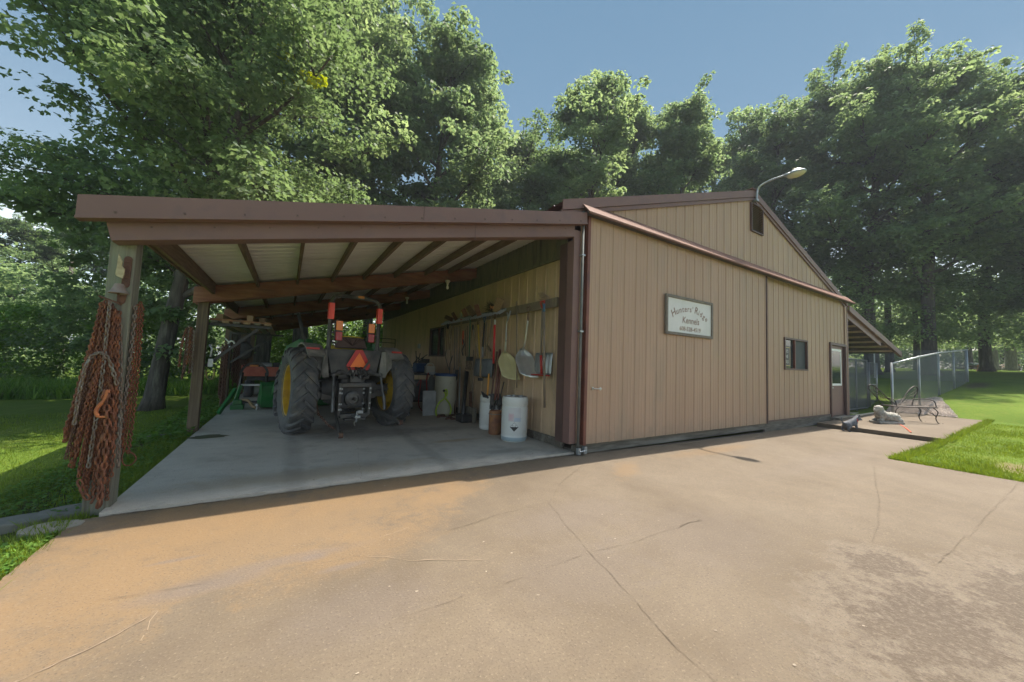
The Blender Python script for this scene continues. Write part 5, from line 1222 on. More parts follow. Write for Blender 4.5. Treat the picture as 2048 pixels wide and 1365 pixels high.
# black sack on the fourth post and white shackle, clevis on the second
b = MB().sphere(P(487, 702, 1, 10.9), .28, 12, 8, sc=(1, .5, 1.1)); tag(b.build('black_bag', M_['black_dusty'], smooth=True), 'black bag hanging at the top of the chains on the fourth post', 'bag')
c0 = PD(463, 689, 7.3); b = MB().tube([c0+CX*.065*math.cos(t)+CU*.065*math.sin(t) for t in [R(a) for a in range(-130, 171, 20)]], .016, 7); b.tube([c0+CX*-.03+CU*.03, c0+CX*-.12+CU*.11], .012, 6); tag(b.build('white_shackle', M_['white_plastic'], smooth=True), 'white ring shackle hanging on the rack brace', 'shackle')
c0 = P(421, 700, 1, 3.95); dp = (c0-CAMP).dot(CF); s_ = dp/FPX
hq = thing('pulley_hook', 'steel clevis with a yellow U hook hanging on the second post', 'hook', c0)
b = MB().tube([c0+CX*(s_*a)+CU*(s_*b_) for a, b_ in [(-9, -40), (-9, -52), (-4, -60), (4, -58), (7, -50), (7, -38)]], .012, 7); b.build('u_hook', mat('brass_hook', (.40, .32, .14), .5, .3), hq, world=True, smooth=True)
b = MB().box(c0+CU*(-s_*26), (.07, .03, .14)); b.tube([c0+CX*(-.02)+CU*(s_*10), c0+CX*.03+CU*(s_*2), c0+CU*(-s_*14)], .018, 7); b.build('block', M_['galv'], hq, world=True, smooth=True, autosm=40)
# bell with yellow bracket figure on the front post
bl = thing('dinner_bell', 'small rusty bell below a chipped pale yellow bracket on the front post', 'bell', P(240, 580, 1, .06))
yb = .04
sc_ = (P(240, 580, 1, yb)-CAMP).dot(CF)/FPX
c0 = P(238, 578, 1, yb)
b = MB().lathe([(.010, .045), (.027, .043), (.036, .02), (.046, -.012), (.062, -.035), (.067, -.040), (.062, -.042), (.04, -.02), (.001, .0)], 22, c0); b.build('bell', mat('bell_iron', (.33, .26, .22), .75, .3, (.28, .20, .16), 20, bump=.3, bdist=.002), bl, world=True, smooth=True, autosm=50)
b = MB(); b.tube([c0+Vector((0, 0, -.04)), c0+Vector((0, 0, -.085))], .008, 6); b.build('clapper', M_['rust_dark'], bl, world=True)
pts = [(232, 552), (245, 557), (248, 548), (249, 538), (243, 531), (245, 524), (240, 513), (237, 507), (235, 520), (233, 535), (230, 548)]
b = MB().prism([P(u, v, 1, yb+.0) for u, v in pts], (0, .02, 0)); b.build('bracket_figure', mat('chipped_yellow', (.52, .45, .28), .8, 0, (.36, .29, .17), 25, bump=.4, bdist=.003), bl, world=True, bevel=.003)
def plate(cs, w_, h_):
    b = MB(); b.box(cs, (w_, .012, h_)); return b
b = MB()
for (u0, v0, u1, v1) in [(257, 519, 251, 570), (246, 588, 242, 603)]:
    b.beam(P(u0, v0, 1, .117), P(u1, v1, 1, .117), .05, .014, up=(0, 1, 0)); b.sphere(P(u0, v0, 1, .117), .027, 10, 6, sc=(1, .3, 1)); b.sphere(P(u1, v1, 1, .117), .027, 10, 6, sc=(1, .3, 1))
for k in range(9):
    t = k/8; p0 = P(258-7*t, 520+50*t, 1, .108); b.tube([p0+Vector((-.02, 0, .006)), p0+Vector((.02, 0, -.006))], .004, 5)
b.tube([P(250, 536, 1, .1), P(246, 545, 1, .06)], .01, 6)
b.build('back_plate', M_['rust_dark'], bl, world=True)
# ------------------------------------------------------------------ rail and hand tools on the side wall
def TW(u, v, x=-.12): return P(u, v, 0, x)
rl = thing('tool_rail', 'long weathered board with steel prongs holding the row of hand tools on the side wall', 'tool rack', TW(1000, 630, -.03))
b = MB(); a = TW(1116, 602, -.06); c = TW(890, 647, -.06)
b.beam((-.06, a.y, a.z-.02), (-.06, c.y, a.z-.02), .04, .17); rail = b.build('board', M_['wood_old'], rl, world=True, bevel=.006)
rz0 = a.z-.02
b = MB()
y = TW(1010, 622, -.1).y
n = 0
while y < c.y-.1:
    b.beam((-.085, y, rz0+.055), (-.24, y+.02, rz0-.05), .014, .045); y += .13
b.build('prong', M_['galv'], rl, world=True)
tag(MB().beam((-.10, TW(1010, 622).y, rz0+.055), (-.10, c.y-.1, rz0+.055), .025, .05).build('steel_channel', M_['galv']), 'grey steel channel running along the tool rail', 'channel')
TG = 'hand tools hanging on the side wall'
def shaft(t, u0, v0, u1, v1, r, mt, x0=-.16, x1=-.12, name='handle', r1=None):
    r *= 1.2
    b = MB().tube([TW(u0, v0, x0), TW(u1, v1, x1)], [r, r1 or r], 8); return b.build(name, mt, t, world=True, smooth=True)
def tl(name, label, u, v, cat=None): return thing(name, label, cat or name.replace('_', ' '), TW(u, v, -.12), 0, TG)
def dgrip(t, u, v, mt, s=.055, x=-.16):
    p = TW(u, v, x); b = MB()
    b.tube([p+Vector((0, -s, s*1.0)), p+Vector((0, s, s*1.0))], .016, 8); b.tube([p+Vector((0, -s, s*1.0)), p+Vector((0, -s*.7, 0)), p+Vector((0, 0, -s*1.1))], .012, 6); b.tube([p+Vector((0, s, s*1.0)), p+Vector((0, s*.7, 0)), p+Vector((0, 0, -s*1.1))], .012, 6)
    return b.build('grip', mt, t, world=True, smooth=True)
def blade_grid(t, y0, y1, ztop, zbot, depth, mt, ribs=5, taper=0, name='blade', curve=.10, x=-.06, tips=None):
    """scoop / shovel blade: curved plate hanging on the wall, with pressed ribs"""
    b = MB(); n, m_ = 26, 10; vs = []
    for j in range(m_+1):
        f = j/m_; z = ztop+(zbot-ztop)*f
        wsc = 1-taper*(f**2) if taper >= 0 else (1+taper*(1-f)**2)
        for i in range(n+1):
            g = i/n*2-1; yy = (y0+y1)/2+g*(y1-y0)/2*wsc
            xx = x-depth*(1-.75*g*g)*(.5+.5*math.sin(math.pi*min(1, f*.8+.1)))-curve*f*.3
            xx += .006*math.cos(math.pi*ribs*g)*(1 if abs(g) < .9 else 0)
            vs.append((xx, yy, z))
    fs = [(j*(n+1)+i, j*(n+1)+i+1, (j+1)*(n+1)+i+1, (j+1)*(n+1)+i) for j in range(m_) for i in range(n)]
    b.add(vs, fs); o = b.build(name, mt, t, world=True, smooth=True); sm_ = o.modifiers.new('s', 'SOLIDIFY'); sm_.thickness = .004; return o
def scoop(t, u_top, v_top, u_bot, v_bot, wd, mt, name='scoop'):
    """grain scoop seen side-on: deep dish, open face turned toward the camera side"""
    A = TW(u_top, v_top, -.16); B = TW(u_bot, v_bot, -.22); ax = (B-A); L_ = ax.length; ax.normalize()
    nrm = Vector((-.55, -.80, 0)); nrm = (nrm-ax*nrm.dot(ax)).normalized(); sd_ = ax.cross(nrm).normalized(); b = MB(); n, m_ = 18, 14; vs = []
    for j in range(m_+1):
        f = j/m_; wj = wd/2*(.12+.88*math.sin(math.pi/2*min(1, f*2.2)))*(1-.12*f)
        for i in range(n+1):
            g = i/n*2-1; dep_ = .085*(1-f*.75)*(min(1, f*4))
            p = A+ax*(L_*f)+sd_*(g*wj)+nrm*(dep_*(abs(g)**2.2)-dep_*.6+.004*math.cos(g*9))
            p = p-ax*(.10*g*f)
            if j == m_: p = p-ax*(.03*g*g)
            vs.append(p)
    fs = [(j*(n+1)+i, j*(n+1)+i+1, (j+1)*(n+1)+i+1, (j+1)*(n+1)+i) for j in range(m_) for i in range(n)]
    b.add(vs, fs); o = b.build(name, mt, t, world=True, smooth=True); q = o.modifiers.new('s', 'SOLIDIFY'); q.thickness = .004; return o
# 1 long grey pole
t = tl('pole', 'long grey pole hanging nearest the barn corner, over the snow shovel', 1088, 700)
shaft(t, 1088, 622, 1089, 816, .017, M_['wood_old'], -.24, -.24, 'shaft'); shaft(t, 1088, 608, 1088, 624, .02, mat('blue_sleeve', (.05, .12, .20), .5), -.24, -.24, 'sleeve')
t = tl('wire_bundle', 'tangle of thin wire hanging at the near end of the tool rail', 1088, 592); rw = random.Random(8)
for k in range(9):
    c_ = TW(1088+rw.uniform(-5, 5), 594+rw.uniform(-4, 5), -.14); rr = rw.uniform(.05, .1); th = rw.uniform(0, 3)
    pts = [c_+Vector((.05*math.sin(a*2+th), rr*math.cos(a), rr*.7*math.sin(a+th*.2))) for a in [2*math.pi*q/14 for q in range(14)]]
    MB().tube(pts, .003, 4, closed=True).build('wire', mat('rust_wire', (.28, .20, .15), .7), t, world=True)
# 2 snow shovel with red grip
t = tl('snow_shovel', 'ribbed galvanised snow shovel with red grip and red lower shaft, nearest the barn corner', 1084, 680)
dgrip(t, 1085, 610, M_['red'], .06, -.2); shaft(t, 1085, 618, 1082, 712, .016, M_['wood_old'], -.2, -.2); shaft(t, 1082, 711, 1083, 748, .021, M_['red'], -.2, -.17, 'socket')
ya, yb_ = TW(1101, 712).y, TW(1067, 712).y; zt_, zb_ = TW(1084, 706).z, TW(1084, 750).z
blade_grid(t, ya, yb_, zt_, zb_, .06, M_['galv'], 6); b = MB().beam((-.15, ya, zb_-.005), (-.15, yb_, zb_-.005), .05, .02); b.build('edge', M_['red'], t, world=True)
# 3 aluminium scoop
t = tl('grain_scoop', 'bright aluminium grain scoop with dark D grip', 1052, 690)
dgrip(t, 1057, 620, M_['wood_dark'], .055, -.2); b = MB().tube([TW(1057, 626, -.2), TW(1056, 642, -.2)], .017, 8); b.build('ferrule', M_['wood_dark'], t, world=True)
b = MB().tube(catmull([TW(1056, 640, -.2), TW(1052, 672, -.2), TW(1049, 690, -.19), TW(1045, 700, -.17)], 4), .018, 8); b.build('handle', M_['alu'], t, world=True, smooth=True)
scoop(t, 1043, 697, 1059, 754, .36, M_['alu'])
t = tl('iron_rod', 'thin bare rod hanging between the two scoops', 1033, 690, 'rod'); shaft(t, 1033.6, 603, 1033.6, 776, .011, M_['wood_old'], -.14, -.14, 'shaft')
# 5 plastic scoop
t = tl('grain_scoop', 'cream coloured plastic scoop with grey handle', 1014, 690)
b = MB().tube(catmull([TW(1014, 626, -.2), TW(1016, 634, -.2), TW(1013, 652, -.2), TW(1012, 686, -.19)], 4), .016, 8); b.tube([TW(1021, 622, -.2), TW(1018, 634, -.2), TW(1015, 642, -.2)], .014, 8); b.build('handle', M_['galv'], t, world=True, smooth=True)
shaft(t, 1012, 684, 1010, 706, .02, M_['beige_plastic'], -.19, -.17, 'socket'); M_['cream'] = mat('cream_plastic', (.55, .50, .27), .45, 0, (.47, .42, .22), 4)
scoop(t, 1008, 703, 1023, 759, .37, M_['cream'])
# 6 red handled spade
t = tl('spade', 'spade with bright red shaft and black blade', 988, 690)
dgrip(t, 990, 634, M_['wood_dark'], .045, -.24); shaft(t, 990, 640, 989.5, 652, .017, M_['white_plastic'], -.24, -.24, 'collar'); shaft(t, 989.5, 650, 987, 728, .021, mat('bright_red', (.62, .03, .035), .4), -.24, -.22, 'handle')
b = MB().tube([TW(987, 727, -.22), TW(986, 752, -.18)], [.03, .012], 8); b.build('blade', M_['black'], t, world=True)
# 7 scythe
t = tl('scythe', 'old scythe with curved brown wooden snath', 980, 670)
b = MB().tube(catmull([TW(983, 634, -.2), TW(982, 660, -.2), TW(977, 685, -.22), TW(974, 694, -.22), TW(980, 704, -.2), TW(983, 712, -.2)], 5), .016, 8); b.build('snath', M_['wood_old'], t, world=True, smooth=True)
b = MB().beam(TW(975, 692, -.24), TW(982, 702, -.22), .03, .03); b.build('grip', M_['wood_dark'], t, world=True)
# 8 big grey snow shovel
t = tl('snow_shovel', 'wide dark grey plastic snow shovel with blue-black handle', 968, 700)
dgrip(t, 969, 640, mat('navy_grip', (.03, .06, .14), .5), .06, -.22); shaft(t, 969, 646, 965, 706, .019, M_['black'], -.22, -.22); shaft(t, 965.5, 694, 965, 716, .021, M_['galv'], -.23, -.22, 'socket')
ya, yb_ = TW(984, 730).y, TW(948, 730).y; zt_, zb_ = TW(966, 718).z, TW(966, 754).z
blade_grid(t, ya, yb_, zt_, zb_, .14, mat('grey_plastic', (.13, .145, .16), .4, 0, (.17, .185, .20), 5), 7, curve=.12)
# 9 sledge with wooden handle
t = tl('mallet', 'long handled mallet with pale hickory handle in front of the grey shovel', 962, 700)
shaft(t, 963, 640, 960.5, 756, .018, M_['wood_tan'], -.34, -.34); b = MB().box(TW(961, 759, -.34), (.11, .06, .07)); b.build('head', M_['black'], t, world=True, bevel=.008)
# 10..
defs = [('hoe', 'hoe with yellow painted handle', 956, 650, 959.5, 716, 'yellow', .015, 'wood_dark', 956, 636), ('rake', 'grey wooden handle leaning left of the yellow one', 946, 660, 956.5, 716, 'wood_old', .015, 'black', 946, 650),
        ('broom', 'push broom with dark green handle', 940.5, 640, 938, 716, 'green_handle', .014, 'green_handle', 940.5, 636)]
M_['green_handle'] = mat('green_handle', (.02, .12, .07), .5)
for (nm, lb, u0, v0, u1, v1, mt, r_, mt2, u2, v2) in defs:
    t = tl(nm, lb, u0, v0+40); shaft(t, u0, v0, u1, v1, r_, M_[mt], -.2, -.2); shaft(t, u2, v2, u0, v0, .02, M_[mt2], -.2, -.2, 'grip')
    if nm == 'broom':
        b = MB().box(TW(940, 718, -.2), (.12, .20, .10)); b.build('head', M_['black'], t, world=True)
        b = MB()
        for k in range(60):
            p0 = TW(938, 722, -.2)+Vector((rw.uniform(-.05, .05), rw.uniform(-.09, .09), 0)); b.tube([p0, p0+Vector((rw.uniform(-.04, .04), rw.uniform(-.05, .05), -.22))], [.012, .005], 4, cap=False)
        b.build('bristles', mat('straw', (.22, .16, .10), .9, 0, (.12, .09, .06), 30), t, world=True)
M_['red_handle'] = mat('orange_red', (.62, .10, .04), .5)
row = [(931.5, 660, 931, 712, 'wood_dark', .013, 'slim dark stake beside the green broom', 'stake'), (926.5, 662, 925, 690, 'red_handle', .018, 'post hole digger with red and wooden handle', 'digger'), (923, 640, 916.5, 733, 'wood_tan', .013, 'longest pale wooden handle, hanging left of the red one', 'long_handle'),
       (914, 655, 914, 740, 'wood_old', .014, 'grey wooden shovel shaft left of the longest pale handle', 'shovel'), (909, 655, 909, 735, 'wood_old', .014, 'worn pitchfork shaft in the middle of the far tools', 'pitchfork'), (904.5, 652, 899, 700, 'chain_grey', .011, 'thin steel pruning pole bending left', 'pruner'), (895, 655, 893, 700, 'wood_tan', .02, 'lopping shears with wooden grips nearest the side window', 'lopper'), (889, 655, 889.5, 712, 'wood_old', .012, 'bow saw frame handle hanging against the window edge', 'bow_saw')]
row += [(919.5, 652, 919, 726, 'wood_old', .012, 'thin grey stick hanging between the longest pale handle and the shovel', 'stick'), (935.5, 652, 934, 722, 'wood_dark', .012, 'dark hoe shaft between the stake and the green broom', 'hoe'), (951, 648, 951.5, 714, 'wood_tan', .013, 'slim tan handle between the grey and the yellow ones', 'long_handle'),
        (901, 650, 902, 720, 'wood_tan', .013, 'tan pole hanging behind the loppers', 'pole'), (973, 645, 970, 712, 'wood_old', .013, 'weathered handle just right of the blue-black shovel grip', 'long_handle')]
for (u0, v0, u1, v1, mt, r_, lb, nm) in row:
    t = tl(nm, lb, u0, (v0+v1)/2); shaft(t, u0, v0, u1, v1, r_, M_[mt], -.2, -.2)
    if nm == 'digger': shaft(t, 925, 688, 924, 700, .02, M_['wood_tan'], -.2, -.2, 'shaft'); b = MB().tube([TW(926, 680, -.2), TW(929, 690, -.2), TW(924, 702, -.2), TW(926, 712, -.18)], .018, 6); b.build('jaw', M_['black'], t, world=True)
    if nm == 'lopper':
        shaft(t, 896, 648, 895.5, 658, .03, M_['black'], -.2, -.2, 'grip'); b = MB().tube(catmull([TW(893, 700, -.2), TW(891, 712, -.2), TW(895, 730, -.2), TW(899, 742, -.2)], 4), .014, 6); b.tube([TW(905, 712, -.2), TW(900, 728, -.2), TW(899, 748, -.2)], .016, 6); b.build('blades', M_['steel_dark'], t, world=True)
    if nm == 'bow_saw': b = MB().tube(catmull([TW(889, 655, -.2), TW(886, 680, -.16), TW(889, 712, -.2)], 6), .008, 5); b.build('frame', M_['rust_dark'], t, world=True)
    if nm in ('shovel', 'pitchfork'):
        p = TW(u1, v1, -.2); b = MB()
        if nm == 'shovel': b.prism([p+Vector((0, -.1, 0)), p+Vector((0, .1, 0)), p+Vector((-.02, .09, -.22)), p+Vector((-.02, 0, -.30)), p+Vector((-.02, -.09, -.22))], (.006, 0, 0))
        else:
            for k in range(4): b.tube([p+Vector((0, (k-1.5)*.02, 0)), p+Vector((0, (k-1.5)*.05, -.08)), p+Vector((-.03, (k-1.5)*.05, -.32))], .006, 5)
        b.build('blade' if nm == 'shovel' else 'tines', M_['steel_dark'], t, world=True)
# brush blocks and broom heads standing up above the rail
bk_ = [(1001, 597, 992, 624, .085, 'wood_tan', 'tan broom block standing highest above the rail', 'broom_head'), (952, 610, 959, 632, .06, 'wood_red', 'reddish wooden rake head above the rail, third from the tan block', 'rake_head'), (936, 613, 948, 631, .07, 'wood_dark', 'brown wooden head above the rail left of the reddish one', 'rake_head'), (926, 619, 933, 633, .06, 'wood_red', 'red brown block leaning at the left of the row above the rail', 'wood_block'), (905, 626, 913, 640, .05, 'rust_dark', 'dark garden rake head above the rail', 'rake_head'), (891, 634, 905, 640, .06, 'rust_dark', 'flat dark tool head at the far end of the rail', 'tool_head')]
for (u0, v0, u1, v1, w_, mt, lb, nm) in bk_:
    a = TW(u0, v0, -.25); c = TW(u1, v1, -.18); b = MB().beam(a, c, w_*1.9, .045, up=(-.5, -.8, 0)); o = thing({'broom_head': 'upturned_broom', 'rake_head': 'upturned_rake', 'wood_block': 'sanding_block', 'tool_head': 'upturned_hoe'}[nm], lb, 'tool', (a+c)/2); b.build('head', M_[mt], o, world=True, bevel=.006)
t = tl('push_broom', 'worn push broom bristles bunched beside the tan block above the rail', 978, 618)
b = MB()
for k in range(160):
    p0 = TW(988+rw.uniform(-6, 3), 617+rw.uniform(-6, 8), -.2); b.tube([p0, p0+Vector((rw.uniform(-.06, .04), rw.uniform(.05, .35), rw.uniform(-.02, .16)))], [.004, .002], 3, cap=False)
b.build('bristles', mat('dark_bristle', (.06, .045, .035), .9), t, world=True)
b = MB()
for k in range(14):
    p0 = TW(984+rw.uniform(-3, 3), 617+rw.uniform(-2, 3), -.3); b.tube([p0, p0+Vector((-.02, rw.uniform(-.03, .05), rw.uniform(.02, .06)))], .004, 4)
b.build('bristle_tuft', mat('orange_bristle', (.60, .24, .05), .8), t, world=True)
t = tl('wire_whisk', 'fan of bright wires with a red clip standing above the rail', 921, 632)
b = MB()
for k in range(12): a = R(20+k*12); p0 = TW(923, 638, -.2); b.tube([p0, p0+Vector((-.03, .13*math.cos(a), .17*math.sin(a)))], .003, 4)
b.build('wires', M_['galv'], t, world=True); b = MB().box(TW(923.5, 640, -.2), (.05, .07, .03)); b.build('clip', M_['red'], t, world=True)
# ------------------------------------------------------------------ drums and floor items along the wall
def drum(name, lab, cat, c, r, h, mt, ribs=True, n=40):
    t = thing(name, lab, cat, c); pr = [(.001, .0), (r*.90, .0), (r*.97, .015), (r, .05)]
    if ribs: pr += [(r, h*.13), (r*.97, h*.15), (r, h*.17), (r, h*.76), (r*.965, h*.785), (r*.965, h*.80), (r, h*.82)]
    pr += [(r, h-.05), (r*.97, h-.02), (r*.93, h), (r*.90, h)]; b = MB().lathe(pr, n); b.build('shell', mt, t, smooth=True, autosm=50); return t
d1c = Vector((-.45, 1.13, .03))
t = drum('plastic_drum', 'tall white plastic drum with hazard diamond and faded label, nearest the barn corner', 'drum', d1c, .235, .78, M_['white_plastic'])
b = MB().lathe([(.001, .765), (.21, .765), (.215, .785), (.19, .79)], 32); b.build('lid', mat('drum_lid_dirt', (.40, .37, .32), .8, 0, (.22, .20, .17), 8), t, smooth=True, autosm=40)
b = MB(); 
for k in range(5): a = k*1.3; b.box((.12*math.cos(a), .12*math.sin(a), .79), (.07, .04, .02), rz=a)
b.build('lid_scrap', M_['galv'], t)
b = MB().lathe([(.001, .012), (.2155, .010), (.2295, .02), (.2365, .055), (.2365, .085)], 40); b.build('water_line', mat('blue_grey_tint', (.32, .40, .43), .45), t, smooth=True)
def curved(b, a0, a1, z0, z1, r, n=8):
    vs = []; fs = []
    for i in range(n+1):
        a = a0+(a1-a0)*i/n; vs += [(r*math.cos(a), r*math.sin(a), z0), (r*math.cos(a), r*math.sin(a), z1)]
    for i in range(n): fs.append((2*i, 2*i+2, 2*i+3, 2*i+1))
    return b.add(vs, fs)
ca = math.atan2(CAMP.y-d1c.y, CAMP.x-d1c.x)
lb_ = curved(MB(), ca-.50, ca+.48, .36, .60, .2385).build('paper_label', mat('faded_label', (.60, .59, .58), .7, 0, (.54, .53, .52), 12), t)
curved(MB(), ca-.44, ca-.06, .37, .50, .2395).build('pink_panel', mat('faded_pink', (.60, .42, .44), .7, 0, (.58, .52, .52), 14), lb_)
curved(MB(), ca-.02, ca+.47, .365, .43, .2395).build('blue_panel', mat('faded_blue', (.40, .47, .56), .7, 0, (.5, .54, .6), 14), lb_)
b = MB(); r_ = .2390
def dm(a, z): return (r_*math.cos(ca+a), r_*math.sin(ca+a), z)
zc = .27; hh = .078; aa = hh/r_
def diamond(b, k, rr, half=None):
    q = [(-k*aa, zc), (0, zc-k*hh), (k*aa, zc), (0, zc+k*hh)]; N_ = 6; vs = []
    rows = []
    for j in range(N_*2+1):
        z = zc-k*hh+k*hh*j/N_; w_ = k*aa*(1-abs(j-N_)/N_)
        if half == 'low' and z > zc+1e-6: break
        rows.append([(rr*math.cos(ca+w_*g), rr*math.sin(ca+w_*g), z) for g in (-1, -.5, 0, .5, 1)])
    for j in range(len(rows)-1):
        for i in range(4): b.add([rows[j][i], rows[j][i+1], rows[j+1][i+1], rows[j+1][i]], [(0, 1, 2, 3)])
    return b
hz_ = diamond(MB(), 1, .2388).build('hazard_label', mat('label_black', (.03, .03, .03), .5), t)
diamond(MB(), .93, .2394).build('white_field', mat('label_white', (.68, .68, .66), .5), hz_)
diamond(MB(), .93, .2400, 'low').build('black_field', MATS['label_black'], hz_)
b = MB(); RR_ = .2402
for (x0, z0, x1, z1) in [(-.035, .030, -.012, .022), (.012, .030, .035, .022), (-.03, .008, -.006, .004), (.006, .012, .032, .004)]:
    a0, a1 = x0/RR_, x1/RR_; b.add([(RR_*math.cos(ca+a0), RR_*math.sin(ca+a0), zc+z0), (RR_*math.cos(ca+a1), RR_*math.sin(ca+a1), zc+z0-.006), (RR_*math.cos(ca+a1), RR_*math.sin(ca+a1), zc+z1-.004), (RR_*math.cos(ca+a0), RR_*math.sin(ca+a0), zc+z1)], [(0, 1, 2, 3)])
b.build('symbol', MATS['label_black'], hz_)
d2c = Vector((-.33, 2.26, .03))
t = drum('plastic_drum', 'second white drum full of bars and handles, with dark gloves over its rim', 'drum', d2c, .225, .70, M_['white_plastic'])
MB().lathe([(.20, .695), (.19, .55), (.001, .55)], 30).build('opening', M_['black_dusty'], t)
def glove(c, lab, rz=0):
    b = MB(); side = Vector((math.cos(rz), math.sin(rz), 0)); out = Vector((math.sin(rz), -math.cos(rz), 0))
    def PT(a, z, o=0): return c+side*a+out*o+Vector((0, 0, z))
    b.tube([PT(0, .02, -.06), PT(0, .03, 0), PT(0, -.02, .02), PT(0, -.10, .02), PT(0, -.17, .02)], [.045, .05, .052, .058, .048], 10)
    for k, (a, l) in enumerate([(-.045, .07), (-.015, .10), (.017, .095), (.045, .075)]): b.tube([PT(a*.9, -.15, .02), PT(a, -.19, .025), PT(a*1.05, -.19-l*.5, .03), PT(a*1.05, -.17-l, .03)], [.018, .017, .015, .010], 7)
    b.tube([PT(.05, -.08, .02), PT(.075, -.12, .03), PT(.08, -.16, .03)], [.018, .016, .011], 7)
    return tag(b.build('work_glove', mat('grey_glove', (.07, .068, .065), .9, 0, (.10, .095, .09), 14, bump=.3, bdist=.003), smooth=True), lab, 'glove', 'work gloves on the second drum')
va = math.atan2(CAMP.y-d2c.y, CAMP.x-d2c.x)
for da, lab in ((.15, 'dark work glove hanging on the left of the second drum rim'), (.75, 'dark work glove squeezed between the two white drums')):
    a = va+da; glove(d2c+Vector((.235*math.cos(a), .235*math.sin(a), .68)), lab, a+math.pi/2)
# bars standing in second drum
def rod(u0, v0, x0, u1, v1, x1, r, mt, name, lab, cat, n=8):
    b = MB().tube([TW(u0, v0, x0), TW(u1, v1, x1)], r, n); return tag(b.build(name, mt, smooth=True), lab, cat)
rod(978, 748, -.35, 974, 800, -.42, .022, mat('orange_handle', (.62, .28, .04), .5), 'mattock', 'short orange wooden handle sticking out of the second drum', 'mattock')
rod(994, 704, -.15, 982, 800, -.42, .020, M_['rust_dark'], 'iron_bar', 'rusty bar leaning leftmost from the second drum to the wall', 'bar')
rod(1000, 700, -.15, 990, 800, -.42, .028, mat('maroon_bar', (.12, .04, .03), .7, 0, (.17, .07, .05), 8), 'iron_bar', 'thick maroon bar in the second drum', 'bar')
rod(1002, 712, -.12, 996, 800, -.38, .020, MATS['maroon_bar'], 'iron_bar', 'thin maroon bar right of the thick one', 'bar')
rod(1008, 764, -.25, 999, 800, -.38, .012, M_['black'], 'iron_bar', 'short black bar at the right of the second drum', 'bar')
t = thing('axe', 'axe head resting on the rim of the second drum', 'axe', TW(968, 790, -.6)); b = MB().prism([TW(962, 783, -.68), TW(974, 792, -.66), TW(976, 797, -.66), (TW(966, 795, -.68))], (.03, .02, 0)); b.build('head', M_['black'], t, world=True)
b = MB().tube([TW(970, 791, -.6), TW(980, 800, -.4)], .018, 6); b.build('handle', M_['black_dusty'], t, world=True)
# rusty bucket between drums
t = drum('rusty_bucket', 'narrow rust-stained bucket between the two white drums', 'bucket', Vector((-.50, 1.74, .03)), .125, .45, mat('rusty_plastic', (.20, .085, .05), .75, 0, (.38, .17, .06), 5, bump=.2, bdist=.004, col3=(.12, .07, .05), n3=4), False)
MB().lathe([(.13, .38), (.135, .385), (.135, .395), (.128, .40)], 30).build('rim', M_['chain_grey'], t, smooth=True)
# far beige bin with tongs
bc = Vector((-.40, 4.62, .03))
t = drum('tall_bin', 'tall beige plastic barrel with blue lid and lime tongs leaning on it', 'barrel', bc, .29, 1.0, M_['beige_plastic'], False)
MB().lathe([(.285, .98), (.30, 1.0), (.30, 1.03), (.28, 1.045), (.001, 1.05)], 34).build('lid', mat('blue_lid', (.05, .10, .25), .5), t, smooth=True, autosm=40)
b = MB()
for z in (.80, .84): b.sphere((.29*math.cos(va+.55), .29*math.sin(va+.55), z), .008)
b.build('drain_hole', M_['black'], t)
cx_ = P(890, 800, 1, 4.35)
tg = thing('log_tongs', 'lime green log tongs leaning against the beige barrel', 'tongs', P(889, 832, 2, .03))
def TG_(u, v): return P(u, v, 1, 4.26)
for pts in ([(893, 779), (888, 782), (891, 788), (889, 797), (878, 806), (872, 820), (873, 831), (878, 831)], [(890, 781), (894, 781), (894, 790), (891, 797), (899, 808), (902, 822), (897, 833), (892, 832)]):
    MB().tube(catmull([TG_(u, v) for u, v in pts], 5), .020, 8).build('arm', M_['lime'], tg, world=True, smooth=True)
MB().sphere(TG_(888, 782), .035).build('swivel', M_['black'], tg, world=True, smooth=True)
tag(MB().box(P(860, 832, 2, .03)+Vector((0, .1, .30)), (.34, .03, .62), M=Matrix.Rotation(R(-6), 3, 'X')).build('painted_board', mat('dirty_white_board', (.36, .37, .37), .8, 0, (.26, .27, .27), 3, col3=(.45, .46, .47), n3=5)), 'dirty white board leaning left of the beige barrel', 'board')
# dark rail junk on floor and leaning rods between bin and drums
rod(934, 745, -.10, 925, 838, -.55, .045, M_['black'], 'black_pipe', 'thick black pipe leaning against the wall between barrel and drums', 'pipe')
rod(931, 742, -.10, 921, 828, -.45, .022, M_['wood_old'], 'wooden_stake', 'grey stake leaning left of the thick black pipe', 'stake')
rod(942, 785, -.15, 941, 838, -.35, .045, M_['rust_dark'], 'iron_pipe', 'short rusty pipe standing right of the black pipe', 'pipe')
rod(920, 735, -.12, 918, 830, -.3, .018, M_['galv'], 'steel_rod', 'thin grey rod leaning next to the beige barrel', 'rod')
rod(912, 745, -.12, 909, 828, -.25, .016, M_['rust_dark'], 'steel_rod', 'thin brown rod just right of the beige barrel', 'rod')
rod(947, 700, -.14, 945, 835, -.25, .014, M_['wood_old'], 'steel_rod', 'thin grey stake standing close to the short rusty pipe', 'stake')
tag(MB().bb(Vector((-.62, 3.05, .03)), Vector((-.28, 3.4, .21))).build('tool_case', M_['black'], bevel=.03), 'black plastic tool case on the slab behind the second drum', 'case')
b = MB(); b.bb((-.36, 2.95, .03), (-.30, 3.5, .36)); tag(b.build('plank', M_['wood_grey'], bevel=.006), 'short grey plank standing on edge behind the black tool case', 'plank')
b = MB().tube([(-.38, 3.0, .50), (-.38, 3.0, .66)], .06, 10); 
t = thing('scrap_heap', 'heap of dark iron scraps on the slab right of the beige barrel', 'scrap', (-.55, 3.95, .03)); rs_ = random.Random(4)
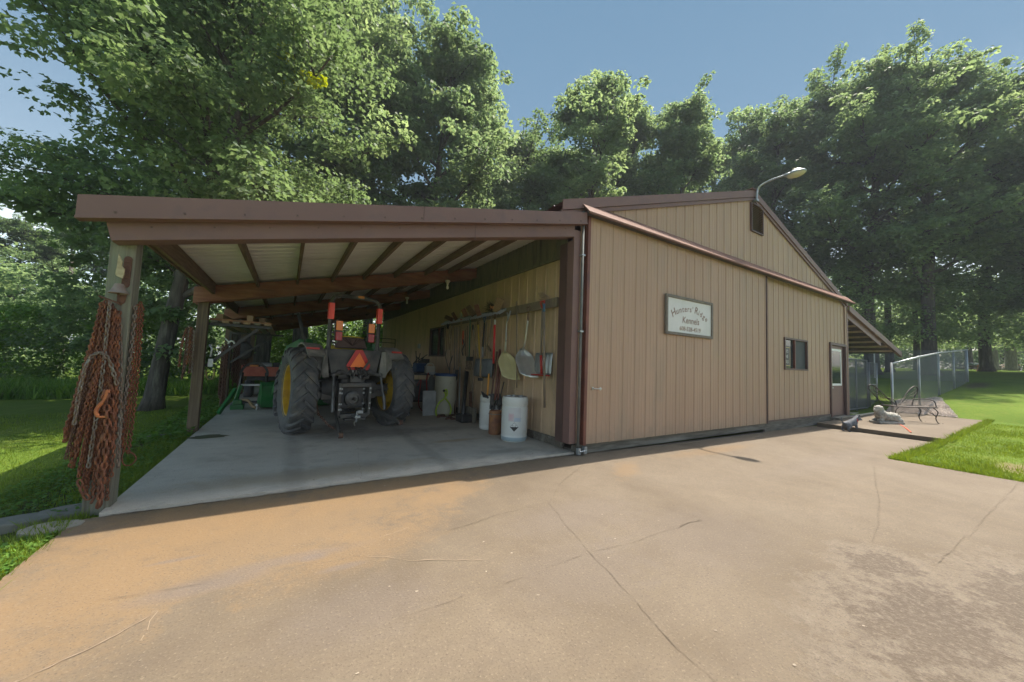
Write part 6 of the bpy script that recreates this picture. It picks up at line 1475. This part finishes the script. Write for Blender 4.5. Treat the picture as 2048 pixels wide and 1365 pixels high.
for k in range(10):
    c_ = Vector((rs_.uniform(-.25, .2), rs_.uniform(-.35, .35), .015)); MB().box(c_, (rs_.uniform(.06, .2), rs_.uniform(.03, .1), .03), rz=rs_.uniform(0, 3)).build('iron_piece', M_['rust_dark'], t)
# workshop clutter beyond the tractor wheel: welder cart, compressor, cylinder
wc = thing('tool_trolley', 'dark tool trolley piled with a blue motor and cream jug behind the right tractor wheel', 'trolley', (-.62, 6.1, .03))
C_ = lambda b, n, mt, par=None, **k: b.build(n, mt, par or wc, **k)
b = MB(); b.bb((-.38, -.5, .95), (.38, .5, 1.0)); b.bb((-.38, -.5, .2), (.38, .5, .25)); C_(b, 'shelf', M_['black'])
for sx in (-1, 1):
    for sy in (-1, 1): C_(MB().bb((sx*.36-.02, sy*.48-.02, .02), (sx*.36+.02, sy*.48+.02, .95)), 'leg', M_['black'])
C_(MB().bb((-.34, -.45, .25), (.34, .45, .78)), 'cabinet', M_['black_dusty'], bevel=.01)
tag(MB().tube([(-.86, 5.95, 1.18), (-.52, 6.0, 1.18)], .14, 18).build('blue_motor', mat('blue_enamel', (.03, .07, .16), .5), smooth=True, autosm=40), 'blue electric motor lying on the dark trolley', 'motor')
b = MB(); b.bb((-.62, 5.60, 1.04), (-.36, 5.78, 1.24)); b.tube(catmull([(-.6, 5.69, 1.24), (-.55, 5.69, 1.31), (-.43, 5.69, 1.31), (-.38, 5.69, 1.24)], 4), .02, 8); tag(b.build('cream_jug', mat('cream_jug', (.42, .40, .33), .5), bevel=.02), 'cream plastic jug with a handle on the trolley edge', 'jug')
t = thing('gas_cylinder', 'grey gas cylinder with valve standing between trolley and beige barrel', 'cylinder', (-.55, 5.32, .03))
MB().lathe([(.001, 0), (.10, 0), (.105, .03), (.105, .82), (.07, .92), (.03, .96), (.001, .96)], 22).build('body', mat('cylinder_grey', (.13, .14, .14), .5), t, smooth=True); b = MB(); b.box((0, 0, 1.02), (.12, .08, .08)); b.tube([(-.08, 0, 1.03), (.1, 0, 1.03)], .03, 8); b.build('valve', M_['galv'], t, bevel=.01)
for k, (pts, lb) in enumerate([([(832, 775), (842, 760), (838, 790), (838, 812), (848, 826)], 'red hose curving down beside the tractor tyre'), ([(857, 746), (853, 760), (854, 780), (856, 792)], 'red hose hanging from the grey cylinder valve')]):
    tag(MB().tube(catmull([TW(u, v, -.85) for u, v in pts], 6), .014, 7).build('red_hose', mat('red_rubber', (.30, .035, .03), .6), smooth=True), lb, 'hose')
t = thing('engine_block', 'black small engine with levers on top of the trolley pile', 'engine', (-.55, 6.6, .98)); re_ = random.Random(3)
for k in range(12):
    c_ = Vector((re_.uniform(-.3, .3), re_.uniform(-.4, .3), re_.uniform(.05, .42))); MB().box(c_, (re_.uniform(.06, .2), re_.uniform(.06, .2), re_.uniform(.04, .2)), rz=re_.uniform(0, 3)).build('engine_part', M_['black'], t, bevel=.008)
for k in range(6): MB().tube([(re_.uniform(-.2, .2), re_.uniform(-.3, .3), .3), (re_.uniform(-.3, .3), re_.uniform(-.4, .4), re_.uniform(.5, .72))], .015, 5).build('lever', M_['black'], t)
# dark machinery against the wall deep in the shed
t = thing('implement', 'dark wheeled implement with a wire guard parked deepest along the side wall', 'implement', (-1.1, 11.0, .03))
I_ = lambda b, n, mt, par=None, **k: b.build(n, mt, par or t, **k)
I_(MB().bb((-.9, -1.2, .75), (.7, 1.4, .95)), 'deck', M_['black_dusty'], bevel=.02); I_(MB().bb((-.7, -.9, .95), (.6, 1.0, 1.5)), 'body', M_['black'], bevel=.05)
for (x, y) in ((-.75, -.7), (.6, -.7), (-.75, 1.0), (.6, 1.0)): I_(MB().lathe([(.1, -.1), (.36, -.12), (.38, 0), (.36, .12), (.1, .1)], 24, (x, y, .38), M=Rx90), 'wheel', M_['black'], smooth=True, autosm=40)
b = MB()
for x in (-.8, 0, .65): b.tube([(x, -1.0, .95), (x, -1.0, 2.15)], .018, 6)
for z in (1.6, 1.8, 2.0, 2.15): b.tube([(-.8, -1.0, z), (.65, -1.0, z)], .014, 6)
I_(b, 'guard', M_['black'])
I_(MB().sphere((0, -.5, 1.55), .5, 12, 8, sc=(1.1, .8, .5)), 'cover', M_['black_dusty'], smooth=True)
# moss patch, plank beside slab, leaf litter
b = MB(); pm = P(418, 874, 2, .03); rm_ = random.Random(6)
poly = [(pm.x+.24*math.cos(a)*(1+.25*rm_.uniform(-1, 1)), pm.y+.16*math.sin(a)*(1+.3*rm_.uniform(-1, 1)), .033) for a in [2*math.pi*k/18 for k in range(18)]]
b.add(poly+[(pm.x, pm.y, .045)], [(k, (k+1) % 18, 18) for k in range(18)]); tag(b.build('moss_patch', mat('moss', (.055, .075, .02), .95, 0, (.09, .075, .04), 14, bump=.8, bdist=.02), smooth=True), 'flat patch of green moss on the slab beside the second post', 'moss', None, 'stuff')
tag(MB().beam(P(296, 876, 2, -.05), P(360, 866, 2, -.05), .10, .05).build('edging_board', M_['wood_grey'], bevel=.005), 'rotting grey board lying in the weeds beside the slab', 'board')
b = MB(); rl_ = random.Random(12)
for k in range(150):
    if k % 3 == 0: x, y = rl_.uniform(-5.2, -.2), rl_.uniform(.1, 4)
    else: x, y = rl_.uniform(-5, 5), rl_.uniform(-3.8, -.1)
    z = (.030 if y > 0 else hdrive(x)+.002); s_ = rl_.uniform(.004, .014); a = rl_.uniform(0, 6)
    b.add([(x+s_*math.cos(a+q), y+s_*.6*math.sin(a+q), z+.002*(q > 2)) for q in (0, 1.6, 3.1, 4.7)], [(0, 1, 2, 3)])
tag(b.build('grit', mat('grit_crumbs', (.12, .09, .065), .9, 0, (.35, .29, .22), 30)), 'scattered crumbs and bits of leaf on the concrete', 'debris', None, 'stuff')
# ------------------------------------------------------------------ chain link runs and fence on the right
def link_panel(name, pts, h, mt, parent):
    """upright wire sheet along ground points, UVs in metres"""
    me = bpy.data.meshes.new(name); vs = []; fs = []; uv = []; d = 0
    for i, p in enumerate(pts):
        if i: d += (Vector(p)-Vector(pts[i-1])).length
        vs += [tuple(p), (p[0], p[1], p[2]+h)]; uv += [(d, 0), (d, h)]
    for i in range(len(pts)-1): fs.append((2*i, 2*i+2, 2*i+3, 2*i+1))
    Mi = parent_matrix(parent).inverted(); vs = [tuple(Mi@Vector(v)) for v in vs]
    me.from_pydata(vs, [], fs); ul = me.uv_layers.new(name='UVMap')
    for l in me.loops: ul.data[l.index].uv = uv[l.vertex_index]
    me.materials.append(mt); o = bpy.data.objects.new(name, me); SC.collection.objects.link(o); o.parent = parent; return o
fn_ = thing('chain_link_fence', 'galvanised chain link fence climbing the lawn to the right of the porch', 'fence', (22, -.9, 1.0))
fp = [(14.6, -.62, .12), (16.26, -1.0, .44), (19.8, -.97, .76), (23.3, -.94, 1.0), (28.0, -.8, 1.33)]
def F_(b, n, **k): return b.build(n, M_['galv'], fn_, world=True, smooth=True, **k)
link_panel('wire_mesh', [(a_, b_, c_-.25) for a_, b_, c_ in fp], 2.03, M_['link'], fn_)
F_(MB().tube([(p[0], p[1], p[2]+1.80) for p in fp], .035, 8), 'top_rail')
for i, p in enumerate(fp):
    b = MB().tube([(p[0], p[1]+.03, p[2]-.5), (p[0], p[1]+.03, p[2]+1.84)], .036 if i < 4 else .06, 10); F_(b, 'post')
# return of the fence at its far end
fn2 = thing('chain_link_fence', 'far return of the wire fence running back toward the woods', 'fence', (28.5, 4, 1.4))
fq = [(28.0, -.8, 1.33), (28.3, 3.0, 1.35), (28.6, 8.0, 1.36)]
link_panel('wire_mesh', fq, 1.78, M_['link'], fn2)
for p in fq[1:]: MB().tube([(p[0], p[1], p[2]-.2), (p[0], p[1], p[2]+1.84)], .036, 8).build('post', M_['galv'], fn2, world=True)
# kennel run panels under the porch
kr = thing('kennel_run', 'wire mesh kennel run front under the porch roof', 'kennel run', (14.6, .42, .06))
def Kr(b, n, **k): return b.build(n, M_['galv'], kr, world=True, smooth=True, **k)
zz0 = .10
link_panel('wire_mesh', [(12.32, .42, zz0), (16.2, .42, zz0+.05)], 1.95, M_['link'], kr); link_panel('wire_mesh', [(12.32, .50, zz0), (16.2, .50, zz0+.05)], 1.95, M_['link'], kr)
for x in (12.34, 13.6, 14.9, 16.2): Kr(MB().tube([(x, .45, 0), (x, .45, 2.08)], .026, 8), 'post')
Kr(MB().tube([(12.32, .45, 2.08), (16.2, .45, 2.08)], .026, 8), 'top_rail'); Kr(MB().tube([(12.32, .45, .16), (16.2, .45, .16)], .024, 8), 'bottom_rail')
gt = thing('kennel_gate', 'tube framed wire gate beside the porch post', 'gate', (16.85, .42, .1))
b = MB(); b.tube([(16.3, .42, .2), (17.3, .42, .2), (17.3, .42, 2.0), (16.3, .42, 2.0)], .03, 8, closed=True); b.tube([(16.3, .42, 1.1), (17.3, .42, 1.1)], .022, 8); b.build('gate_frame', M_['galv'], gt, world=True, smooth=True)
link_panel('wire_mesh', [(16.3, .425, .2), (17.3, .425, .2)], 1.8, M_['link'], gt)
for k, yy in enumerate((3.5, 7.0)):
    r2 = thing('kennel_run', ['wire divider between the first and second kennel runs', 'wire divider deeper under the porch'][k], 'kennel run', (15, yy, .06)); link_panel('wire_mesh', [(12.3, yy, .1), (17.6, yy, .15)], 1.95, M_['link'], r2); MB().tube([(12.3, yy, 2.08), (17.6, yy, 2.1)], .026, 8).build('top_rail', M_['galv'], r2, world=True)
# gravel bed
gb = MB(); nx = 24
poly = [(14.2, -.15), (15.92, -.6), (15.95, -1.9), (16.6, -1.7), (18.0, -1.3), (19, -1.1), (19, -.9), (18, -.6), (17.95, -.1)]
rgv = random.Random(31); stones = MB()
def inpoly(x, y):
    c = False
    for i in range(len(poly)):
        (x1, y1), (x2, y2) = poly[i], poly[i-1]
        if (y1 > y) != (y2 > y) and x < (x2-x1)*(y-y1)/(y2-y1)+x1: c = not c
    return c
cnt = 0
while cnt < 3800:
    x, y = rgv.uniform(14, 22), rgv.uniform(-2.5, -.1)
    if not inpoly(x, y) or paved(x, y): cnt += 0; cnt += 1 if rgv.random() < .02 else 0; continue
    cnt += 1; s_ = rgv.uniform(.025, .06); z = hg(x, y)+.01; a = rgv.uniform(0, 3)
    stones.add([(x+s_*math.cos(a), y+s_*math.sin(a), z), (x+s_*math.cos(a+2.1), y+s_*math.sin(a+2.1), z), (x+s_*math.cos(a+4.2), y+s_*math.sin(a+4.2), z), (x, y, z+s_*.8)], [(0, 1, 3), (1, 2, 3), (2, 0, 3)])
tag(stones.build('gravel', mat('pink_gravel', (.55, .47, .40), .9, 0, (.38, .31, .26), 3)), 'pinkish gravel strip behind the patio along the fence', 'gravel', None, 'stuff')
# ------------------------------------------------------------------ iron bench
bn = thing('iron_bench', 'dark wrought iron bench with butterfly shaped back on the patio', 'bench', (12.45, -1.35, .04), math.atan2(-.529, .848)+.12)
B_ = lambda b, n, mt=None, **k: b.build(n, mt or M_['iron'], bn, smooth=True, **k)
M_['iron'] = mat('wrought_iron', (.035, .03, .025), .55, .4, (.06, .045, .035), 12)
L2 = .72
b = MB(); b.tube([(-L2, -.22, .50), (L2, -.26, .50), (L2, .22, .50), (-L2, .22, .50)], .018, 6, closed=True)
for k in range(-9, 10): b.tube([(k*.075, -.24, .503), (k*.075, .22, .503)], .006, 4)
B_(b, 'seat')
for s in (-1, 1):
    b = MB(); 
    b.tube(catmull([(s*.05, .24, .50), (s*.28, .30, .70), (s*.52, .34, .95), (s*.80, .36, 1.12), (s*.92, .36, 1.02), (s*.78, .33, .84), (s*.60, .28, .62), (s*.52, .24, .50)], 5), .016, 6)
    for (a, c_) in (((.15, .27, .58), (.74, .355, 1.06)), ((.2, .27, .60), (.84, .35, .98)), ((.28, .27, .58), (.78, .33, .86))): b.tube(catmull([(s*a[0], a[1], a[2]), (s*(a[0]+c_[0])/2, .31, (a[2]+c_[2])/2+.04), (s*c_[0], c_[1], c_[2])], 4), .007, 4)
    for k in range(4):
        r_ = .045; cx2, cz2 = s*(.50+.085*k), .74+.085*k; b.tube([(cx2+r_*math.cos(q), .31, cz2+r_*math.sin(q)) for q in [2*math.pi*i/9 for i in range(9)]], .006, 4, closed=True)
    B_(b, 'backrest')
    for yy in (-.22, .20):
        B_(MB().tube(catmull([(s*(L2-.12), yy, .50), (s*(L2+.03), yy-.02, .36), (s*(L2-.02), yy, .18), (s*(L2+.0), yy-.03, .05), (s*(L2+.10), yy-.05, .0), (s*(L2+.15), yy-.05, .03)], 5), .013, 6), 'leg')
    b = MB()
    for k in range(3): b.tube(catmull([(s*(L2-.35-.08*k), -.22, .49), (s*(L2-.16-.06*k), -.22, .36), (s*(L2-.02), -.22, .20+.03*k)], 4), .007, 4)
    B_(b, 'scroll')
    B_(MB().tube(catmull([(s*.52, .26, .72), (s*.66, .05, .74), (s*.70, -.18, .70), (s*.70, -.24, .52)], 5), .014, 6), 'armrest')
# ------------------------------------------------------------------ carved lying lion / lamb statue
st = thing('stone_statue', 'pale weathered concrete statue of a lying animal on a low base, on the patio', 'statue', (11.35, -1.12, .04), math.atan2(-.529, .848)+.05)
M_['stone'] = mat('cast_stone', (.40, .38, .33), .9, 0, (.24, .225, .19), 14, bump=1, bdist=.03, bscale=22, col3=(.50, .48, .43), n3=3)
b = MB().box((0, 0, .035), (.78, .34, .07)); b.build('base', M_['stone'], st, bevel=.02)
def blobmesh(balls, name, mt, par, rem=.03):
    b = MB()
    for c_, r_, sc_ in balls: b.sphere(c_, r_, 16, 12, sc=sc_)
    o = b.build(name, mt, par, smooth=True); q = o.modifiers.new('r', 'REMESH'); q.mode = 'VOXEL'; q.voxel_size = rem; q.use_smooth_shade = True
    q2 = o.modifiers.new('s', 'SMOOTH'); q2.iterations = 4; return o
body = blobmesh([((.16, 0, .19), .16, (1.35, .95, .9)), ((-.02, 0, .20), .15, (1.2, .9, .95)), ((.27, 0, .17), .13, (.9, 1.1, 1)), ((-.19, 0, .27), .145, (.95, .95, 1.2)), ((-.24, 0, .42), .115, (1.05, .95, .95)), ((-.33, 0, .38), .07, (1, .8, .8)), ((-.24, .08, .46), .04, (1, .6, 1.2)), ((-.24, -.08, .46), .04, (1, .6, 1.2)),
          ((-.27, .09, .10), .055, (2.0, .8, .8)), ((-.27, -.09, .10), .055, (2.0, .8, .8)), ((.28, -.13, .11), .06, (1.7, .8, .9)), ((.28, .13, .11), .06, (1.7, .8, .9))], 'figure', M_['stone'], st, .016)
dm_ = body.modifiers.new('d', 'DISPLACE'); tx = bpy.data.textures.new('curl', 'CLOUDS'); tx.noise_scale = .035; dm_.texture = tx; dm_.strength = .03; dm_.mid_level = .5
# ------------------------------------------------------------------ small grey dog with red harness
dg = thing('dog', 'small dark grey dog with a red collar crouching by the doorstep', 'dog', (9.15, -.88, hdrive(9.15)), math.atan2(-.529, .848)+.1)
dgm = bpy.data.meshes.new('body'); J = {}
jv = [('pelvis', (-.13, 0, .15), .072), ('belly', (-.02, 0, .19), .068), ('chest', (.09, 0, .235), .078), ('neck', (.16, 0, .29), .05), ('head', (.215, 0, .325), .056), ('snout', (.275, 0, .295), .034), ('nose', (.315, 0, .275), .022),
      ('t1', (-.19, 0, .20), .02), ('t2', (-.235, 0, .27), .014), ('t3', (-.225, 0, .335), .009),
      ('fl1', (.10, .055, .15), .033), ('fl2', (.09, .06, .08), .021), ('fl3', (.10, .06, .015), .019), ('fl4', (.13, .06, .012), .017),
      ('fr1', (.10, -.055, .15), .033), ('fr2', (.115, -.06, .08), .021), ('fr3', (.135, -.06, .015), .019), ('fr4', (.165, -.06, .012), .017),
      ('hl1', (-.09, .07, .10), .045), ('hl2', (-.145, .075, .065), .024), ('hl3', (-.12, .075, .018), .019), ('hl4', (-.07, .075, .014), .017),
      ('hr1', (-.09, -.07, .10), .045), ('hr2', (-.145, -.075, .065), .024), ('hr3', (-.12, -.075, .018), .019), ('hr4', (-.07, -.075, .014), .017),
      ('e1', (.20, .04, .365), .018), ('e2', (.205, .055, .405), .009), ('f1', (.20, -.04, .365), .018), ('f2', (.205, -.055, .405), .009)]
ix = {n: i for i, (n, p, r) in enumerate(jv)}
ed = [('pelvis', 'belly'), ('belly', 'chest'), ('chest', 'neck'), ('neck', 'head'), ('head', 'snout'), ('snout', 'nose'), ('pelvis', 't1'), ('t1', 't2'), ('t2', 't3'), ('chest', 'fl1'), ('fl1', 'fl2'), ('fl2', 'fl3'), ('fl3', 'fl4'), ('chest', 'fr1'), ('fr1', 'fr2'), ('fr2', 'fr3'), ('fr3', 'fr4'), ('pelvis', 'hl1'), ('hl1', 'hl2'), ('hl2', 'hl3'), ('hl3', 'hl4'), ('pelvis', 'hr1'), ('hr1', 'hr2'), ('hr2', 'hr3'), ('hr3', 'hr4'), ('head', 'e1'), ('e1', 'e2'), ('head', 'f1'), ('f1', 'f2')]
S_ = 1.12
dgm.from_pydata([tuple(c*S_ for c in p) for n, p, r in jv], [(ix[a], ix[b]) for a, b in ed], [])
do = bpy.data.objects.new('body', dgm); SC.collection.objects.link(do); do.parent = dg; dgm.materials.append(mat('dog_fur', (.055, .062, .075), .85, 0, (.15, .16, .18), 30, bump=.8, bdist=.01))
sk_ = do.modifiers.new('skin', 'SKIN'); sk_.use_smooth_shade = True
for i, (n, p, r) in enumerate(jv): dgm.skin_vertices[0].data[i].radius = (r*S_, r*S_); dgm.skin_vertices[0].data[i].use_root = (i == 0)
ss = do.modifiers.new('ss', 'SUBSURF'); ss.levels = 2; ss.render_levels = 2
MB().sphere((.322*S_, 0, .280*S_), .014).build('nose', M_['black'], dg, smooth=True)
for s in (-1, 1): MB().sphere((.250*S_, s*.030*S_, .345*S_), .009).build('eye', M_['black'], dg, smooth=True)
nk = [Vector((.135, .0, .265))*S_+Vector((.02*math.cos(a)*.6, .068*math.sin(a), .062*math.cos(a))) for a in [2*math.pi*k/16 for k in range(16)]]
MB().tube(nk, .012, 6, closed=True).build('collar', mat('red_collar', (.60, .03, .03), .5), dg, smooth=True)
# leash / orange cord on the patio
tag(MB().tube(catmull([P(u, v, 2, .035) for u, v in [(1793, 846), (1806, 853), (1816, 860), (1822, 865)]], 5), .014, 6).build('orange_strap', M_['red_handle'], smooth=True), 'thin orange red strap lying across the patio edge', 'strap')
# distant log pile, yard ornament
wp = thing('log_pile', 'low pile of logs under a grey cover at the far edge of the lawn', 'wood pile', PD(1975, 739, 46)-Vector((0, 0, .2)))
rp = random.Random(2); 
for k in range(26):
    a = wp.location+CX*(rp.uniform(-2.5, 4.5)); MB().tube([Vector((a.x, a.y, a.z+rp.uniform(.1, .8))), Vector((a.x+.4, a.y+1.2, a.z+rp.uniform(.1, .8)))], rp.uniform(.12, .2), 8).build('log', M_['bark_pale' if k % 3 else 'wood_tan'], wp, world=True)
q = wp.location+CX*(-.8); MB().box((q.x, q.y, q.z+.8), (1.0, 3.2, .3), rz=math.atan2(CX.y, CX.x)-math.pi/2).build('cover', mat('grey_tarp', (.13, .15, .19), .6), wp, world=True, bevel=.08)
g0 = PD(1958, 752, 34); g0.z = hg(g0.x, g0.y)
yo = thing('yard_marker', 'small red-brown yard marker standing alone on the sunlit lawn', 'yard marker', g0)
MB().lathe([(.16, 0), (.14, .08), (.09, .12), (.08, .42), (.10, .45), (.07, .55), (.001, .6)], 12).build('body', mat('faded_marker', (.35, .14, .09), .7), yo, smooth=True, autosm=40)
MB().tube([(-.13, 0, .36), (.13, 0, .36)], .04, 8).build('cap', MATS['faded_marker'], yo)
# ------------------------------------------------------------------ light summer haze
b = MB().bb((-720, -720, -6), (720, 720, 42)); hz = b.build('haze', None, origin=(0, 0, 0)); tag(hz, 'thin bluish summer haze in the air', 'haze', None, 'stuff')
hm = bpy.data.materials.new('haze_air'); hm.use_nodes = True; n_ = hm.node_tree.nodes; n_.remove(n_['Principled BSDF'])
pv = n_.new('ShaderNodeVolumePrincipled'); pv.inputs['Color'].default_value = (.80, .88, 1.0, 1); pv.inputs['Density'].default_value = .0008; pv.inputs['Anisotropy'].default_value = .2
hm.node_tree.links.new(pv.outputs[0], n_['Material Output'].inputs['Volume']); hz.data.materials.append(hm)
